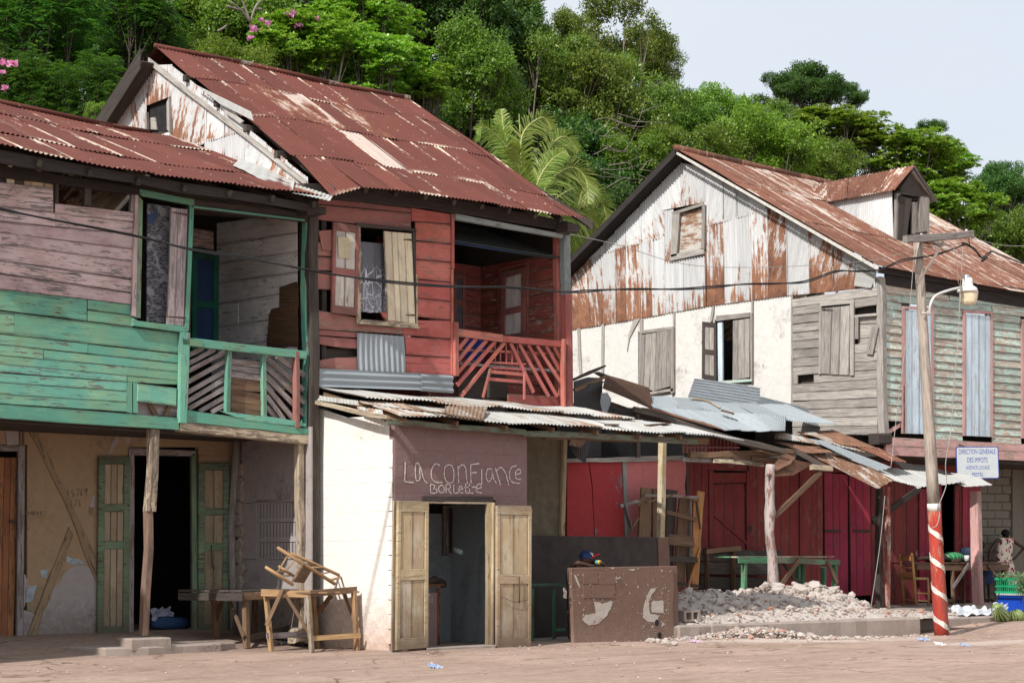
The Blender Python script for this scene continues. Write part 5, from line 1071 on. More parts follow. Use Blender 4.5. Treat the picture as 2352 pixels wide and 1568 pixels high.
# gable tin, columns by measured x positions on the lower row
gx = [85, 190, 280, 345, 400, 490, 555, 615, 720, 850, 955, 1030, 1105, 1200, 1312, 1440, 1568, 1690, 1790]
gr_ = [.85, .65, .5, .95, .75, .7, .45, .25, .5, .85, .2, .35, .65, .98, .10, .92, .75, .6]
def gbot(x):  # bottom edge in view C
    pts = [(85, 1078), (480, 1012), (860, 942), (1300, 884), (1568, 862), (1790, 838)]
    for (a, b), (c, d) in zip(pts[:-1], pts[1:]):
        if x <= c: return b+(d-b)*(x-a)/(c-a)
    return pts[-1][1]
def gseam(x): return 610+(390-610)*(x-380)/(1210-380)
for i in range(len(gx)-1):
    x0, x1 = gx[i], gx[i+1]
    b0, b1 = G3(vC(x0, gbot(x0)), SX), G3(vC(x1, gbot(x1)), SX)
    for row in (0, 1):
        s0, s1 = G3(vC(x0, gseam(x0)), SX), G3(vC(x1, gseam(x1)), SX)
        t0, t1 = b0.y, b1.y
        z0t, z1t = gtop(t0), gtop(t1)
        hit = 655 < (x0+x1)/2 < 850
        if row == 0:
            top0, top1 = min(s0.z, z0t), min(s1.z, z1t)
            if 615 <= x0 < 850:      # below the small window
                wz = G3(vC(750, 672), SX).z; top0 = min(top0, wz); top1 = min(top1, wz)
            lo0, lo1 = b0.z, b1.z; ru = gr_[i]
        else:
            if max(z0t-s0.z, z1t-s1.z) < .15: continue
            lo0, lo1 = min(s0.z-.04, z0t-.01), min(s1.z-.04, z1t-.01); top0, top1 = z0t, z1t
            if 615 <= x0 < 850: wz = G3(vC(750, 375), SX).z; lo0 = lo1 = wz
            ru = {615: .35, 720: .74, 850: .3, 1200: .1, 490: .5, 555: .55}.get(x0, rnd.uniform(.2, .5))
            ru *= .6
        if row == 0 and x0 >= 1200: top0, top1 = z0t, z1t
        if row == 1 and x0 >= 1200: continue
        tin('wall_sheet', Vector((SX, t0+.02, top0)), Vector((SX, t1-.02, top1)), Vector((SX, t1-.02, lo1)), Vector((SX, t0+.02, lo0)), m_gtin, ih, rust=ru, n=NG, pitch=.096, amp=.020, wob=.01)
for x0, x1, ru in ((600, 662, .55), (838, 870, .5)):
    tin('wall_sheet', G3(vC(x0, 372), SX), G3(vC(x1, 372), SX), G3(vC(x1, 700), SX), G3(vC(x0, 700), SX), m_gtin, ih, rust=ru, n=NG)
for q in ([(660, 415), (832, 362), (848, 375), (668, 430)], [(650, 655), (842, 618), (842, 650), (650, 690)], [(664, 430), (706, 420), (690, 660), (656, 668)], [(832, 375), (850, 378), (846, 625), (828, 625)]): gq('window_frame', ih, m_grey, vC, q, SX-.03, th=.06, jit=.004, cuts=2)
gq('window_sheet', ih, m_rtin, vC, [(690, 425), (838, 385), (838, 625), (690, 650)], SX+.02, th=.01)['rust'] = .42
gq('hanging_scrap', ih, m_wtin, vD, [(562, 880), (625, 872), (700, 912), (688, 985), (655, 1050), (535, 1040)], SX-.08, th=.012, cuts=3, jit=.012)
# plaster storey under the tin
def wl2(x): return G3(vC(x, gbot(x)-14), SX)
def cq(pts, **k): return gq('wall', ih, m_crpl, vC, pts, SX+.06, th=.05, bev=.008, **k)
cq([(60, 1075), (470, 1008), (470, 1560), (60, 1560)])
cq([(472, 1008), (668, 972), (668, 1062), (472, 1090)])
cq([(472, 1438), (668, 1432), (668, 1560), (472, 1560)])
cq([(670, 972), (900, 930), (900, 1560), (670, 1560)])
cq([(902, 930), (1112, 905), (1112, 985), (902, 1022)])
cq([(902, 1372), (1112, 1378), (1112, 1560), (902, 1560)])
cq([(1114, 905), (1336, 874), (1336, 1560), (1114, 1560)])
for q in ([(122, 1070), (138, 1068), (150, 1330), (135, 1330)], [(262, 1045), (275, 1043), (272, 1330), (258, 1330)], [(440, 1020), (478, 1012), (420, 1120), (405, 1200), (412, 1110)], [(476, 1015), (494, 1012), (488, 1400), (470, 1400)], [(664, 985), (674, 984), (674, 1430), (664, 1430)], [(884, 945), (898, 942), (886, 1030), (872, 1030)], [(1106, 910), (1116, 908), (1116, 1380), (1106, 1380)], [(1330, 875), (1340, 873), (1340, 1500), (1330, 1500)]):
    gq('stud', ih, m_grey, vC, q, SX-.0, th=.03, jit=.004, cuts=3)
gq('window_frame', ih, m_grey, vC, [(486, 1082), (662, 1058), (665, 1075), (486, 1100)], SX-.03, th=.06)
gq('window_frame', ih, m_grey, vC, [(652, 1065), (672, 1062), (672, 1430), (655, 1440)], SX-.02, th=.06)
gq('window_frame', ih, m_grey, vC, [(520, 1430), (670, 1405), (670, 1422), (520, 1445)], SX-.02, th=.06)
boardleaf(ih, [G3(vC(*p), SX-.02) for p in ((488, 1105), (572, 1090), (562, 1425), (476, 1390))], NG, .03, m_grey, nb=3)
boardleaf(ih, [G3(vC(*p), SX-.04) for p in ((574, 1080), (655, 1068), (652, 1395), (560, 1420))], NG, .03, m_brown if False else m_grey, nb=4)
gq('window_frame', ih, m_grey, vC, [(912, 998), (1100, 980), (1102, 1005), (912, 1030)], SX-.03, th=.07)
gq('window_frame', ih, m_ltblue, vC, [(918, 1038), (946, 1034), (948, 1364), (922, 1366)], SX-.01, th=.05)
gq('window_frame', ih, m_grey, vC, [(1102, 985), (1114, 982), (1114, 1368), (1104, 1370)], SX-.02, th=.05)
gq('window_sill', ih, m_teal, vC, [(920, 1366), (1112, 1352), (1114, 1368), (920, 1384)], SX-.02, th=.06)
leaf(ih, *[G3(vC(*p), SX-.05) for p in ((830, 1030), (908, 1038), (910, 1365), (828, 1352))], NG, .04, m_dark, m_grey, rails=(0, .48, 1), boards=2, stile=.08, name='shutter')
boardleaf(ih, [G3(vC(*p), SX-.04) for p in ((1004, 1026), (1100, 1012), (1098, 1345), (1002, 1360))], NG, .03, m_grey, nb=3)
# grey boards end of the gable wall
gl_ = [(vD(105, 1128)[1], vD(705, 1042)[1])]
yT0, yT1 = vD(105, 1128)[1], vD(705, 1042)[1]; N_ = 16
bl_ = [(yT0+(1000-yT0)*i/N_, yT1+(998-yT1)*i/N_) for i in range(N_+1)]
sg = []
for i in range(N_):
    ym = (bl_[i][0]+bl_[i+1][1])/2
    if 695 < ym < 862: sg.append([(1822, 1884), (1957, 2017)] if not (722 < ym < 788) else [(1822, 1884)])
    elif 862 <= ym < 878: sg.append([(1822, 1835), (1870, 2017)])
    else: sg.append(None)
rows('plank', ih, m_grey, vP, 1822, 2017, bl_, SX, 'g', seglist=sg, gap=.05, jit=.008, th=.03)
gq('window_frame', ih, m_grey, vD, [(298, 1152), (540, 1132), (540, 1160), (300, 1182)], SX-.03, th=.05)
gq('window_frame', ih, m_grey, vD, [(513, 1160), (542, 1155), (540, 1668), (512, 1668)], SX-.03, th=.05)
gq('window_frame', ih, m_grey, vD, [(296, 1180), (312, 1180), (305, 1660), (292, 1660)], SX-.03, th=.05)
boardleaf(ih, [G3(vD(*p), SX-.03) for p in ((312, 1195), (514, 1175), (505, 1665), (300, 1655))], NG, .03, m_grey, nb=3)
hinge(ih, G3(vD(308, 1200), SX-.1), G3(vD(388, 1203), SX-.1), NG)
gq('window_frame', ih, m_grey, vD, [(545, 1242), (700, 1228), (700, 1246), (545, 1260)], SX-.03, th=.05)
gq('window_frame', ih, m_grey, vD, [(547, 1260), (572, 1258), (572, 1410), (547, 1412)], SX-.03, th=.05)
rows('plank', ih, m_grey, vD, 572, 705, [(1258, 1250), (1305, 1300), (1405, 1395), (1460, 1455)], SX+.05, 'g')
gq('leaning_board', ih, m_grey, vD, [(664, 1315), (712, 1330), (672, 1522), (624, 1512)], SX-.06, th=.03, jit=.01)
gq('inner_lining', ih, m_dark, vP, [(1822, 690), (2017, 670), (2017, 1000), (1822, 1000)], SX+.18, th=.03)
beam('corner_post', F3(vD(722, 975), TT), F3((2030, 1010), TT), .2, .18, m_grey, ih, jit=.015)
beam('beam_end', F3((2008, 1008), TT-.1), F3((2036, 1008), TT-.1), .3, .26, m_dark, ih, jit=.01)
# teal clapboards on the street side
sidN = 19
def sy(x, k_):   # seam k at view-D x
    top = 1030+(1150-1030)*(x-750)/(1733-750); bot = 2098+(2153-2098)*(x-750)/(1733-750); return top+(bot-top)*k_/sidN
XE = 2197
lines = [(sy(748, i), sy(XE, i)) for i in range(sidN+1)]
seg = []
for i in range(sidN):
    y_ = sy(1100, i+.5)
    if y_ > 1190: seg.append([(748, 866), (1086, 1294), (1502, 1706), (1900, XE)])
    else: seg.append([(748, 1500), (1503, XE)] if i % 2 else [(748, 1200), (1203, XE)])
seg[sidN-1][0] = (748, 750); seg[sidN-2][0] = (748, 756)
rows('plank', ih, m_teal, vD, 748, XE, lines, TT, seglist=seg, gap=.02, jit=.003, th=.008, clap=.030)
fq('wall_plate', ih, m_black, vD, [(748, 930), (XE, 1170), (XE, 1270), (748, 1030)], TT, th=.06, cuts=5, jit=.01)
fq('brace', ih, m_pinkb, vI, [(450, 235), (530, 185), (538, 205), (470, 250)], TT+.02, th=.03)
fq('window_frame', ih, m_pinkb, vI, [(536, -20), (553, -20), (556, 250), (540, 250)], TT-.02, th=.05)
for (x0, x1, y0, y1) in ((866, 1086, 1178, 2075), (1294, 1503, 1205, 2092), (1706, 1900, 1270, 2110)):
    dy = (x1-x0)*.06
    fq('door_frame', ih, m_pinkb, vD, [(x0, y0), (x1, y0+dy), (x1, y0+dy+20), (x0, y0+20)], TT-.02, th=.05)
    fq('door_frame', ih, m_pinkb, vD, [(x0, y0+20), (x0+16, y0+20), (x0+16, y1), (x0, y1)], TT-.02, th=.05)
    fq('door_frame', ih, m_pinkb, vD, [(x1-16, y0+20+dy), (x1, y0+20+dy), (x1, y1+8), (x1-16, y1+8)], TT-.02, th=.05)
    xm = x0+(x1-x0)*.53
    boardleaf(ih, [F3(vD(*p), TT-.01) for p in ((x0+18, y0+28), (xm, y0+28+dy*.5), (xm, y1+4), (x0+18, y1))], NF, .03, m_ltblue, nb=2, mb=m_ltblue)
    boardleaf(ih, [F3(vD(*p), TT-.01) for p in ((xm+4, y0+36), (x1-18, y0+32+dy), (x1-18, y1+8), (xm+4, y1+4))], NF, .03, m_ltblue, nb=2, mb=m_ltblue)
def py(x, y0, y1): return y0+(y1-y0)*(x-440)/(1229-440)
for a, b in (((268, 310), (320, 352)), ((321, 353), (371, 404))):
    fq('belt_board', ih, m_pinkb, vI, [(438, a[0]), (1600, py(1600, *a)), (1600, py(1600, *b)), (438, b[0])], TT-.02, th=.06, cuts=6, jit=.006)
box('upper_floor', (SX, TT+.05, 3.75), (SE, 14.9, 3.9), m_dark, ih)
# ground floor
TQ = 4.6
def lowb(x0, x1, yt, yb, mt, name='board', dt=0., th=.03): return fq(name, ih, mt, vI, [(x0, yt), (x1, yt+3), (x1, yb), (x0, yb)], TQ+dt, th=th, cuts=2, jit=.002)
boardleaf(ih, [F3(vI(*p), TQ-.04) for p in ((95, 470), (228, 480), (230, 1160), (100, 1150))], NF, .03, m_magenta, nb=3, name='door', mb=m_magenta)
boardleaf(ih, [F3(vI(*p), TQ-.04) for p in ((236, 480), (355, 490), (360, 1160), (246, 1165))], NF, .03, m_magenta, nb=3, name='door', mb=m_magenta)
for x0 in (105, 268): prism('strap_hinge', [F3(vI(*p), TQ-.10) for p in ((x0, 790), (x0+92, 792), (x0+92, 806), (x0, 806))], NF, .01, m_iron, ih)
lowb(60, 92, 440, 1230, m_maroon, dt=0)
lowb(230, 236, 480, 1170, m_void)
for a, b in ((362, 420), (422, 490), (492, 560), (562, 628)): lowb(a, b, 400, 1215, m_maroon)
lowb(40, 900, 372, 470, m_maroon, 'lintel_board', dt=.0, th=.02)
boardleaf(ih, [F3(vI(*p), TQ-.03) for p in ((632, 560), (705, 562), (705, 1190), (632, 1190))], NF, .03, m_magenta, nb=2, name='door', mb=m_magenta)
lowb(706, 762, 480, 1190, m_magenta)
leaf(ih, *[F3(vI(*p), TQ-.02) for p in ((832, 540), (868, 540), (868, 1190), (832, 1190))], NF, .05, m_maroon, m_maroon, rails=(0, .5, 1), boards=1, stile=.05)
boardleaf(ih, [F3(vI(*p), TQ-.03) for p in ((876, 540), (976, 545), (976, 1190), (876, 1190))], NF, .03, m_magenta, nb=3, name='door', mb=m_magenta)
# concrete block wall
fq('wall', ih, m_mortar, vI, [(976, 400), (1222, 400), (1222, 1190), (976, 1190)], TQ+.1, th=.09)
for r_ in range(17):
    for c_i in range(5):
        y0 = 402+r_*47; x0 = 900+c_i*82-(41 if r_ % 2 else 0); x1 = x0+78; x0 = max(x0, 978); x1 = min(x1, 1152)
        if x1-x0 < 12: continue
        fq('block', ih, m_block, vI, [(x0, y0), (x1, y0+1), (x1, y0+43), (x0, y0+42)], TQ+.01, th=.018+rnd.uniform(0, .01), jit=.004)
fq('wall', ih, m_block, vI, [(1154, 400), (1218, 400), (1218, 1190), (1154, 1190)], TQ+.01, th=.06, cuts=3, jit=.01)
for i in range(10): lowb(1222+i*40, 1260+i*40, 400, 1200, m_red if False else m_maroon)
box('inner_wall', (SX+.1, TQ+1.9, 0), (SE, TQ+2, 3.7), m_void, ih); box('inner_wall', (10.0, TQ+.7, .3), (SX+1, TQ+.78, 3.4), m_void, ih)
box('inner_wall', (SX+.25, 14.8, 3.9), (SE, 14.9, 8.2), m_void, ih); box('inner_wall', (SE-.1, TT+.1, 0), (SE, 14.8, 8.2), m_grey, ih)
for p in (((410, 560), (408, 1235), .13, m_dark), ((450, 550), (452, 1240), .16, m_redin), ((952, 575), (968, 1215), .24, m_pinkb)):
    beam('porch_post', F3(vI(*p[0]), TT), F3(vI(*p[1]), TT)-Vector((0, 0, .1)), p[2]*.8, p[2], p[3], ih, jit=.012)
beam('post_brace', F3(vI(375, 745), TT+.02), F3(vI(640, 560), TT+.02), .06, .15, m_dark, ih)
# roof: rows of sheets either side, dormer
vr = [(0, .30), (.28, .64), (.61, 1.)]
for ri, (v0, v1) in enumerate(vr):
    s = SX-.42
    while s < SE+.2:
        s1 = min(s+rnd.uniform(.66, .78), SE+.3)
        tin('roof_sheet', rp3(s, v0, .03), rp3(s1+.05, v0, .03), rp3(s1+.05, v1, .05), rp3(s, v1, .05), m_rooforange, ih, rust=rnd.uniform(.36, .60)+(.12 if s < SX+.3 else 0)+(.06 if ri == 2 else 0), wob=.010, rows=6, n=Vector((0, -.5, .86)))
        s = s1
tin('roof_sheet', rp3(SX-.42, 0, .03), rp3(SE+.3, 0, .03), Vector((SE+.3, 15.4, EZ)), Vector((SX-.42, 15.4, EZ)), m_rooforange, ih, rows=2, pitch=.3, rust=.5)
for i in range(4): tube('ridge_cap', [rp3(SX-.45+i*2.55, 0, .07), rp3(SX-.45+i*2.55+2.6, 0, .07)], .10, m_rooforange, ih, 8)['rust'] = .9
prism('verge_board', [(SX-.42, PA, PZ+.06), (SX-.42, PA, PZ-.14), (SX-.42, 15.5, EZ-.2), (SX-.42, 15.5, EZ+.0)], NG, .04, m_black, ih, cuts=6, jit=.012)
prism('verge_board', [(SX-.38, PA, PZ-.02), (SX-.38, PA, PZ-.10), (SX-.38, ET, EZ-.07), (SX-.38, ET, EZ+.02)], NG, .03, m_rtin, ih, cuts=4, jit=.006)
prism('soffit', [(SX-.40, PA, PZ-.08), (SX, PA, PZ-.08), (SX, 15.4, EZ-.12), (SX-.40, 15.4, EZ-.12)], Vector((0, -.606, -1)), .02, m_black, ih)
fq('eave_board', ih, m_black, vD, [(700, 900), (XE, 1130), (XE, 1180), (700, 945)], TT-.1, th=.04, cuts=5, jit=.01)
# dormer
DT = 5.08
dm = prism('dormer_front', [F3(vD(*p), DT) for p in ((848, 352), (935, 226), (1052, 398), (960, 398), (848, 372))], NF, .06, m_dark, ih)
dz0 = F3(vD(815, 725), DT); dz1 = F3(vD(815, 358), DT); sR = F3(vD(1055, 420), DT)
apx = F3(vD(950, 200), DT-.15)
slope = (PZ-EZ)/(PA-ET); roofz = lambda t: EZ+(t-ET)*slope
tend = ET+(dz1.z-EZ)/slope; 
for i in range(4):
    a = DT+(tend-DT)*i/4; b = DT+(tend-DT)*(i+1)/4
    tin('dormer_cheek', Vector((dz0.x, b+.03, dz1.z)), Vector((dz0.x, a, dz1.z)), Vector((dz0.x, a, roofz(a))), Vector((dz0.x, b+.03, max(roofz(b), roofz(a)) if False else min(roofz(b), dz1.z-.01))), m_gtin, ih, rust=.05, n=NG, amp=.014)
tin('dormer_cheek', Vector((sR.x, tend, dz1.z)), Vector((sR.x, DT, dz1.z)), Vector((sR.x, DT, roofz(DT))), Vector((sR.x, tend, dz1.z-.02)), m_gtin, ih, rust=.4, n=Vector((1, 0, 0)))
tap = ET+(apx.z-EZ)/slope
nS = 5
for i in range(nS):
    a0 = i/nS; a1 = (i+1)/nS+.03
    rt_ = lambda u: Vector((apx.x, (DT-.25)+(tap+.1-DT+.25)*u, apx.z+.03))
    lo_ = lambda u: Vector((dz0.x-.16, (DT-.22)+(tend+.2-DT+.22)*u, dz1.z-.08))
    tin('dormer_roof_sheet', rt_(a0), rt_(a1), lo_(a1), lo_(a0), m_rooforange, ih, rust=(.45, .8, .75, .5, .45)[i], n=Vector((-.6, 0, .8)), amp=.02, pitch=.11)
    ro_ = lambda u: Vector((sR.x+.16, (DT-.22)+(tend+.2-DT+.22)*u, dz1.z-.12))
    tin('dormer_roof_sheet', rt_(a0), rt_(a1), ro_(a1), ro_(a0), m_ztin, ih, rust=.3, n=Vector((.6, 0, .8)), amp=.02, pitch=.11)
for q, mt in (([(818, 385), (845, 392), (840, 722), (812, 722)], m_grey), ([(985, 408), (1052, 415), (1050, 668), (990, 668)], m_grey), ([(822, 372), (1056, 402), (1056, 418), (822, 390)], m_dark)): fq('dormer_trim', ih, mt, vD, q, DT-.01, th=.07)
fq('dormer_trim', ih, m_grey, vD, [(932, 235), (945, 222), (1085, 405), (1058, 405)], DT-.06, th=.05)
boardleaf(ih, [F3(vD(*p), DT-.08) for p in ((846, 400), (932, 425), (895, 730), (838, 722))], NF, .03, m_dark, nb=2); hinge(ih, F3(vD(846, 430), DT-.14), F3(vD(905, 450), DT-.14), NF)
boardleaf(ih, [F3(vD(*p), DT+.04) for p in ((936, 448), (984, 452), (990, 668), (930, 672))], NF, .03, m_grey, nb=2)
box('dormer_inner', (dz0.x+.1, DT+.5, 9.2), (sR.x-.1, DT+.55, dz1.z), m_void, ih)
# ================================================================ SLAB, RUBBLE
nr0 = random.Random(21)
sl_ = prism('concrete_slab', [Vector((6.33, .0, -.14)), Vector((9.6, -.25, -.14)), Vector((12.98, -.6, -.14)), Vector((13.6, .3, -.14)), Vector((13.4, 3.6, -.14)), Vector((6.5, 3.6, -.14))], NU, .36, m_conc, cuts=8, jit=.03, bev=.03); struct(sl_)
for i in range(9):
    s_ = 6.6+i*.72+nr0.uniform(-.2, .2); y_ = -.02-.05*(s_-6.3)/6.5*10*.6; o_ = prism('broken_edge', [Vector((s_, y_-.05, .02)), Vector((s_+.25+nr0.random()*.3, y_-.09, .02)), Vector((s_+.3, y_+.15, .02)), Vector((s_-.05, y_+.15, .02))], NU, .19+.03*nr0.random(), m_conc, sl_, cuts=3, jit=.03, bev=.03)
pf = prism('porch_floor', [Vector((13.2, .35, -.2)), Vector((20, .30, -.2)), Vector((30, .3, -.2)), Vector((30, 7, -.2)), Vector((13.2, 7, -.2))], NU, .33, m_conc, cuts=10, jit=.05, bev=.03); struct(pf)
struct(prism('porch_floor', [Vector((13.4, 2.4, -.1)), Vector((30, 2.4, -.1)), Vector((30, 7, -.1)), Vector((13.4, 7, -.1))], NU, .345, m_conc, cuts=6, jit=.02, bev=.02))
struct(prism('lot_floor', [Vector((2.8, 1.95, -.1)), Vector((6.4, 1.95, -.1)), Vector((13.5, 3.7, -.1)), Vector((13.5, 8, -.1)), Vector((2.8, 8, -.1))], NU, .34, m_conc, jit=.01))
struct(prism('bay_floor', [Vector((2.74, .25, -.1)), Vector((6.3, .25, -.1)), Vector((6.3, 1.9, -.1)), Vector((2.74, 1.9, -.1))], NU, .105, m_conc, jit=.0))
k = NT('rubble_stone'); co = k.coords(rand=False); isl = k.island(); nz = k.noise(co, 9, 1, 6, .7)
c = k.mix(k.ramp(isl, 0, 1), (.33, .285, .255), (.55, .50, .46)); c = k.mix(k.ramp(isl, .90, .93), c, (.42, .20, .14)); c = k.mix(k.ramp(isl, .30, .27, 0, .7), c, (.30, .22, .19)); c = k.mix(k.ramp(nz, .35, .75, 0, .5), c, (.50, .40, .33))
k.bump(nz, .5, .02); m_rub = k.done(c, .95, .1)
ico_v = []; ph = (1+5**.5)/2
for a in (-1, 1):
    for b in (-ph, ph): ico_v += [(0, a, b), (a, b, 0), (b, 0, a)]
ico_v = np.array(ico_v)/math.hypot(1, ph)
from itertools import combinations
el = min(np.linalg.norm(ico_v[0]-ico_v[j]) for j in range(1, 12))
ico_f = [f for f in combinations(range(12), 3) if all(abs(np.linalg.norm(ico_v[a]-ico_v[b])-el) < .01 for a, b in combinations(f, 2))]
ico_f = [f if np.dot(np.cross(ico_v[f[1]]-ico_v[f[0]], ico_v[f[2]]-ico_v[f[0]]), ico_v[f[0]]) > 0 else (f[0], f[2], f[1]) for f in ico_f]
nr = np.random.RandomState(3)
def stonevf(c, r):
    v = ico_v*(1+nr.uniform(-.35, .2, (12, 1)))*np.array([1, nr.uniform(.55, 1), nr.uniform(.4, .8)])*r
    v = np.round(v/(r*.45))*(r*.45)*.45+v*.55
    a = nr.uniform(0, 6.28); ca, sa = math.cos(a), math.sin(a); v = v @ np.array([[ca, -sa, 0], [sa, ca, 0], [0, 0, 1]]); b = nr.uniform(-.5, .5); cb, sb = math.cos(b), math.sin(b)
    v = v @ np.array([[1, 0, 0], [0, cb, -sb], [0, sb, cb]]); return [tuple(p+np.array(c)) for p in v], ico_f
def mound(s, t):
    h = .48*sst(6.6, 9.4, s)*(1-sst(12.2, 13.2, s+.2*math.sin(t*5)))*sst(-.1, 1.7, t)*(1-sst(3.3, 4.2, t))
    h = h*(1+.10*math.sin(s*2.2)+.08*math.sin(s*5+t*3)) + .10*sst(6.4, 6.9, s)*(1-sst(14, 15.2, s))*sst(-.1, .3, t)*(1-sst(2, 3, t))
    h -= .10*math.exp(-((s-9.6)**2)/.9)*sst(.4, 1.5, t)
    return .2+h
mv = []; mf = []
xs_ = np.linspace(6.5, 15.2, 88); ys_ = np.linspace(-.05, 4.2, 44)
for y in ys_:
    for x in xs_:
        o = .10*sst(9, 13, x); mv.append((x, y-o*3, mound(x, y)-.02+nr.uniform(-.015, .015)))
for j in range(43):
    for i in range(87): mf.append((j*88+i, j*88+i+1, (j+1)*88+i+1, (j+1)*88+i))
parts = [(mv, mf)]
for i in range(7000):
    s = nr.uniform(6.6, 15.0); t = nr.uniform(-.02, 3.9); h = mound(s, t)
    if h < .25 and nr.rand() < .5: continue
    r = .009+.050*nr.rand()**5+(.07*nr.rand() if nr.rand() < .025 else 0)
    parts.append(stonevf((s, t-.3*sst(9, 13, s), h+r*.2), r))
V, Fc = joinmesh(parts); rb_ = mobj('rubble_heap', V, Fc, m_rub, None, Matrix.Translation((10.5, 1.5, .2))); tag(rb_, 'heap of pale broken masonry rubble on the concrete slab under the lean-to', 'rubble', kind='stuff')
parts = []
def spillh(s, t): return .17*math.exp(-((s-8.4)/1.2)**2)*sst(-.85, -.25, t)
for i in range(2100):
    s = nr.normal(8.5, 1.2) if nr.rand() < .75 else nr.uniform(5.2, 12.8); t = -.12-abs(nr.normal(0, .30))-.08*max(0, s-9)*.3-.45*sst(9, 13, s)
    if s < 5.9: t -= .35
    r = .008+.045*nr.rand()**4+(.05*nr.rand() if nr.rand() < .03 else 0); parts.append(stonevf((s, t, gz(s, t)+spillh(s, t+.45*sst(9, 13, s))+r*.3), r))
V, Fc = joinmesh(parts); tag(mobj('rubble_spill', V, Fc, m_rub, None, Matrix.Translation((8.4, -.6, 0))), 'scatter of broken stones spilled on the street in front of the slab', 'rubble', kind='stuff')
def stone(s, t, z, r, label, group, name='loose_stone', mat=None):
    v, f = stonevf((0, 0, 0), r); o = mobj(name, v, f, mat or m_rub, None, Matrix.Translation((s, t, z)), local=True); return tag(o, label, 'stone', group)
for i in range(34):
    s = nr.uniform(6.9, 13.0); t = nr.uniform(.3, 2.4); r = nr.uniform(.09, .15); stone(s, t-.3*sst(9, 13, s), mound(s, t)+r*.2, r, 'fist to head sized pale broken stone lying on the rubble heap', 'larger stones on the rubble heap')
for i in range(14): stone(11.2+nr.uniform(-.2, 1.6), 1.4+nr.uniform(-.3, .5), mound(11.5, 1.6)-.02+nr.uniform(0, .12), nr.uniform(.12, .2), 'large pale chunk piled at the foot of the crooked post', 'large chunks round the crooked post')
for (px, py, r) in ((1497, 1481, .09), (1512, 1480, .10), (1530, 1484, .10), (1548, 1486, .09), (1565, 1478, .08), (1900, 1462, .09), (1805, 1470, .07), (1860, 1470, .06)):
    s, t = gnd(px, py, -.03); stone(s, t, gz(s, t)+r*.4, r, 'loose pale stone lying on the street before the slab and parapet', 'loose stones along the slab and parapet')
hb = F3(vH(680, 1330), .25); nb = thing('hollow_block', hb, 'broken grey hollow concrete block at the front of the rubble heap', 'block')
for i, (a, b) in enumerate(((-.22, -.16), (-.03, .03), (.16, .22))): prism('web', [hb+Vector((a, -.1, 0)), hb+Vector((b, -.1, 0)), hb+Vector((b, -.1, .18)), hb+Vector((a, -.1, .18))], NF*-1, .2, m_conc, nb, jit=.008)
for z in (0, .16): prism('face_shell', [hb+Vector((-.22, -.1, z)), hb+Vector((.22, -.1, z)), hb+Vector((.22, .1, z)), hb+Vector((-.22, .1, z))], NU, .035, m_conc, nb, jit=.01, cuts=1)
parts = []
for i in range(1500):
    s, t = nr.uniform(-7, 17), (nr.uniform(-7, 1.2) if nr.rand() < .5 else .1-abs(nr.normal(0, 1.1))); r = .004+.024*nr.rand()**5
    parts.append(stonevf((s, t, gz(s, t)+r*.3), r))
V, Fc = joinmesh(parts); tag(mobj('street_grit', V, Fc, m_rub, None, Matrix.Translation((4, -2, 0))), 'small pebbles and grit scattered over the dusty street', 'grit', kind='stuff')
def litter(px, py, w_, mat, label, z=None):
    s, t = gnd(px, py, 0); z = gz(s, t); q = [Vector((s-w_, t-.05, z+.01)), Vector((s+w_, t-.05, z+.02)), Vector((s+w_*.8, t+.12, z+.05)), Vector((s-w_*.7, t+.1, z+.06))]
    cloth('litter', q, mat, label, 'litter', amp=.02, nx_=8, ny_=6, fr=9)
m_plas = flat('white_plastic', (.62, .62, .66), .45); m_plasb = flat('blue_white_wrapper', (.30, .38, .55), .4, nv=.6, sc=25); m_plasp = flat('lilac_rag', (.50, .36, .45), .8)
litter(1001, 1535, .09, m_plasb, 'blue striped wrapper lying on the street before the shop'); litter(2160, 1470, .10, m_plas, 'torn pale plastic at the foot of the striped pole')
litter(2218, 1473, .07, m_plasb, 'small blue wrapper right of the striped pole base'); litter(910, 1496, .05, m_rub, 'pale crumbled scrap before the shop door leaf')
litter(2122, 1456, .15, m_plasb, 'crumpled blue plastic at the right end of the slab'); litter(1735, 1452, .14, m_plasp, 'lilac rag lying on the stones in front of the slab'); litter(1600, 1476, .12, m_plasp, 'torn lilac bag by the left end of the slab')
litter(645, 1395+92, .12, m_rub, 'flat pale crust by the left leg of the table')

# ================================================================ TABLES AND CHAIRS
def T3(V, x, y, t): return F3(V(x, y), t)
tb = thing('wooden_table', (-.6, 1.2, 0), 'light brown wooden market table with an upturned chair on it beside the white wall', 'table')
A0 = Vector((-.96, .76, 0)); B0 = T3(vQ, 745, 1335, 1.42); C0 = Vector((-.13, .78+.1, 0)); C0 = G3(vQ(1705, 1335), -.13); D0 = T3(vQ, 1265, 1285, 1.7)
At, Bt, Ct, Dt = T3(vQ, 1155, 755, .80), T3(vQ, 680, 735, 1.42), G3(vQ(1670, 700), -.16), T3(vQ, 1215, 760, 1.6)
for a, b, mt in ((A0, At, m_postw), (B0, Bt, m_tan), (C0, Ct, m_tan), (D0, Dt, m_tan)): a = a.copy(); a.z = 0.0; beam('leg', a, b, .06, .085, mt, tb, jit=.004)
tc_ = [T3(vQ, 552, 632, 1.5), G3(vQ(1778, 614), -.06)+Vector((-.02, 0, 0)), G3(vQ(1720, 650), -.1), T3(vQ, 1235, 692, .74)]
zt = .87
def atz(V, x, y, z): return H3(V(x, y), z) if False else None
P1 = Bt+Vector((-.12, .12, .06)); P2 = Dt+Vector((.1, .25, .06)); P3 = Ct+Vector((.10, -.02, .05)); P4 = At+Vector((.0, -.08, .07))
P1.z = P4.z = .885; P2.z = P3.z = .89
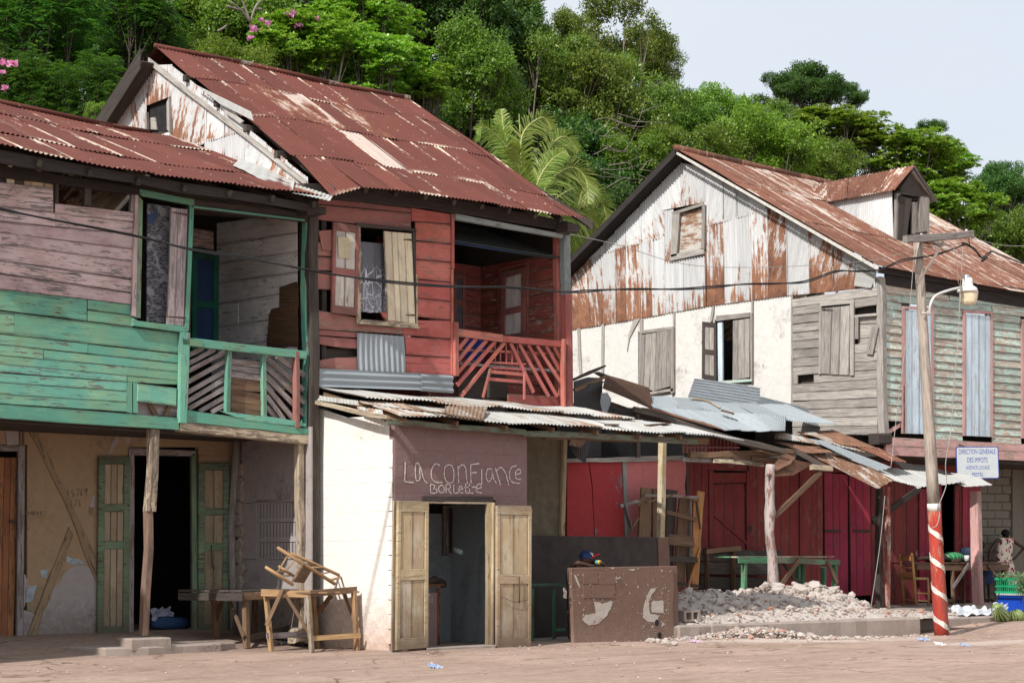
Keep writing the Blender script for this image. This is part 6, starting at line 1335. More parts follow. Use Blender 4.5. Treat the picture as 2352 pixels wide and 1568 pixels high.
for i in range(6):
    a, b = i/6, (i+1)/6-.006
    prism('top_board', [P1.lerp(P2, a), P4.lerp(P3, a), P4.lerp(P3, b), P1.lerp(P2, b)], NU, .025, m_tan if i % 2 else m_brown, tb, jit=.008, cuts=2)
beam('apron', Bt+Vector((-.1, -.02, .02)), At+Vector((.02, -.04, .02)), .03, .11, m_tan, tb); beam('apron', At+Vector((0, -.03, .02)), Ct+Vector((.04, -.02, .02)), .03, .10, m_brown, tb)
for p, q, w_ in (((855, 705), (680, 1090), .065), ((880, 708), (1185, 1210), .05)):
    beam('brace', T3(vQ, *p, 1.1), T3(vQ, *q, 1.35 if p[0] == 855 else .78), .02, w_, m_brown, tb)
beam('stretcher', T3(vQ, 1200, 1240, .78), G3(vQ(1745, 1205), -.14), .025, .08, m_tan, tb); beam('stretcher', T3(vQ, 690, 1215, 1.4), T3(vQ, 1170, 1190, 1.5), .02, .09, m_slat, tb)
beam('brace', G3(vQ(1560, 720), -.15), G3(vQ(1670, 1020), -.14), .02, .06, m_brown, tb); beam('brace', G3(vQ(1420, 750), -.16), T3(vQ, 1255, 970, 1.62), .02, .08, m_brown, tb)
t2 = thing('wooden_table', (-1.6, 2.0, .05), 'dark stained low wooden table standing behind the lighter market table', 'table')
L1, L2, L3, L4 = T3(vQ, 120, 1245, 2.9), T3(vQ, 460, 1315, 1.9), T3(vQ, 640, 1180, 2.9), T3(vQ, 1060, 1110, 2.3)
for a, top in ((L1, (100, 760)), (L2, (450, 820))): beam('leg', a-Vector((0, 0, .04)), T3(vQ, *top, a.y), .08, .11, m_brown, t2, jit=.006)
for a in (L3,): beam('leg', Vector((-.55, 2.9, .05)), Vector((-.55, 2.9, .85)), .08, .09, m_brown, t2)
q4 = [T3(vQ, 55, 680, 2.95), T3(vQ, 430, 740, 1.85), T3(vQ, 1050, 740, 1.75)+Vector((.0, 0, 0))]
z_ = .90; c1, c2 = Vector((-1.98, 2.95, z_)), Vector((-1.52, 1.82, z_)); c3, c4 = Vector((-.42, 1.85, z_)), Vector((-.42, 2.95, z_))
for i in range(5):
    a, b = i/5, (i+1)/5-.008; prism('top_board', [c1.lerp(c2, a), c4.lerp(c3, a), c4.lerp(c3, b), c1.lerp(c2, b)], NU, .03, m_dark, t2, jit=.012, cuts=2)
beam('apron', c1+Vector((0, -.02, -.08)), c2+Vector((0, -.02, -.08)), .03, .12, m_dark, t2); beam('apron', c2+Vector((0, .02, -.06)), c3+Vector((0, .02, -.06)), .03, .12, m_brown, t2)
beam('brace', T3(vQ, 232, 705, 2.6), T3(vQ, 430, 1225, 1.85), .025, .08, m_brown, t2); beam('brace', T3(vQ, 220, 710, 2.6), T3(vQ, 85, 1110, 2.95), .025, .09, m_brown, t2)
beam('stretcher', T3(vQ, 490, 1230, 1.85), T3(vQ, 940, 1130, 2.3), .03, .10, m_dark, t2)
st_ = thing('tree_stump_block', T3(vQ, 1010, 1300, 2.0), 'cut wooden block standing under the light market table', 'block')
prism('block', [T3(vQ, *p, 2.0) for p in ((925, 1295), (928, 1150), (960, 1118), (1080, 1112), (1130, 1140), (1125, 1200), (1090, 1205), (1090, 1298), (1030, 1270), (975, 1275))], NF, .2, m_postw, st_, bev=.02)
uc = thing('wooden_chair', T3(vQ, 1080, 620, 1.15), 'upturned pale wooden ladder back chair lying on the light market table', 'chair')
fr, bk = .98, 1.36
for a, b, t, r in (((812, 218), (1458, 625), fr, .030), ((955, 275), (1618, 578), bk, .026), ((675, 435), (985, 635), fr, .028), ((825, 428), (1000, 540), bk, .024)):
    tube('leg', [T3(vQ, *a, t), T3(vQ, (a[0]+b[0])/2, (a[1]+b[1])/2, t), T3(vQ, *b, t)], [r*.9, r*1.05, r*.9], m_tan, uc, 8, .05)
for a, b, r in (((905, 278), (1030, 318), .013), ((808, 488), (905, 482), .014), ((850, 535), (985, 528), .014), ((1190, 440), (1310, 435), .018), ((1310, 508), (1425, 490), .012), ((1410, 580), (1545, 545), .02)):
    tube('rung', [T3(vQ, *a, fr), T3(vQ, *b, bk)], r, m_tan, uc, 6)
tube('rung', [T3(vQ, 920, 312, fr), T3(vQ, 812, 492, fr)], .012, m_tan, uc, 6); tube('rung', [T3(vQ, 1030, 318, bk), T3(vQ, 905, 480, bk)], .012, m_tan, uc, 6)
sv = [T3(vQ, 1090, 385, fr-.02), T3(vQ, 965, 595, fr-.02), T3(vQ, 1085, 605, bk+.02), T3(vQ, 1215, 395, bk+.02)]
prism('seat', sv, (sv[1]-sv[0]).cross(sv[3]-sv[0]), .04, m_brown, uc, bev=.01)

rt_t = thing('wooden_table', (20.6, 3.6, .25), 'long rough wooden table under the porch with a person lying on it', 'table')
for i in range(4): y = 3.30+i*.20; prism('top_board', [T3(vJ, 318, 585, 3.3)+Vector((0, y-3.3, 0)), T3(vJ, 1555, 600, 3.3)+Vector((0, y-3.3, 0)), T3(vJ, 1555, 600, 3.3)+Vector((0, y-3.11, 0)), T3(vJ, 318, 585, 3.3)+Vector((0, y-3.11, 0))], NU, .03, m_brown, rt_t, jit=.01, cuts=3)
beam('apron', T3(vJ, 350, 630, 3.34), T3(vJ, 830, 645, 3.34), .03, .14, m_brown, rt_t); beam('apron', T3(vJ, 830, 648, 3.33), T3(vJ, 1520, 640, 3.33), .03, .15, m_brown, rt_t)
for x in (805, 940, 1490): a = T3(vJ, x, 680, 3.36 if x != 940 else 3.95); beam('leg', Vector((a.x, a.y, .22)), a, .07, .085, m_brown, rt_t)
beam('brace', T3(vJ, 1015, 600, 3.28), T3(vJ, 812, 905, 3.28), .03, .09, m_slat, rt_t); beam('brace', T3(vJ, 1268, 610, 3.28), T3(vJ, 1410, 810, 3.28), .03, .10, m_brown, rt_t)
beam('stretcher', T3(vJ, 620, 1060, 3.35), T3(vJ, 820, 1065, 3.35), .03, .08, m_brown, rt_t)
ch = thing('wooden_chair', (18.5, 3.2, .25), 'honey coloured ladder back chair standing left of the striped pole', 'chair')
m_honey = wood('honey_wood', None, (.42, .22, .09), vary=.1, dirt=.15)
def post(a, b, t, r=.035): tube('leg', [T3(vJ, *a, t), T3(vJ, (a[0]+b[0])/2+4, (a[1]+b[1])/2, t), T3(vJ, *b, t)], [r*.8, r, r], m_honey, ch, 8, .04)
post((130, 470), (182, 1125), 3.55); post((288, 462), (338, 1132), 3.05); post((490, 775), (502, 1130), 3.05); post((330, 800), (300, 1100), 3.6) if False else None
for a, b, h in (((145, 530), (295, 520), .12), ((160, 642), (300, 645), .04), ((160, 735), (305, 730), .11)):
    beam('back_slat', T3(vJ, *a, 3.5), T3(vJ, *b, 3.08), .02, h, m_honey, ch)
for a, b in (((350, 972), (488, 975)), ((360, 1070), (490, 1072))): beam('rung', T3(vJ, *a, 3.05), T3(vJ, *b, 3.05), .025, .03, m_honey, ch)
beam('rung', T3(vJ, 190, 1055, 3.5), T3(vJ, 325, 1058, 3.1), .025, .03, m_honey, ch)
prism('seat', [T3(vJ, 165, 792, 3.55), T3(vJ, 325, 812, 3.03), T3(vJ, 505, 800, 3.03), T3(vJ, 330, 780, 3.6)], NU, .05, wood('rush_seat', None, (.34, .22, .10)), ch, bev=.01)
gt = thing('wooden_table', (12.8, 2.7, .3), 'long green painted bench table standing behind the crooked post and rubble', 'table')
for i in range(3): y = 2.42+i*.22; prism('top_board', [T3(vL, 498, 1082, 2.42)+Vector((0, y-2.42, 0)), T3(vL, 1330, 1112, 2.42)+Vector((0, y-2.42, 0)), T3(vL, 1330, 1112, 2.42)+Vector((0, y-2.21, 0)), T3(vL, 498, 1082, 2.42)+Vector((0, y-2.21, 0))], NU, .03, m_tgreen if i else m_postw, gt, jit=.006)
beam('apron', T3(vL, 498, 1118, 2.4), T3(vL, 835, 1120, 2.4), .03, .14, m_tgreen, gt)
beam('apron', T3(vL, 835, 1122, 2.4), T3(vI, 190, 975, 2.4), .03, .12, wood('dull_green_paint', (.09, .17, .10), (.14, .12, .09), .45, .4), gt)
for V_, a, b, t in ((vL, (548, 1145), (545, 1390), 2.45), (vL, (1050, 1150), (1050, 1400), 2.9), (vI, (162, 985), (160, 1240), 2.45), (vI, (100, 1000), (98, 1225), 2.95), (vL, (1015, 1150), (1012, 1300), 2.9)): beam('leg', F3(V_(*b), t), F3(V_(*a), t), .09, .11, m_tgreen, gt)
beam('brace', T3(vL, 1030, 1108, 2.36), T3(vL, 855, 1350, 2.36), .03, .10, m_brown, gt); beam('brace', T3(vI, 118, 965, 2.36), T3(vI, 175, 1090, 2.36), .03, .10, m_brown, gt)
beam('brace', T3(vL, 880, 1130, 2.8), T3(vL, 1020, 1330, 2.8), .03, .08, m_dark, gt); beam('stretcher', T3(vI, 78, 1215, 2.5), T3(vI, 160, 1218, 2.5), .03, .10, m_dark, gt)
pb = thing('plank_barrier', (11.5, 3.7, .3), 'dark plank barrier with uprights standing behind the rubble', 'barrier')
for a, b in ((1022, 1130), (1135, 1245), (1260, 1380)): fq('plank', pb, m_dark, vL, [(165, a), (860, a+15), (860, b), (165, b)], 3.75, th=.03, jit=.01, cuts=3)
for x in (233, 462): beam('upright', T3(vL, x-5, 1380, 3.65), T3(vL, x-10, 1010, 3.65), .06, .09, m_brown, pb)
beam('rail', T3(vL, 215, 1045, 3.62), T3(vL, 515, 1018, 3.62), .05, .10, m_brown, pb); beam('rail', T3(vL, 600, 1190, 3.62), T3(vL, 870, 1200, 3.62), .04, .06, m_brown, pb) if False else None
lp = thing('plank_stack', (9.8, 3.4, .3), 'stack of old brown planks and broken frames leaning on the pink wall', 'planks')
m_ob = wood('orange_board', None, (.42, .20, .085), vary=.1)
for q, mt, t in (([(432, 645), (485, 648), (480, 900), (470, 1170), (420, 1170), (418, 900)], m_brown, 3.5), ([(492, 650), (548, 652), (545, 1180), (488, 1180)], m_brown, 3.52), ([(565, 655), (618, 660), (600, 880), (590, 1190), (545, 1190)], m_dark, 3.55),
                 ([(628, 700), (678, 690), (672, 900), (650, 1170), (605, 1160), (612, 900)], m_brown, 3.45), ([(722, 662), (758, 668), (745, 800), (725, 1165), (690, 1165), (680, 1100), (700, 900)], m_ob, 3.4), ([(700, 710), (730, 700), (740, 950), (715, 1165), (690, 1165)], m_ob, 3.35),
                 ([(572, 885), (700, 892), (706, 950), (576, 940)], m_brown, 3.25), ([(575, 998), (720, 1000), (722, 1030), (578, 1026)], m_dark, 3.25)):
    fq('plank', lp, mt, vH, q, t, th=.035, jit=.006, cuts=2)
for a, b, w_, mt in (((330, 742), (425, 712), .07, m_slat), ((348, 728), (388, 868), .09, m_slat), ((388, 862), (425, 800), .06, m_brown), ((415, 738), (455, 688), .09, m_brown), ((455, 685), (650, 690), .05, m_slat), ((465, 722), (600, 685), .04, m_brown), ((600, 682), (735, 712), .05, m_brown), ((640, 698), (735, 695), .05, m_slat), ((568, 770), (715, 808), .09, m_brown), ((738, 955), (680, 1150), .06, m_ob), ((722, 720), (738, 860), .05, m_brown), ((595, 1130), (735, 1150), .06, m_dark), ((690, 690), (690, 1000), .04, m_slat)):
    beam('batten', T3(vH, *a, 3.3), T3(vH, *b, 3.25), .03, w_, mt, lp)
# shop furniture
bn = thing('green_bench', (3.6, 1.2, 0), 'small green table in the dark open bay beside the parapet', 'table')
prism('top', [T3(vG, 1262, 1108, 1.0), T3(vG, 1470, 1112, 1.0), T3(vG, 1470, 1112, 1.0)+Vector((0, .5, 0)), T3(vG, 1262, 1108, 1.0)+Vector((0, .5, 0))], NU, .04, m_tgreen, bn)
for x, y, t in ((1398, 1380, 1.05), (1398, 1350, 1.45), (1275, 1380, 1.05)): a = T3(vG, x, 1120, t); beam('leg', Vector((a.x, a.y, 0)), a, .05, .06, m_tgreen, bn)
beam('stretcher', T3(vG, 1400, 1355, 1.05), T3(vG, 1460, 1355, 1.05), .04, .05, m_tgreen, bn)
st2 = thing('turned_leg_table', T3(vG, 740, 1440, .8), 'varnished table with a turned leg and chalked board just inside the shop door', 'table')
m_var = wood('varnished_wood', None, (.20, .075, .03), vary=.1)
prism('top', [T3(vG, 600, 1120, .55), T3(vG, 782, 1105, .8), T3(vG, 782, 1105, .8)+Vector((-.0, .35, 0)), T3(vG, 600, 1115, .55)+Vector((0, .5, 0))], NU, .04, m_var, st2)
la = T3(vG, 748, 1120, .8); tube('leg', [Vector((la.x, la.y, la.z-d)) for d in (0, .1, .2, .35, .5, .62, .7, .78, la.z)], [.035, .035, .022, .033, .022, .03, .02, .035, .025], m_var, st2, 10)
fq('front_board', st2, m_brpl, vG, [(600, 1145), (738, 1145), (738, 1448), (600, 1448)], .75, th=.02)
scrib(st2, vG, [[(698, 1155), (682, 1180), (682, 1200), (698, 1200), (700, 1150)], [(712, 1160), (712, 1205)], [(683, 1215), (683, 1250)], [(680, 1275), (690, 1262), (695, 1275), (680, 1305), (696, 1305)], [(683, 1325), (676, 1345), (684, 1362), (690, 1345), (684, 1326)]], .725, .004, m_chalk)
stp = tube('seated_cushion', spline([T3(vG, 690, 1085, .8), T3(vG, 730, 1075, .9), T3(vG, 780, 1100, 1.0)], 4), .06, m_blackp, None, 8, .2); tag(stp, 'dark bag lying on the varnished table inside the shop', 'bag')
sk = cloth('cloth_bundle', [F3(vF(940, 1205), 4.3), F3(vF(1060, 1190), 4.6), F3(vF(1100, 1255), 4.4), F3(vF(960, 1290), 4.15)], flat('pale_lilac_cloth', (.32, .33, .42), .9), 'pale cloth bundle on the threshold inside the green double door', 'bundle', amp=.05)
bx_ = tube('blue_sack', [F3(vF(950, 1285), 4.25), F3(vF(1040, 1290), 4.25), F3(vF(1170, 1290), 4.25)], [.10, .11, .10], m_blued, None, 8, .1); tag(bx_, 'dark blue sack lying in the green doorway below the cloth bundle', 'sack')

# ================================================================ POLE, LAMP, WIRES, SIGN
TP = -1.0
pb0, pt0 = F3((2163, 1455), TP), F3((2108, 556), TP); pb0.z -= .06
pole = thing('utility_pole', pb0, 'leaning wooden utility pole with a cross arm, its foot painted red with white spiral stripes', 'pole')
pl = lambda z: pb0.lerp(pt0, (z-pb0.z)/(pt0.z-pb0.z))
zred = F3((2152, 1171), TP).z; zwh = F3((2151, 1160), TP).z
zz = [zred+.09+i*(pt0.z-zred-.09)/9 for i in range(10)]
tube('shaft', [pl(z) for z in zz], [.125-.035*i/9 for i in range(10)], m_polew, pole, 16, .02)
tube('white_band', [pl(zred-.02), pl(zred+.13)], .132, m_polewh, pole, 20)
tube('red_foot', [pl(pb0.z+i*(zred-pb0.z)/8) for i in range(9)], [.150, .147, .143, .14, .138, .136, .134, .132, .131], m_polered, pole, 20, .008)
def rad(z): return .152-.021*(z-pb0.z)/(zred-pb0.z)
vw = Vector((CAM.x-pb0.x, CAM.y-pb0.y, 0)).normalized(); side = Vector((0, 0, 1)).cross(vw)   # side points to camera right
hz = (zred-pb0.z)
V = []; Fc = []
turns = 4; z0h = .10; pitch_ = .585; n_ = 30
for i in range(int(n_*turns)+1):
    ph_ = i/n_*2*math.pi       # angle; on camera side the stripe falls to the right
    z = zred-.36 - pitch_*(i/n_) + .03
    if z < pb0.z+.05: break
    d = (-math.cos(ph_))*side + math.sin(ph_)*vw
    hw = .055*(1+.15*math.sin(i*.9))
    for dz in (-hw, hw): c0 = pl(z+dz); r = rad(z+dz)+.004; V += [c0+d*r, c0+d*(r-.02)]
m_ = len(V)//4
for i in range(m_-1):
    a = i*4; b = a+4; Fc += [(a, b, b+2, a+2), (a, a+1, b+1, b), (a+2, b+2, b+3, a+3)]
mobj('spiral_stripe', V, Fc, m_polewh, pole, Matrix.Translation(pl(1.)))
beam('cross_arm', F3(vD(893, 712), TP-.16), F3(vD(1365, 672), TP-.16), .11, .15, m_grey, pole, jit=.008)
beam('cap_block', F3(vD(985, 668), TP-.05), F3(vD(1032, 664), TP-.05), .14, .06, m_dark, pole)
beam('arm_brace', F3(vD(983, 1025), TP-.14), F3(vD(1165, 728), TP-.18), .02, .055, m_polew, pole)
for x, y in ((1327, 640), (1375, 690), (1010, 668)): tube('insulator', [F3(vD(x, y+12), TP-.16), F3(vD(x, y-2), TP-.16)], [.035, .02], m_polewh, pole, 8)
for x, y in ((1315, 735), (1330, 745)): tube('clamp', [F3(vD(x-18, y), TP-.16), F3(vD(x+18, y+3), TP-.16)], .02, m_iron, pole, 6)
lamp = thing('street_lamp', F3(vD(1070, 1240), TP-.15), 'white hooded street lamp with a cream globe on a curved arm of the pole', 'lamp')
m_lw = flat('lamp_white_paint', (.62, .60, .56), .5); m_gl = flat('cream_globe', (.62, .54, .38), .35); m_al = flat('aluminium', (.40, .44, .50), .4, metal=.3)
tube('arm', spline([F3(vD(1070, 1240), TP-.17), F3(vD(1072, 1170), TP-.2), F3(vD(1110, 1105), TP-.22), F3(vD(1200, 1068), TP-.22), F3(vD(1290, 1046), TP-.22)], 5), .027, m_lw, lamp, 10)
tube('bracket', [F3(vD(1015, 1225), TP-.12), F3(vD(1078, 1235), TP-.16)], .02, m_lw, lamp, 8)
def rot(name, cx_, prof, mat, par, n=20):   # prof: list of (view-D y, half width in view-D px)
    base = F3(vD(cx_, prof[0][0]), TP-.22); V = []; Fc = []
    pxm = (F3(vD(cx_, prof[0][0]), TP-.22)-F3(vD(cx_, prof[0][0]+100), TP-.22)).length/100
    for (y, r) in prof:
        c0 = F3(vD(cx_, y), TP-.22)
        for j in range(n): a = 2*math.pi*j/n; V.append(c0+Vector((math.cos(a)*r*pxm, math.sin(a)*r*pxm, 0)))
    for i in range(len(prof)-1):
        for j in range(n): Fc.append((i*n+j, i*n+(j+1) % n, (i+1)*n+(j+1) % n, (i+1)*n+j)[::-1])
    Fc.append(tuple(range(n))); Fc.append(tuple(range((len(prof)-1)*n, len(prof)*n))[::-1])
    return mobj(name, V, Fc, mat, par, Matrix.Translation(base), smooth=False)
rot('hood', 1335, [(980, 30), (990, 34), (1035, 38), (1050, 62), (1068, 70), (1078, 70)], m_lw, lamp)
rot('cap', 1328, [(958, 16), (962, 20), (985, 24)], m_al, lamp)
rot('globe', 1342, [(1078, 66), (1110, 62), (1150, 54), (1165, 44), (1170, 20)], m_gl, lamp)
def wire(name, pts, r, mat, label, n=5, cat='wire', k=6): return tag(tube(name, spline(pts, k), r, mat, None, n), label, cat)
t_of = lambda px: -1.1+ (2200-px)/2200*.35
W1 = [(-180, 440), (0, 478), (80, 497), (303, 541), (436, 571), (560, 590), (684, 616), (760, 630), (900, 646), (1038, 657), (1170, 661), (1290, 670), (1340, 667), (1400, 665), (1470, 665), (1560, 663), (1640, 657), (1710, 653), (1780, 652), (1850, 645), (1920, 622), (1970, 624), (2020, 619), (2070, 597), (2120, 590), (2160, 583), (2215, 561)]
wire('overhead_cable', [F3(p, t_of(p[0])) for p in W1], .014, m_wire, 'upper strand of the thick black cable slung across the house fronts to the pole', k=4)
W1b = [(x, y+(3.5*math.sin(i*1.7)+1)) for i, (x, y) in enumerate(W1)]
wire('overhead_cable', [F3(p, t_of(p[0])-.03) for p in W1b], .012, m_wire, 'twisted lower strand of the black cable slung across the house fronts', k=4)
W2 = [(1310, 538), (1420, 563), (1540, 600), (1640, 613), (1787, 613), (1900, 606), (2000, 598), (2080, 580), (2145, 568), (2215, 557)]
wire('thin_wire', [F3(p, -.2-(p[0]-1300)/900*.9) for p in W2], .006, m_wirel, 'thin pale wire from the balcony corner past the tin gable to the pole')
W3 = [(2215, 560), (2240, 575), (2255, 592), (2275, 578), (2300, 586), (2352, 606), (2480, 650)]
wire('overhead_cable', [F3(p, -1.15) for p in W3], .016, m_wire, 'black cable leaving the pole to the right edge')
wire('thin_wire', [F3(p, -1.15) for p in [(2228, 545), (2300, 563), (2380, 565), (2500, 566)]], .007, m_wirel, 'thin pale wire leaving the cross arm to the right edge')
wire('thin_wire', [F3(vD(*p), TP-.3) for p in [(1240, 770), (1262, 880), (1268, 1000), (1290, 1045)]], .006, m_wirel, 'pale wire hanging from the cross arm down to the lamp hood')
wire('thin_wire', [F3(p, -1.25) for p in [(2212, 566), (2205, 680), (2200, 790), (2190, 893), (2185, 980), (2172, 1062), (2174, 1110), (2160, 1150), (2154, 1162)]]+[F3((2158, 1180), -1.25), F3((2152, 1205), -1.25), F3((2140, 1212), -1.2)], .009, m_wirel, 'long pale cable dropping from the cross arm and curling onto the red pole foot')
wire('thin_wire', [F3(p, -.5) for p in [(2100, 580), (2090, 700), (2075, 830), (2060, 950), (2046, 1075)]], .007, m_wirel, 'pale guy wire from the pole top down to the tin roof edge')
wire('thin_wire', [F3(vI(*p), 1.0) for p in [(445, 600), (420, 850), (388, 1080), (365, 1235)]], .009, m_wirel, 'wire tied down from the tin roof edge to the slab')
wire('overhead_cable', [F3(vD(*p), -1.2) for p in [(1345, 700), (1350, 745), (1385, 775), (1430, 830), (1450, 858), (1470, 830), (1510, 790)]], .012, m_wire, 'short black cable loop with a splice hanging at the cross arm end')
tag(tube('cable_splice', [F3(vD(1438, 858), -1.2), F3(vD(1470, 835), -1.2)], .03, m_wire, None, 8), 'black splice joint on the cable right of the cross arm', 'splice')
# sign
sc = F3(((2199+2291)/2, (1027+1097)/2), 2.55); nS_ = Vector((-.72, -.69, 0)).normalized(); ux = Vector((0, 0, 1)).cross(nS_).normalized()
if ux.x < 0: ux = -ux
sw, sh_ = .98, .76
d_ = (sc-CAM).length; ppm = FPX/d_; sw = 91/ppm*1.02; sh_ = 70/ppm*1.01
mwS = Matrix((ux, Vector((0, 0, 1)), nS_ if ux.cross(Vector((0, 0, 1))).dot(nS_) > 0 else nS_)).transposed().to_4x4(); mwS.translation = sc
sg_ = thing('office_sign', sc, 'white metal sign lettered DIRECTION GENERALE DES IMPOTS in blue by the pink beam', 'sign')
def sbox(name, x0, x1, y0, y1, z0, z1, mat, rr=.0):
    pts = []
    for (cx_, cy_, a0) in ((x1-rr, y0+rr, -90), (x1-rr, y1-rr, 0), (x0+rr, y1-rr, 90), (x0+rr, y0+rr, 180)):
        for j in range(5): a = R(a0+j*22.5); pts.append((cx_+rr*math.cos(a), cy_+rr*math.sin(a)))
    V = [(x, y, z0) for x, y in pts]+[(x, y, z1) for x, y in pts]; m_ = len(pts)
    Fc = [tuple(range(m_))[::-1], tuple(range(m_, 2*m_))]+[(i, (i+1) % m_, m_+(i+1) % m_, m_+i) for i in range(m_)]
    return mobj(name, V, Fc, mat, sg_, mwS, local=True)
m_sgw = flat('sign_white_enamel', (.40, .43, .445), .45, nv=.08); m_sgb = flat('sign_blue_enamel', (.02, .05, .27), .45, nv=.1)
sbox('plate_border', -sw/2, sw/2, -sh_/2, sh_/2, 0, .012, m_sgb, .05); sbox('plate', -sw/2+.02, sw/2-.02, -sh_/2+.02, sh_/2-.02, .012, .016, m_sgw, .04)
beam('hanger', sc+ux*-.3+Vector((0, 0, sh_/2)), sc+ux*-.3+Vector((0, .3, sh_/2+.1)), .02, .03, m_iron, sg_)
def text(s, cx_, cy_, hh, ww, parent, mw, mat):
    cu = bpy.data.curves.new('lettering', 'FONT'); cu.body = s; cu.extrude = .0; cu.resolution_u = 3
    tmp = bpy.data.objects.new('lettering_src', cu); me = bpy.data.meshes.new_from_object(tmp); bpy.data.objects.remove(tmp)
    co = np.array([v.co[:] for v in me.vertices]); mn, mx_ = co.min(0), co.max(0)
    for v in me.vertices: v.co.x = (v.co.x-(mn[0]+mx_[0])/2)*ww/(mx_[0]-mn[0]); v.co.y = (v.co.y-(mn[1]+mx_[1])/2)*hh/(mx_[1]-mn[1]); v.co.z = 0
    # give the print a hair of thickness by offsetting; letters outlined bolder
    me.materials.append(mat); o = bpy.data.objects.new('lettering', me); COL.objects.link(o); reg(o, mw @ Matrix.Translation((cx_, cy_, .0185)), parent); return o
for s_, fy, fh, fw_ in (('DIRECTION GENERALE', .345, .15, .86), ('DES IMPOTS', .085, .145, .48), ('AGENCE LOCALE', -.15, .105, .55), ('PESTEL', -.37, .105, .26)):
    for dx in (0.,): text(s_, dx, fy*sh_, fh*sh_*1.05, fw_*sw, sg_, mwS, m_sgb).location.z += (0 if dx < 0 else .0)

# ================================================================ MARKET GOODS ON THE RIGHT
cz = .13; c0 = F3(vJ(1420, 1230), 1.55)
cool = thing('cool_box', (c0.x+.45, 1.3, cz), 'bright blue cool box on the pavement with a green crate on top', 'cool box')
m_bl = flat('blue_plastic', (.01, .06, .42), .35, nv=.08); m_whp = flat('white_lid_plastic', (.6, .62, .62), .4); m_grp = flat('green_plastic', (.01, .30, .13), .35, nv=.1)
prism('body', [(c0.x, .95, cz), (c0.x+1.15, .95, cz), (c0.x+1.15, 1.6, cz), (c0.x, 1.6, cz)], NU, .40, m_bl, cool, bev=.03)
prism('lid', [(c0.x-.02, .93, cz+.402), (c0.x+1.17, .93, cz+.402), (c0.x+1.17, 1.62, cz+.402), (c0.x-.02, 1.62, cz+.402)], NU, .04, m_whp, cool, bev=.015)
cr_z = cz+.445; crx = F3(vJ(1385, 1000), 1.5).x
crate = thing('green_crate', (crx+.5, 1.25, cr_z), 'green slatted plastic crate heaped with drooping leaves on the blue cool box', 'crate')
hC = .36
for z0, z1 in ((0, .05), (.15, .18), (hC-.05, hC)):
    for (a, b) in (((crx, .93), (crx+1.1, .93)), ((crx+1.1, .93), (crx+1.1, 1.55)), ((crx+1.1, 1.55), (crx, 1.55)), ((crx, 1.55), (crx, .93))):
        beam('rim', (*a, cr_z+(z0+z1)/2), (*b, cr_z+(z0+z1)/2), .02, z1-z0, m_grp, crate, jit=0)
for i in range(23): beam('slat', (crx+.02+i*.048, .93, cr_z), (crx+.02+i*.048, .93, cr_z+hC), .012, .022, m_grp, crate, jit=0)
for i in range(12): beam('slat', (crx, .95+i*.05, cr_z), (crx, .95+i*.05, cr_z+hC), .022, .012, m_grp, crate, jit=0)
m_herb = leafmat('herb_leaf', (.10, .16, .08), (.18, .26, .13), (.26, .32, .18), .3)
V = []; Fc = []
for i in range(900):
    x = crx-.14+nr.uniform(0, 1.0)*1.25; y = nr.uniform(.86, 1.5); edge = nr.rand() < .6
    if edge: y = nr.uniform(.84, .93)
    L = nr.uniform(.05, .10); z = cr_z+hC+nr.uniform(-.02, .10) - (nr.rand()**1.3*.36*(1 if nr.rand() < .7 else .3) if edge else 0)
    a = nr.uniform(0, 6.28); d = Vector((math.cos(a)*.4, math.sin(a)*.4, -1 if edge else nr.uniform(-.6, .6))).normalized(); w_ = Vector((nr.uniform(-1, 1), nr.uniform(-1, 1), .2)).normalized()*L*.3; p = Vector((x, y, z)); o = len(V)
    V += [p, p+d*L*.5+w_, p+d*L, p+d*L*.5-w_]; Fc.append((o, o+1, o+2, o+3))
tag(mobj('leaf_bunch', V, Fc, m_herb, None, Matrix.Translation((crx+.4, 1.1, cr_z+hC))), 'bunch of wilting green leaves hanging over the front of the green crate', 'leaves', kind='stuff')
k = NT('watermelon_rind'); tcn = k.n('TexCoord'); g_ = tcn.outputs['Object']; sx = k.n('SeparateXYZ'); k.l(g_, sx.inputs[0])
an = k.math('ARCTAN2', sx.outputs[1], sx.outputs[2]); wv = k.math('SINE', k.math('MULTIPLY', k.math('ADD', an, k.math('MULTIPLY', k.noise(g_, 14, 1, 3), .5)), 11)); c = k.mix(k.ramp(wv, .1, .6), (.30, .36, .12), (.03, .08, .02)); k.b.inputs['Roughness'].default_value = .4
m_mel = k.done(c, .4, .4)
def blob(name, c0, r3, mat, parent=None, rot_=(0, 0, 0), n=14, m_=20, jit=0.):
    V = []; Fc = []
    for i in range(n+1):
        th_ = math.pi*i/n
        for j in range(m_): a = 2*math.pi*j/m_; q = 1+nr.uniform(-jit, jit); V.append((r3[0]*math.cos(th_)*q, r3[1]*math.sin(th_)*math.cos(a)*q, r3[2]*math.sin(th_)*math.sin(a)*q))
    for i in range(n):
        for j in range(m_): Fc.append((i*m_+j, i*m_+(j+1) % m_, (i+1)*m_+(j+1) % m_, (i+1)*m_+j))
    from mathutils import Euler
    mw = Matrix.Translation(c0) @ Euler(rot_).to_matrix().to_4x4(); return mobj(name, V, Fc, mat, parent, mw, smooth=True, local=True)
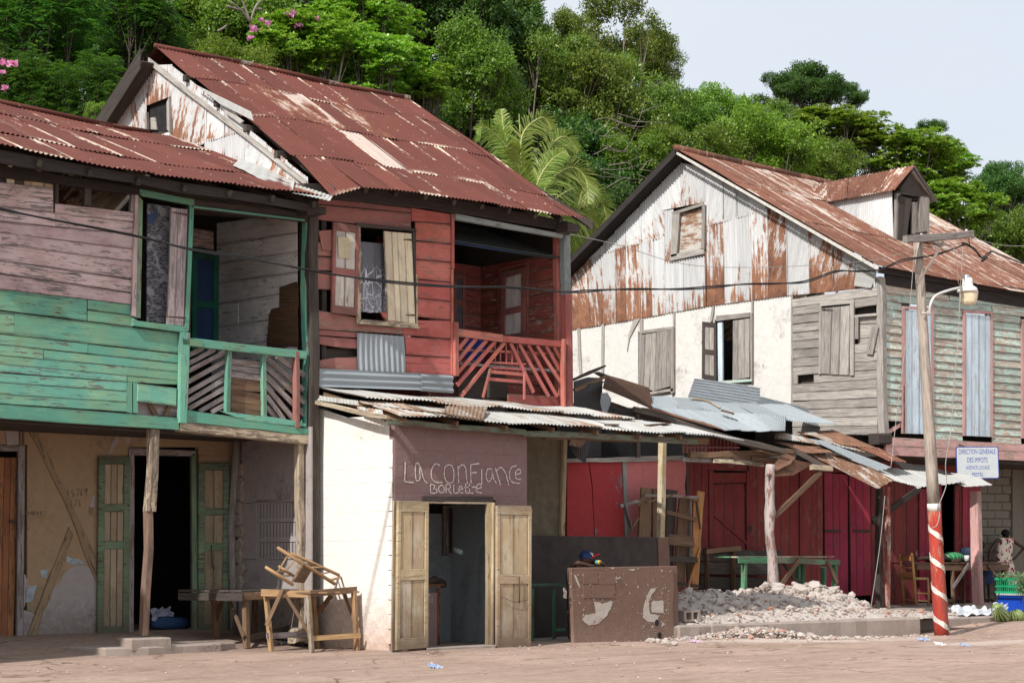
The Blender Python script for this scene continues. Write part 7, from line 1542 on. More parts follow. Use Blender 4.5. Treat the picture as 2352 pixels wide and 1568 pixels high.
for (x, y, r3, rt3, lb) in ((1435, 1262, (.26, .17, .17), (0, .5, .3), 'long pale green watermelon nearest the plastic bag'), (1392, 1175, (.15, .13, .13), (0, .4, 0), 'striped round watermelon behind the long one'), (1568, 1272, (.14, .125, .125), (0, 1.2, .4), 'small striped watermelon between the two larger ones'), (1640, 1262, (.16, .15, .15), (0, .2, 1.), 'plain pale green watermelon at the right end of the row')):
    c_ = F3(vJ(x, y), .12 if x != 1392 else .5); tag(blob('watermelon', c_, r3, m_mel, None, rt3), lb, 'watermelon', 'watermelons by the cool box')
m_sack = flat('white_woven_sack', (.60, .62, .64), .7, nv=.12); 
sv = []; 
cloth('sack', [T3(vJ, 750, 1150, 1.1), T3(vJ, 1230, 1150, 1.2), T3(vJ, 1340, 1235, .5), T3(vJ, 830, 1235, .5)], m_sack, 'crumpled white woven sack lying flat on the pavement behind the pole', 'sack', amp=.07, nx_=26, ny_=12, fr=15)
cloth('plastic_bag', [T3(vJ, 1330, 1095, .6), T3(vJ, 1515, 1105, .6), T3(vJ, 1510, 1225, .5), T3(vJ, 1320, 1210, .5)], flat('clear_grey_plastic', (.34, .36, .42), .25, .6, nv=.5, sc=18), 'crumpled clear plastic bag between the watermelons and the cool box', 'bag', amp=.05, nx_=16, ny_=12, fr=17)
tag(rotc := tube('cup', [T3(vJ, 990, 562, 3.35), T3(vJ, 990, 488, 3.35)], [.055, .068], m_whp, None, 16), 'white cup standing on the long porch table', 'cup')

# ================================================================ PEOPLE
m_skin = flat('dark_brown_skin', (.055, .027, .018), .55, .4, nv=.12); m_hair = flat('black_hair', (.012, .011, .012), .8, nv=.2, sc=40)
def skinbody(name, nodes, edges, mat, parent=None, root=0, sub=2, mw=None):
    c0 = Vector(nodes[0][0]); me = bpy.data.meshes.new(name); me.from_pydata([Vector(n_[0])-c0 for n_ in nodes], edges, []); me.materials.append(mat)
    o = bpy.data.objects.new(name, me); COL.objects.link(o); reg(o, Matrix.Translation(c0), parent)
    mo = o.modifiers.new('skin', 'SKIN'); mo.use_smooth_shade = True
    sv_ = me.skin_vertices[0].data if me.skin_vertices else None
    if sv_ is None: bm_ = None
    for i, n_ in enumerate(nodes):
        r = n_[1]; me.skin_vertices[0].data[i].radius = (r, r) if not isinstance(r, tuple) else r
        me.skin_vertices[0].data[i].use_root = (i == root)
    s = o.modifiers.new('sub', 'SUBSURF'); s.levels = sub; s.render_levels = sub
    return o
def mkskin(name, nodes, edges, mat, parent=None, sub=2):
    import bmesh
    c0 = Vector(nodes[0][0]); bm_ = bmesh.new(); lay = bm_.verts.layers.skin.verify()
    vs_ = []
    for i, n_ in enumerate(nodes):
        v = bm_.verts.new(Vector(n_[0])-c0); r = n_[1]; v[lay].radius = (r, r) if not isinstance(r, tuple) else r; v[lay].use_root = (i == 0); vs_.append(v)
    for a, b in edges: bm_.edges.new((vs_[a], vs_[b]))
    me = bpy.data.meshes.new(name); bm_.to_mesh(me); bm_.free(); me.materials.append(mat)
    o = bpy.data.objects.new(name, me); COL.objects.link(o); reg(o, Matrix.Translation(c0), parent)
    mo = o.modifiers.new('skin', 'SKIN'); mo.use_smooth_shade = True
    s = o.modifiers.new('sub', 'SUBSURF'); s.levels = sub; s.render_levels = sub; return o
def hand(nodes, edges, wi, pos, d, side_, s=1., curl=.3, down=Vector((0, 0, -1))):
    """palm and five fingers grown from wrist node wi"""
    d = d.normalized(); side_ = (side_-d*side_.dot(d)).normalized(); pi = len(nodes); nodes.append((pos+d*.045*s, (.034*s, .018*s))); edges.append((wi, pi))
    for k_, (off, L) in enumerate(((-.028, .062), (-.010, .075), (.010, .070), (.027, .055))):
        a = len(nodes); b0 = pos+d*.085*s+side_*off*s; nodes.append((b0, .010*s)); edges.append((pi, a)); nodes.append((b0+d*L*.55*s+down*curl*.02*s, .0085*s)); edges.append((a, a+1)); nodes.append((b0+d*L*.85*s+down*curl*.055*s, .007*s)); edges.append((a+1, a+2))
    a = len(nodes); nodes.append((pos+d*.04*s-side_*.035*s, .011*s)); edges.append((pi, a)); nodes.append((pos+d*.075*s-side_*.055*s, .009*s)); edges.append((a, a+1))
def headface(par, c0, face_dir, s=1., tilt=0.):
    """head as one mesh with brow, nose, lips and chin; ears as its own lumps merged in"""
    f = face_dir.normalized(); u = Vector((0, 0, 1)); u = (u-f*u.dot(f)).normalized(); r_ = f.cross(u); V = []; Fc = []; n, m_ = 18, 24
    for i in range(n+1):
        th_ = math.pi*i/n
        for j in range(m_):
            a = 2*math.pi*j/m_; x = math.sin(th_)*math.sin(a); y = math.sin(th_)*math.cos(a); z = math.cos(th_)
            X = x*.075; Y = y*.098; Z = z*.118
            if z < 0: X *= 1+.35*z; Y *= 1+.18*z
            if y > .55:
                if abs(x) < .22 and -.35 < z < .12: Y += .022*(1-abs(x)/.22)*(1-abs(z+.15)/.3 if z < -.0 else .45)
                if abs(x) < .35 and -.62 < z < -.42: Y += .008
                if .12 < abs(x) < .45 and .02 < z < .2: Y -= .008
            if abs(x) > .93 and abs(z) < .25 and abs(y) < .25: X += .012*(1 if x > 0 else -1)
            V.append(c0+(r_*X+f*Y+u*Z)*s)
    for i in range(n):
        for j in range(m_): Fc.append((i*m_+j, (i+1)*m_+j, (i+1)*m_+(j+1) % m_, i*m_+(j+1) % m_))
    o = mobj('head', V, Fc, m_skin, par, Matrix.Translation(c0), smooth=True)
    for sx_ in (-1, 1): blob('eye', c0+(f*.083+r_*.03*sx_+u*.012)*s, (.011*s,)*3, m_whp, o, n=8, m_=8)
    return o
# boy at the parapet
by = thing('person', (4.45, .35, 0), 'person in a blue cap with red peak resting folded arms on the brown parapet', 'person')
hd = F3(vK(520, 640), .30); zt_ = F3(vK(600, 800), .1).z
fd = Vector((.93, -.36, -.10))
N_l = [(Vector((hd.x-.10, .50, .85)), .10), (Vector((hd.x-.10, .46, 1.08)), (.13, .09)), (Vector((hd.x-.05, .42, 1.24)), (.11, .08)), (Vector((hd.x-.02, .36, 1.33)), .045)]
E_l = [(0, 1), (1, 2), (2, 3)]
la_ = [Vector((hd.x-.24, .40, 1.26)), F3(vK(335, 740), .12)+Vector((0, 0, .015)), F3(vK(560, 770), .06)+Vector((0, 0, .0))]
ra_ = [Vector((hd.x+.14, .44, 1.26)), F3(vK(640, 715), .34), F3(vK(810, 715), .08)]
for arm, sd in ((la_, Vector((0, 0, 1))), (ra_, Vector((0, 1, 0)))):
    i0 = len(N_l); N_l += [(arm[0], .05), (arm[1], .040), (arm[1].lerp(arm[2], .5), .034), (arm[2], .026)]; E_l += [(2, i0), (i0, i0+1), (i0+1, i0+2), (i0+2, i0+3)]
    dd_ = (arm[2]-arm[1]).normalized()
    if arm is ra_: dd_ = Vector((.75, -.35, -.5))
    hand(N_l, E_l, i0+3, arm[2], dd_, sd, .95, .8)
lgb = [Vector((hd.x-.18, .52, .78)), Vector((hd.x-.19, .50, .42)), Vector((hd.x-.19, .52, .06)), Vector((hd.x-.18, .42, .03))]
for sg2 in (0, .17):
    i0 = len(N_l); N_l += [(p+Vector((sg2, 0, 0)), r) for p, r in zip(lgb, (.075, .052, .038, .03))]; E_l += [(0, i0), (i0, i0+1), (i0+1, i0+2), (i0+2, i0+3)]
mkskin('body', N_l, E_l, m_skin, by)
blob('shirt', Vector((hd.x-.09, .50, 1.06)), (.13, .15, .24), m_blackp, by, (0, math.pi/2*0, 0))
hh = headface(by, hd, fd, 1.1)
# cap: dome, peak and emblem
m_capb = flat('navy_cap_cloth', (.012, .025, .085), .85, nv=.15); m_capr = flat('red_cap_cloth', (.48, .01, .02), .8, nv=.1)
f = fd.normalized(); u_ = Vector((0, 0, 1)); u_ = (u_-f*u_.dot(f)).normalized(); r_ = f.cross(u_)
V = []; Fc = []; tiltu = (u_*.86-f*.5*.0).normalized()
for i in range(9):
    th_ = math.pi/2*1.12*i/8
    for j in range(24): a = 2*math.pi*j/24; V.append(hd+u_*.03+(u_*math.cos(th_)*.122+r_*math.sin(th_)*math.sin(a)*.104+f*math.sin(th_)*math.cos(a)*.125))
for i in range(8):
    for j in range(24): Fc.append((i*24+j, (i+1)*24+j, (i+1)*24+(j+1) % 24, i*24+(j+1) % 24))
cap = mobj('cap', V, Fc, m_capb, by, Matrix.Translation(hd), smooth=True)
V = []; Fc = []
for i in range(5):
    for j in range(11):
        a = R(-62+124*j/10); q = i/4; b_ = hd+u_*(.035+.085*q-.03*q*q*math.sin(a)**2-.02*abs(math.sin(a)))+f*(math.cos(a)*.118+q*.125*math.cos(a)**.5)+r_*(math.sin(a)*.100*(1-.1*q)); V.append(b_)
for i in range(4):
    for j in range(10): Fc.append((i*11+j, i*11+j+1, (i+1)*11+j+1, (i+1)*11+j))
pk_ = mobj('peak', V, Fc, m_capr, cap, Matrix.Translation(hd), smooth=True); so_ = pk_.modifiers.new('thick', 'SOLIDIFY'); so_.thickness = .006
em = hd+u_*.085+r_*.080+f*.06
if r_.dot(CAM-hd) < 0: em = hd+u_*.085-r_*.080+f*.06
rs = 1 if r_.dot(CAM-hd) > 0 else -1
for a, b in ((f*-.028+u_*.022, f*.0+u_*.0), (f*.022+u_*.018, f*.0+u_*0), (f*.0, f*.022-u_*.03)): beam('emblem', em+a+r_*rs*.016, em+b+r_*rs*.02, .006, .009, m_polewh, cap, jit=0)
w0, w1 = ra_[1], ra_[2]
tube('wrist_band', [w0.lerp(w1, .62), w0.lerp(w1, .86)], .038, None if False else (lambda: (lambda k: k)(0))() or flat('beaded_band', (.12, .38, .42), .6, nv=.9, sc=70), by, 12)
tube('bracelet', [w0.lerp(w1, .95), w0.lerp(w1, 1.02)], .036, flat('yellow_band', (.75, .45, .02), .6), by, 12)
# woman in the floral dress
wm = thing('person', (23.9, 4.15, .25), 'woman in a sleeveless floral dress seen from behind with one hand on her hip', 'person')
TWm = 4.15
W3_ = lambda x, y, t=TWm: T3(vJ, x, y, t)
hip = W3_(1490, 570); Nw = [(W3_(1485, 480), (.13, .10)), (W3_(1480, 380), (.14, .10)), (W3_(1480, 305), (.15, .09)), (W3_(1482, 262), .05), (hip, (.16, .12))]; Ew = [(0, 1), (1, 2), (2, 3), (0, 4)]
ls, le, lh = W3_(1375, 300), W3_(1290, 425), W3_(1275, 555, 3.95); rs_, re, rh_ = W3_(1592, 305), W3_(1725, 395, 4.2), W3_(1610, 525, 4.0)
for arm, dd_ in (((ls, le, lh), Vector((0, -.3, -1))), ((rs_, re, rh_), Vector((-1, -.1, -.2)))):
    i0 = len(Nw); Nw += [(arm[0], .052), (arm[1], .040), (arm[1].lerp(arm[2], .5), .035), (arm[2], .026)]; Ew += [(2, i0), (i0, i0+1), (i0+1, i0+2), (i0+2, i0+3)]; hand(Nw, Ew, i0+3, arm[2], dd_, Vector((0, 1, 0)), 1, .5)
for dx in (-.09, .09):
    i0 = len(Nw); b_ = hip+Vector((dx, 0, 0)); Nw += [(b_+Vector((0, 0, -.1)), .09), (b_+Vector((0, 0, -.45)), .062), (Vector((b_.x, b_.y, .34)), .042), (Vector((b_.x-.02, b_.y+.12, .29)), .035)]; Ew += [(4, i0), (i0, i0+1), (i0+1, i0+2), (i0+2, i0+3)]
mkskin('body', Nw, Ew, m_skin, wm)
hw_ = W3_(1484, 218); headface(wm, hw_, Vector((.35, .93, 0)), .95)
blob('hair', hw_+Vector((0, -.01, .03)), (.10, .115, .105), m_hair, wm, jit=.02); blob('hair_bun', hw_+Vector((-.05, -.09, -.04)), (.045, .045, .045), m_hair, wm, jit=.05)
blob('hair_clip', W3_(1432, 232, 4.03), (.02, .012, .012), m_whp, wm)
k = NT('floral_print'); co = k.coords(rand=False); v1 = k.n('TexVoronoi'); v1.inputs['Scale'].default_value = 10; k.l(co, v1.inputs[0]); v2 = k.n('TexVoronoi'); v2.inputs['Scale'].default_value = 26; k.l(co, v2.inputs[0])
sx = k.n('SeparateXYZ'); k.l(v1.outputs['Color'], sx.inputs[0]); fl = k.mix(k.ramp(sx.outputs[0], .45, .5), (.16, .01, .05), (.48, .10, .12)); c = k.mix(k.ramp(v2.outputs[0], .16, .2, .8, 0), (.66, .60, .50), (.12, .16, .10)); c = k.mix(k.math('MULTIPLY', k.ramp(v1.outputs[0], .40, .44, 1, 0), k.ramp(sx.outputs[1], .15, .2)), c, fl); m_flor = k.done(c, .85, .1)
prof = [(262, 1400, 1575), (285, 1378, 1598), (340, 1372, 1596), (430, 1368, 1580), (480, 1366, 1572), (530, 1360, 1580), (575, 1356, 1592), (640, 1420, 1602), (720, 1470, 1612), (800, 1480, 1625), (900, 1490, 1630)]
V = []; Fc = []
for (y, xa, xb) in prof:
    a, b = W3_(xa, y), W3_(xb, y); c_ = (a+b)/2; hw2 = (b-a).length/2*.80
    for j in range(24): an_ = 2*math.pi*j/24; V.append(c_+Vector((math.cos(an_)*hw2, math.sin(an_)*.14*(1+.05*math.sin(j*2+y*.02)), 0)))
for i in range(len(prof)-1):
    for j in range(24): Fc.append((i*24+j, i*24+(j+1) % 24, (i+1)*24+(j+1) % 24, (i+1)*24+j))
Fc.append(tuple(range(24)))
mobj('dress', V, Fc, m_flor, wm, Matrix.Translation(hip), smooth=True)
# sleeper on the table
sp_ = thing('person', T3(vJ, 800, 560, 3.6), 'person in a green striped shirt lying asleep on the long porch table', 'person')
ty = 3.62; S3 = lambda x, y, t=ty: T3(vJ, x, y, t)
Ns = [(S3(700, 525), (.13, .10)), (S3(800, 515), (.15, .11)), (S3(890, 525), (.13, .09)), (S3(925, 540), .05), (S3(600, 530), (.12, .09))]; Es = [(0, 1), (1, 2), (2, 3), (0, 4)]
for dt_, kx, ky in ((-.1, 350, 540), (.12, 360, 500)):
    i0 = len(Ns); Ns += [(S3(520, 520, ty+dt_), .075), (S3(420, 525, ty+dt_), .055), (S3(365, 535, ty+dt_), .04), (S3(348, 500 if dt_ > 0 else 545, ty+dt_), .035), (S3(350, 420 if dt_ > 0 else 470, ty+dt_), .028)]; Es += [(4, i0), (i0, i0+1), (i0+1, i0+2), (i0+2, i0+3), (i0+3, i0+4)]
i0 = len(Ns); Ns += [(S3(880, 545, ty-.2), .045), (S3(800, 560, ty-.28), .038), (S3(860, 560, ty-.3), .026)]; Es += [(2, i0), (i0, i0+1), (i0+1, i0+2)]
hand(Ns, Es, i0+2, S3(860, 560, ty-.3), Vector((1, 0, 0)), Vector((0, 1, 0)), 1, .3)
mkskin('body', Ns, Es, m_skin, sp_); headface(sp_, S3(965, 530), Vector((.2, -.5, .8)), .95); blob('hair', S3(980, 525), (.10, .10, .10), m_hair, sp_, jit=.02)
k = NT('green_striped_shirt'); co = k.coords(rand=False); sx = k.n('SeparateXYZ'); k.l(co, sx.inputs[0]); wv = k.math('SINE', k.math('MULTIPLY', sx.outputs[0], 50)); c = k.mix(k.ramp(wv, .93, .97), (.02, .20, .07), (.45, .6, .45)); m_gs = k.done(c, .85)
blob('shirt', S3(810, 512), (.42, .21, .135), m_gs, sp_, (0, 0, 0), jit=.01); blob('shorts', S3(570, 522), (.42, .19, .115), flat('navy_shorts_cloth', (.035, .05, .09), .9), sp_, jit=.01)
# seated person behind the porch post
se = thing('person', T3(vJ, 1180, 1000, 4.0), 'seated person in dark blue half hidden behind the pink porch post', 'person')
Z4 = lambda x, y, t=4.25: T3(vJ, x, y, t)
Nn = [(Z4(1130, 650), (.15, .11)), (Z4(1120, 540), (.14, .10)), (Z4(1120, 455), (.15, .09)), (Z4(1140, 410), .05)]; En = [(0, 1), (1, 2), (2, 3)]
for dx, fx in ((-.1, 1180), (.12, 1270)):
    i0 = len(Nn); a = Z4(1130, 690)+Vector((dx, -.05, 0)); kx = Z4(1240, 720, 3.85)+Vector((dx, 0, 0)); Nn += [(a, .085), (kx, .06), (Vector((kx.x+.05, 3.9, .33)), .04), (Vector((kx.x+.08, 3.75, .29)), .035)]; En += [(0, i0), (i0, i0+1), (i0+1, i0+2), (i0+2, i0+3)]
for dx, hx in ((-.2, 960), (.2, 1210)):
    i0 = len(Nn); a = Z4(1120, 460)+Vector((dx, 0, 0)); e = Z4(1040 if dx < 0 else 1215, 530, 4.05); h_ = Z4(hx, 560, 3.9); Nn += [(a, .05), (e, .04), (h_, .027)]; En += [(2, i0), (i0, i0+1), (i0+1, i0+2)]; hand(Nn, En, i0+2, h_, (h_-e), Vector((0, 0, 1)), 1, .3)
mkskin('body', Nn, En, m_skin, se); headface(se, Z4(1165, 365), Vector((-.6, -.6, -.3)), .95); blob('hair', Z4(1172, 352), (.11, .11, .11), m_hair, se, jit=.02)
blob('top', Z4(1125, 560), (.20, .16, .34), m_blued, se, (0, 0, 0)); blob('skirt', Z4(1215, 760, 4.0), (.36, .26, .24), m_blued, se); blob('shoulder_cloth', Z4(985, 440, 4.1), (.24, .12, .12), flat('blue_print_cloth', (.12, .18, .28), .9, nv=.8, sc=22), se, jit=.03)
stl = thing('red_stool', (Z4(1180, 900).x, 4.3, .25), 'small dull pink stool under the seated person', 'stool')
prism('seat', [Vector((stl.location.x-.2, 4.12, .66)), Vector((stl.location.x+.2, 4.12, .66)), Vector((stl.location.x+.2, 4.48, .66)), Vector((stl.location.x-.2, 4.48, .66))], NU, .04, m_pinkb, stl)
for dx in (-.17, .17):
    for dy in (4.15, 4.45): beam('leg', (stl.location.x+dx, dy, .25), (stl.location.x+dx, dy, .66), .04, .04, m_pinkb, stl)
# ================================================================ TREES
m_bark = flat('tree_bark', (.09, .075, .06), .9, nv=.4, sc=4); m_twig = flat('pale_twig', (.24, .20, .16), .9)
LM = {'almond': leafmat('broad_bright_leaf', (.125, .25, .030), (.205, .35, .045), (.42, .48, .12), .36, .32),
      'mid': leafmat('mid_green_leaf', (.080, .165, .024), (.145, .255, .036), (.28, .37, .07), .36, .40),
      'dark': leafmat('dark_green_leaf', (.036, .090, .022), (.068, .145, .030), (.15, .23, .04), .32, .42),
      'feather': leafmat('feathery_leaf', (.032, .10, .022), (.070, .175, .028), (.17, .29, .045), .38, .45),
      'olive': leafmat('olive_leaf', (.080, .145, .026), (.150, .225, .038), (.36, .39, .08), .36, .38),
      'bright': leafmat('fresh_green_leaf', (.11, .215, .028), (.18, .30, .040), (.33, .41, .08), .38, .42)}
ns = np.random.RandomState(11)
def unit(n): v = ns.normal(size=(n, 3)); return v/np.linalg.norm(v, axis=1)[:, None]
def crownmesh(name, style, seed, ncl, nleaf, leafL, flat_=.75, hollow=.0, lob=.28):
    global ns; ns = np.random.RandomState(seed)
    # lobes first, clumps on lobes
    nl = 22 if hollow == 0 else 10
    lobes = unit(nl)*ns.uniform(.35, .82, nl)[:, None]; lobes[:, 2] = lobes[:, 2]*.85+.02; lr_ = ns.uniform(.20, .42, nl)
    if hollow: lobes = unit(nl)*.75; lobes[:, 2] = lobes[:, 2]*.8; lr_ = ns.uniform(.24, .38, nl)
    li = ns.randint(0, nl, ncl); d = unit(ncl); d[:, 2] = d[:, 2]*.9+.18
    cc = lobes[li]+d*lr_[li][:, None]*ns.uniform(.65, 1.05, ncl)[:, None]; rc = ns.uniform(.07, .15, ncl)
    cc[:, 2] *= flat_
    P = []; A = []; Bv = []
    if style == 'almond':
        # rosettes: whorls of broad leaves at shoot tips
        nr_ = max(1, nleaf//7); tot = ncl*nr_; ci = np.repeat(np.arange(ncl), nr_); dd = unit(tot); dd[:, 2] = np.abs(dd[:, 2])*.7
        cen = cc[ci]+dd*rc[ci][:, None]*np.array([1.3, 1.3, .8]); out = cen-np.array([0, 0, -.4]); ax = out/np.linalg.norm(out, axis=1)[:, None]*.35+np.array([0, 0, .9])+ns.normal(size=(tot, 3))*.3; ax /= np.linalg.norm(ax, axis=1)[:, None]
        e1 = np.cross(ax, unit(tot)); e1 /= np.linalg.norm(e1, axis=1)[:, None]; e2 = np.cross(ax, e1)
        for k_ in range(7):
            a = 2*math.pi*k_/7+ns.uniform(-.3, .3, tot); h = e1*np.cos(a)[:, None]+e2*np.sin(a)[:, None]; up_ = ns.uniform(.05, .8, tot)[:, None]
            ld = h+ax*up_; ld /= np.linalg.norm(ld, axis=1)[:, None]; sd = np.cross(ld, ax); sd /= np.linalg.norm(sd, axis=1)[:, None]; L = leafL*ns.uniform(.7, 1.15, tot)[:, None]
            P.append(cen); A.append(ld*L); Bv.append(sd*L*.27)
    elif style == 'feather':
        # fronds: strings of narrow leaflets in two rows, drooping
        nf = max(1, nleaf//14); tot = ncl*nf; ci = np.repeat(np.arange(ncl), nf); dd = unit(tot); cen = cc[ci]+dd*rc[ci][:, None]*.6
        fd_ = dd.copy(); fd_[:, 2] = fd_[:, 2]*.3+.15; fd_ /= np.linalg.norm(fd_, axis=1)[:, None]; sd = np.cross(fd_, np.array([0, 0, 1.])); sd /= np.linalg.norm(sd, axis=1)[:, None]+1e-6
        FL = leafL*5
        for k_ in range(7):
            u = (k_+.5)/7; pos = cen+fd_*FL*u; pos[:, 2] -= FL*.45*u*u
            for sg in (-1, 1):
                ld = sd*sg+fd_*.45; ld[:, 2] -= .35; ld += ns.normal(size=ld.shape)*.12; ld /= np.linalg.norm(ld, axis=1)[:, None]; L = leafL*(1.5-.8*abs(u-.45))
                wd = np.cross(ld, np.cross(sd, fd_)); wd /= np.linalg.norm(wd, axis=1)[:, None]+1e-6; P.append(pos); A.append(ld*L*1.2); Bv.append(wd*L*.22)
    else:
        tot = ncl*nleaf; ci = np.repeat(np.arange(ncl), nleaf); dd = unit(tot); dd[:, 2] = dd[:, 2]*.8+.1; rr = ns.uniform(.35, 1.05, tot)**.5
        cen = cc[ci]+dd*(rc[ci]*rr*1.15)[:, None]; ld = dd*.5+unit(tot)*.8; ld[:, 2] -= .35; ld /= np.linalg.norm(ld, axis=1)[:, None]
        nrm = dd*.5+np.array([0, 0, .7])+unit(tot)*.5; sd = np.cross(ld, nrm); sd /= np.linalg.norm(sd, axis=1)[:, None]+1e-6; L = leafL*ns.uniform(.6, 1.2, tot)[:, None]
        P.append(cen); A.append(ld*L); Bv.append(sd*L*(.30 if style != 'olive' else .22))
    P = np.concatenate(P); A = np.concatenate(A); Bv = np.concatenate(Bv); n = len(P)
    nrm = np.cross(A, Bv); nrm /= np.linalg.norm(nrm, axis=1)[:, None]+1e-9; fold = nrm*np.linalg.norm(Bv, axis=1)[:, None]*.35
    co = np.empty((n, 4, 3)); co[:, 0] = P; co[:, 1] = P+A*.5+Bv+fold; co[:, 2] = P+A-fold*.8; co[:, 3] = P+A*.5-Bv+fold
    me = bpy.data.meshes.new(name); me.vertices.add(n*4); me.vertices.foreach_set('co', co.reshape(-1)); me.loops.add(n*4); me.loops.foreach_set('vertex_index', np.arange(n*4, dtype=np.int32))
    me.polygons.add(n); me.polygons.foreach_set('loop_start', np.arange(0, n*4, 4, dtype=np.int32)); me.polygons.foreach_set('loop_total', np.full(n, 4, dtype=np.int32)); me.update(); me.validate(); me.materials.append(LM[style]); return me, lobes*np.array([1, 1, flat_])
CM = {('almond', 0): crownmesh('almond_crown', 'almond', 1, 420, 84, .066, .9), ('almond', 1): crownmesh('almond_crown', 'almond', 2, 420, 84, .068, .85),
      ('mid', 0): crownmesh('mid_crown', 'mid', 3, 560, 72, .056, 1), ('mid', 1): crownmesh('mid_crown', 'mid', 4, 560, 72, .056, .95),
      ('dark', 0): crownmesh('dark_crown', 'dark', 5, 560, 72, .058, 1), ('feather', 0): crownmesh('feather_crown', 'feather', 6, 420, 84, .032, 1), ('feather', 1): crownmesh('feather_crown', 'feather', 7, 420, 84, .032, 1),
      ('olive', 0): crownmesh('olive_crown', 'olive', 8, 470, 72, .060, 1), ('olive', 1): crownmesh('open_crown', 'olive', 9, 260, 80, .060, .95, hollow=1),
      ('dark', 1): crownmesh('dark_open_crown', 'dark', 10, 240, 84, .058, .8, hollow=1), ('bright', 0): crownmesh('fresh_crown', 'bright', 12, 560, 72, .058, .95)}
fh = Vector((fw.x, fw.y, 0)).normalized()
tr_rnd = random.Random(5)
def tree(px, py, rpx, t, style, var, name, label, sq=1., group=None, root=None, twigs=0):
    c = F3((px, py), t); dep = (c-CAM).dot(fw); r = rpx*dep/FPX*1.12; sq = min(1.15, sq*1.1+.05)
    base = Vector((c.x+tr_rnd.uniform(-.5, .5), c.y+tr_rnd.uniform(0, 1), 0)); base.z = gz(base.x, base.y)-.2
    if base.z > c.z-1: base.z = c.z-max(1.5, r)
    e = thing(name, base, label, 'tree' if 'shrub' not in name else 'shrub', group)
    me, lobes = CM[(style, var)]; o = bpy.data.objects.new('crown', me); COL.objects.link(o)
    ang = tr_rnd.uniform(0, 6.28); S_ = Matrix.Diagonal((r, r, r*sq, 1)); mw = Matrix.Translation(c) @ Matrix.Rotation(ang, 4, 'Z') @ S_; reg(o, mw, e)
    # trunk with limbs reaching the lobes
    parts = []
    def tb(pts, rr, n=7):
        V = []; Fc = []
        for i, p in enumerate(pts):
            q = (pts[min(i+1, len(pts)-1)]-pts[max(i-1, 0)]).normalized(); a = q.cross(Vector((.3, 1, .1))).normalized(); b = q.cross(a)
            for j in range(n): an_ = 2*math.pi*j/n; V.append(p+a*math.cos(an_)*rr[i]+b*math.sin(an_)*rr[i])
        for i in range(len(pts)-1):
            for j in range(n): Fc.append((i*n+j, i*n+(j+1) % n, (i+1)*n+(j+1) % n, (i+1)*n+j))
        return V, Fc
    fork = base.lerp(c, .62)+Vector((tr_rnd.uniform(-.2, .2), 0, 0)); r0 = max(.09, r*.055)
    parts.append(tb([base, base.lerp(fork, .5)+Vector((tr_rnd.uniform(-.15, .15), 0, 0)), fork], [r0*1.3, r0, r0*.8]))
    for L in lobes:
        tip = (mw @ Vector(L*1.05)); mid = fork.lerp(tip, .5)+Vector((tr_rnd.uniform(-.2, .2), tr_rnd.uniform(-.2, .2), -.1*r)); parts.append(tb([fork, mid, tip], [r0*.55, r0*.35, r0*.12], 5))
        for k_ in range(3): t2_ = tip+Vector((tr_rnd.uniform(-1, 1), tr_rnd.uniform(-1, 1), tr_rnd.uniform(-.3, .9)))*r*.28; parts.append(tb([mid.lerp(tip, .6), t2_], [r0*.16, r0*.05], 4))
    V, Fc = joinmesh(parts); mobj('trunk', V, Fc, m_bark if not twigs else m_twig, e, Matrix.Translation(base), smooth=True)
    return e
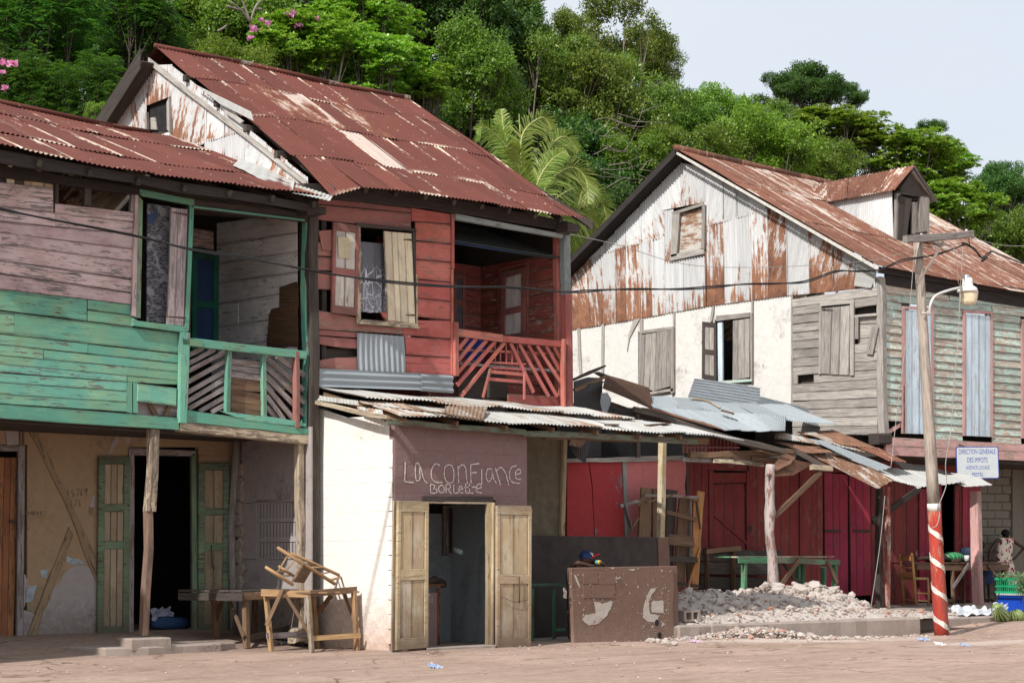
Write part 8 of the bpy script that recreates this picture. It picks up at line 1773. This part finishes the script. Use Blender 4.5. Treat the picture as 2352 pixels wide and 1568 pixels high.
TREES = [
 (60, 60, 190, 21, 'feather', 0, 'tree', 'dark feathery tree in the upper left corner of the hillside', 1.1),
 (-60, 230, 150, 20, 'dark', 0, 'tree', 'dark tree cut by the left edge above the rusty roof', 1.),
 (250, 30, 170, 23, 'feather', 1, 'tree', 'bright tipped feathery tree at the top, right of the corner tree', 1.1),
 (150, 240, 140, 18, 'feather', 0, 'tree', 'low dark feathery tree just above the green house ridge', 1.),
 (330, 160, 110, 24, 'dark', 0, 'tree', 'dark shaded tree left of the rusty gable peak', 1.2),
 (430, 30, 130, 26, 'mid', 0, 'tree', 'leafy tree at the top edge above the rusty gable peak', 1.),
 (60, 400, 200, 24, 'dark', 0, 'tree', 'dense dark tree low behind the green house roof', 1.),
 (235, 268, 36, 13, 'bright', 0, 'shrub', 'small fresh green shrub between the low ridge and the gable edge', .9),
 (560, 90, 150, 24, 'mid', 1, 'flowering_tree', 'green tree with pink blossom above the big rusty roof', 1.),
 (540, 190, 90, 20, 'bright', 0, 'tree', 'fresh green round tree right of the gable peak', 1.),
 (700, 20, 150, 27, 'dark', 0, 'tree', 'dark tree along the top edge behind the broad leaved tree', 1.),
 (700, 110, 130, 20, 'almond', 0, 'almond_tree', 'bright broad leaved tree above the middle of the rusty roof', .8),
 (830, 60, 130, 22, 'almond', 1, 'almond_tree', 'bright broad leaved tree at the top centre left', .8),
 (880, 170, 130, 19, 'almond', 0, 'almond_tree', 'broad leaved tree overhanging the right end of the rusty ridge', .75),
 (985, 205, 80, 18.5, 'almond', 1, 'almond_tree', 'drooping broad leaved bough beyond the end of the ridge', .8),
 (830, 290, 150, 25, 'dark', 0, 'tree', 'shaded tree under the broad leaved trees', .8),
 (960, 10, 140, 28, 'dark', 0, 'tree', 'tall dark tree at the top edge left of centre', 1.),
 (1090, 60, 150, 27, 'dark', 0, 'tree', 'tall dark tree at the top centre next to the sky', 1.1),
 (1180, 40, 75, 27, 'mid', 0, 'tree', 'slender crown whose right side meets the pale sky at the top', 1.1),
 (1090, 190, 120, 23, 'mid', 1, 'tree', 'mid green tree above and left of the palm', 1.),
 (1070, 330, 150, 25, 'dark', 0, 'tree', 'deep shaded tree behind the sloping roof verge and palm', 1.),
 (1240, 190, 120, 26, 'olive', 0, 'tree', 'olive green tree directly above the palm', 1.),
 (1290, 110, 75, 27, 'olive', 0, 'tree', 'small olive crown against the sky left of the tall open tree', 1.),
 (1345, 260, 130, 25, 'olive', 0, 'tree', 'olive twiggy tree to the right above the palm', 1.),
 (1430, 90, 115, 27, 'olive', 1, 'tall_tree', 'tall open crowned tree standing highest against the sky', 1.1),
 (1500, 150, 70, 27, 'olive', 0, 'tall_tree', 'right hand bough tree under the tall open crown against the sky', 1.1),
 (1450, 270, 120, 25, 'olive', 0, 'tree', 'olive green tree below the tall open crown', 1.),
 (1330, 420, 140, 23, 'dark', 0, 'tree', 'dark tree right behind the palm fronds', 1.1),
 (1470, 410, 110, 22, 'mid', 0, 'tree', 'mid green tree left of the white tin gable peak', 1.1),
 (1430, 560, 110, 20, 'dark', 0, 'tree', 'dark tree low between the palm and the white tin gable', 1.),
 (1560, 300, 95, 27, 'mid', 1, 'tree', 'small leaved tree on the skyline above the tin gable peak', 1.),
 (1640, 280, 85, 30, 'bright', 0, 'tree', 'fresh green skyline tree right of the tin gable peak', .9),
 (1600, 390, 120, 21, 'mid', 0, 'tree', 'leafy tree touching the tin gable peak', .9),
 (1740, 370, 125, 21, 'bright', 0, 'tree', 'pale green leafy tree above the right hand ridge', .9),
 (1760, 300, 80, 28, 'mid', 1, 'tree', 'mid green tree just under the dark skyline tree', .8),
 (1790, 215, 62, 38, 'dark', 1, 'skyline_tree', 'dark open tree against the sky, its left crown', .8),
 (1865, 205, 72, 38, 'dark', 0, 'skyline_tree', 'dark open tree against the sky, its middle crown', .8),
 (1925, 225, 55, 38, 'dark', 1, 'skyline_tree', 'dark open tree against the sky, its right crown', .7),
 (1880, 400, 110, 22, 'mid', 0, 'tree', 'mid green tree behind the ridge left of the dormer', .8),
 (1890, 285, 80, 24, 'almond', 0, 'almond_tree', 'broad leaved tree just below the dark skyline tree', .6),
 (1990, 310, 80, 23, 'almond', 1, 'almond_tree', 'broad leaved tree above and left of the dormer', .7),
 (2070, 370, 100, 22, 'almond', 0, 'almond_tree', 'broad leaved tree directly above the dormer', .75),
 (2170, 380, 75, 22, 'almond', 1, 'almond_tree', 'broad leaved tree right of the dormer on the skyline', .7),
 (2190, 480, 100, 20, 'almond', 0, 'almond_tree', 'large broad leaved tree behind the dormer and cross arm', .8),
 (2070, 480, 90, 24, 'dark', 0, 'tree', 'shaded tree hidden behind the dormer roof', .8),
 (2140, 310, 50, 34, 'dark', 1, 'tree', 'thin dark crown poking above the right skyline', .7),
 (2290, 440, 70, 28, 'dark', 0, 'tree', 'dark tree on the skyline near the right edge', .9),
 (2350, 470, 75, 30, 'mid', 1, 'tree', 'small leaved tree at the right edge of the skyline', .9),
 (2310, 560, 90, 24, 'mid', 0, 'tree', 'mid green tree above the far end of the right roof', .9),
 (2400, 600, 90, 26, 'bright', 0, 'tree', 'fresh green tree at the right edge above the eave', .9),
]
TREES += [
 (120, -40, 260, 36, 'dark', 0, 'tree', 'deep shaded tree behind the upper left corner of the hillside', 1.),
 (330, 60, 230, 36, 'dark', 0, 'tree', 'dark far tree filling the gap left of the gable peak', 1.),
 (560, -20, 230, 38, 'dark', 0, 'tree', 'dark far tree behind the pink blossomed tree', 1.),
 (800, -60, 230, 38, 'dark', 0, 'tree', 'dark far tree behind the broad leaved trees at the top', 1.),
 (-20, 90, 170, 26, 'feather', 1, 'tree', 'feathery tree at the left edge halfway up the hillside', 1.),
 (1210, 330, 150, 32, 'dark', 0, 'tree', 'dark far tree in the gap behind the palm', 1.),
 (1560, 480, 110, 22, 'mid', 1, 'tree', 'mid green tree rising along the left slope of the tin gable', 1.)]
for a in TREES:
    tree(*a[:8], sq=a[8], twigs=1 if a[4] == 'olive' else 0)
# pink blossoms on the flowering tree and creeper at the left edge
m_blos = leafmat('pink_blossom', (.52, .16, .34), (.60, .24, .42), (.65, .35, .5), .3)
def blossom(spots, t, label):
    V = []; Fc = []
    for (px, py, n, sp) in spots:
        for i in range(n):
            p = F3((px+ns.normal()*sp, py+ns.normal()*sp*.6), t+ns.uniform(-.3, .3)); a = Vector(ns.normal(size=3)).normalized()*.07; b = a.cross(Vector(ns.normal(size=3))).normalized()*.05; o = len(V)
            V += [p-a, p+b, p+a, p-b]; Fc.append((o, o+1, o+2, o+3))
    c = sum(V, Vector())/len(V); tag(mobj('blossom', V, Fc, m_blos, None, Matrix.Translation(c)), label, 'blossom', kind='stuff')
blossom([(672, 32, 34, 5), (583, 67, 34, 5), (617, 53, 14, 4), (688, 58, 14, 4), (728, 41, 10, 3), (575, 86, 10, 3), (603, 46, 8, 3)], 19.6, 'pink blossom clusters on the tree above the big rusty roof')
blossom([(8, 145, 26, 5), (32, 146, 18, 4), (4, 165, 8, 3), (12, 200, 16, 4)], 16.5, 'pink blossom clusters at the left edge of the hillside')
# dead twigs
m_dead = flat('grey_dead_twig', (.22, .19, .16), .9)
tw = thing('bare_tree', F3((570, 60), 22), 'bare grey twigs of a dead branch above the rusty gable', 'tree')
for pts in ([(575, 52), (555, 25), (530, 5)], [(575, 52), (585, 20), (600, 0)], [(575, 52), (560, 10), (548, -10)], [(555, 25), (520, 14)], [(585, 20), (602, 22)], [(500, 72), (520, 60)]): tube('branch', spline([F3(p, 19.5) for p in pts], 3), .035, m_dead, tw, 5, .2)
tw = thing('bare_tree', F3((1500, 420), 20), 'pale bare twigs tangled between the palm and the white tin gable', 'tree')
for i in range(26):
    x, y = rnd.uniform(1330, 1500), rnd.uniform(260, 470); pts = [(x, y), (x+rnd.uniform(20, 60), y+rnd.uniform(-30, 20)), (x+rnd.uniform(50, 110), y+rnd.uniform(-50, 30))]; tube('branch', spline([F3(p, 19+i*.1) for p in pts], 3), [.016-.0018*j for j in range(7)], m_dead, tw, 5, .2)
for pts in ([(1465, 480), (1480, 400), (1470, 320), (1480, 240)], [(1150, 700), (1190, 600), (1380, 420), (1385, 300)]): pass
# undergrowth covering the hill
nsu = np.random.RandomState(4); n = 120000
s = nsu.uniform(-30, 95, n); t = 15.5+nsu.uniform(0, 1, n)**1.3*45
z = np.array([gz(a, b) for a, b in zip(s[::20], t[::20])]).repeat(20)[:n]
s = s[::20].repeat(20)[:n]+nsu.normal(0, .6, n); t = t[::20].repeat(20)[:n]+nsu.normal(0, .6, n); z = z+np.abs(nsu.normal(0, 1.7, n))
P = np.stack([s, t, z], 1); A = nsu.normal(size=(n, 3)); A /= np.linalg.norm(A, axis=1)[:, None]; Bv = np.cross(A, nsu.normal(size=(n, 3))); Bv /= np.linalg.norm(Bv, axis=1)[:, None]; A *= .20; Bv *= .09
co = np.stack([P-A, P+Bv, P+A, P-Bv], 1); me = bpy.data.meshes.new('undergrowth'); me.vertices.add(n*4); me.vertices.foreach_set('co', co.reshape(-1)); me.loops.add(n*4); me.loops.foreach_set('vertex_index', np.arange(n*4, dtype=np.int32)); me.polygons.add(n); me.polygons.foreach_set('loop_start', np.arange(0, n*4, 4, dtype=np.int32)); me.polygons.foreach_set('loop_total', np.full(n, 4, dtype=np.int32)); me.update(); me.validate(); me.materials.append(LM['dark'])
o = bpy.data.objects.new('undergrowth', me); COL.objects.link(o); tag(o, 'dense dark undergrowth covering the hillside under the trees', 'undergrowth', kind='stuff')
# palm
m_palm = leafmat('palm_leaflet', (.17, .27, .05), (.27, .36, .08), (.50, .48, .18), .35, .32); m_rach = flat('palm_rachis', (.42, .44, .16), .6); m_ptr = flat('palm_trunk_bark', (.20, .17, .13), .9)
TPm = 16.0; pc = F3((1222, 505), TPm); dpm = (pc-CAM).dot(fw)/FPX
palm = thing('palm_tree', (pc.x, pc.y, 0), 'young coconut palm with arching fronds between the two houses', 'palm')
tube('trunk', [Vector((pc.x+.3, pc.y, -.1)), Vector((pc.x+.15, pc.y, pc.z*.5)), pc+Vector((0, 0, -.1))], [.22, .17, .16], m_ptr, palm, 12, .05)
def frond(pts, w_, t0=0, dt=0, n=92, droop=.9):
    P3 = spline([F3(p, TPm+t0+dt*i) for i, p in enumerate(pts)], 10); m_ = len(P3)
    r = tube('rachis', P3, [.035-.028*i/(m_-1) for i in range(m_)], m_rach, palm, 6)
    V = []; Fc = []; tot = sum((P3[i+1]-P3[i]).length for i in range(m_-1)); w_ = w_*dpm
    for i in range(n*2):
        u = (i//2+.5)/n; sg = 1 if i % 2 else -1
        x = u*(m_-1); j = min(int(x), m_-2); p = P3[j].lerp(P3[j+1], x-j); tn = (P3[j+1]-P3[j]).normalized(); vd = (CAM-p).normalized(); sd = tn.cross(vd).normalized()
        if u < .08: continue
        L = w_*(math.sin(math.pi*min(1, u*.9+.12))**.6)*rnd.uniform(.8, 1.1)
        d = (sd*sg*.85+tn*.75+Vector((rnd.uniform(-.15, .15), rnd.uniform(-.35, .35), rnd.uniform(-.1, .1)))).normalized(); dn = Vector((0, 0, -1))
        a = p; b = p+d*L*.55+dn*L*.12*droop; c = p+d*L*.85+dn*L*.42*droop; wd = tn*.017
        o = len(V); V += [a-wd, a+wd, b+wd*1.1, b-wd*1.1, c]; Fc += [(o, o+1, o+2, o+3), (o+3, o+2, o+4)]
    mobj('leaflets', V, Fc, m_palm, palm, Matrix.Translation(P3[m_//2]))
for pts, w_, t0, dt, dr in [
  ([(1215, 500), (1195, 400), (1165, 340), (1120, 295), (1092, 300)], 62, 0, .1, .9),
  ([(1215, 500), (1185, 380), (1158, 300), (1152, 250)], 50, .2, .1, .4),
  ([(1215, 495), (1200, 400), (1200, 310), (1245, 270), (1268, 300)], 70, .1, -.1, .9),
  ([(1220, 490), (1240, 390), (1270, 330), (1300, 315), (1330, 350)], 66, .2, -.1, .9),
  ([(1215, 500), (1210, 420), (1185, 350), (1170, 330)], 46, -.3, -.2, .6),
  ([(1220, 500), (1235, 420), (1265, 370), (1300, 345)], 52, -.2, -.2, .5),
  ([(1215, 505), (1180, 440), (1155, 400), (1120, 380), (1105, 400)], 60, -.2, -.1, .8),
  ([(1215, 505), (1175, 470), (1140, 440), (1112, 450)], 50, .1, .1, .8),
  ([(1220, 508), (1260, 420), (1310, 385), (1345, 410), (1352, 470)], 78, -.4, -.15, 1.),
  ([(1222, 510), (1285, 450), (1340, 430), (1385, 470), (1400, 560)], 78, 0, .05, 1.),
  ([(1222, 515), (1290, 490), (1345, 495), (1385, 545), (1392, 610)], 84, -.3, -.05, 1.1),
  ([(1222, 515), (1270, 510), (1310, 530), (1325, 580)], 72, -.1, .1, 1.),
  ([(1218, 505), (1205, 440), (1190, 380)], 40, -.5, -.2, .3),
  ([(1218, 510), (1170, 500), (1140, 520)], 50, .3, .2, 1.)]: frond(pts, w_, t0, dt, droop=dr)
tube('spear_leaf', [F3((1218, 500), TPm), F3((1200, 380), TPm), F3((1192, 262), TPm)], [.05, .045, .01], flat('spear_yellow_green', (.35, .42, .08), .6), palm, 6)
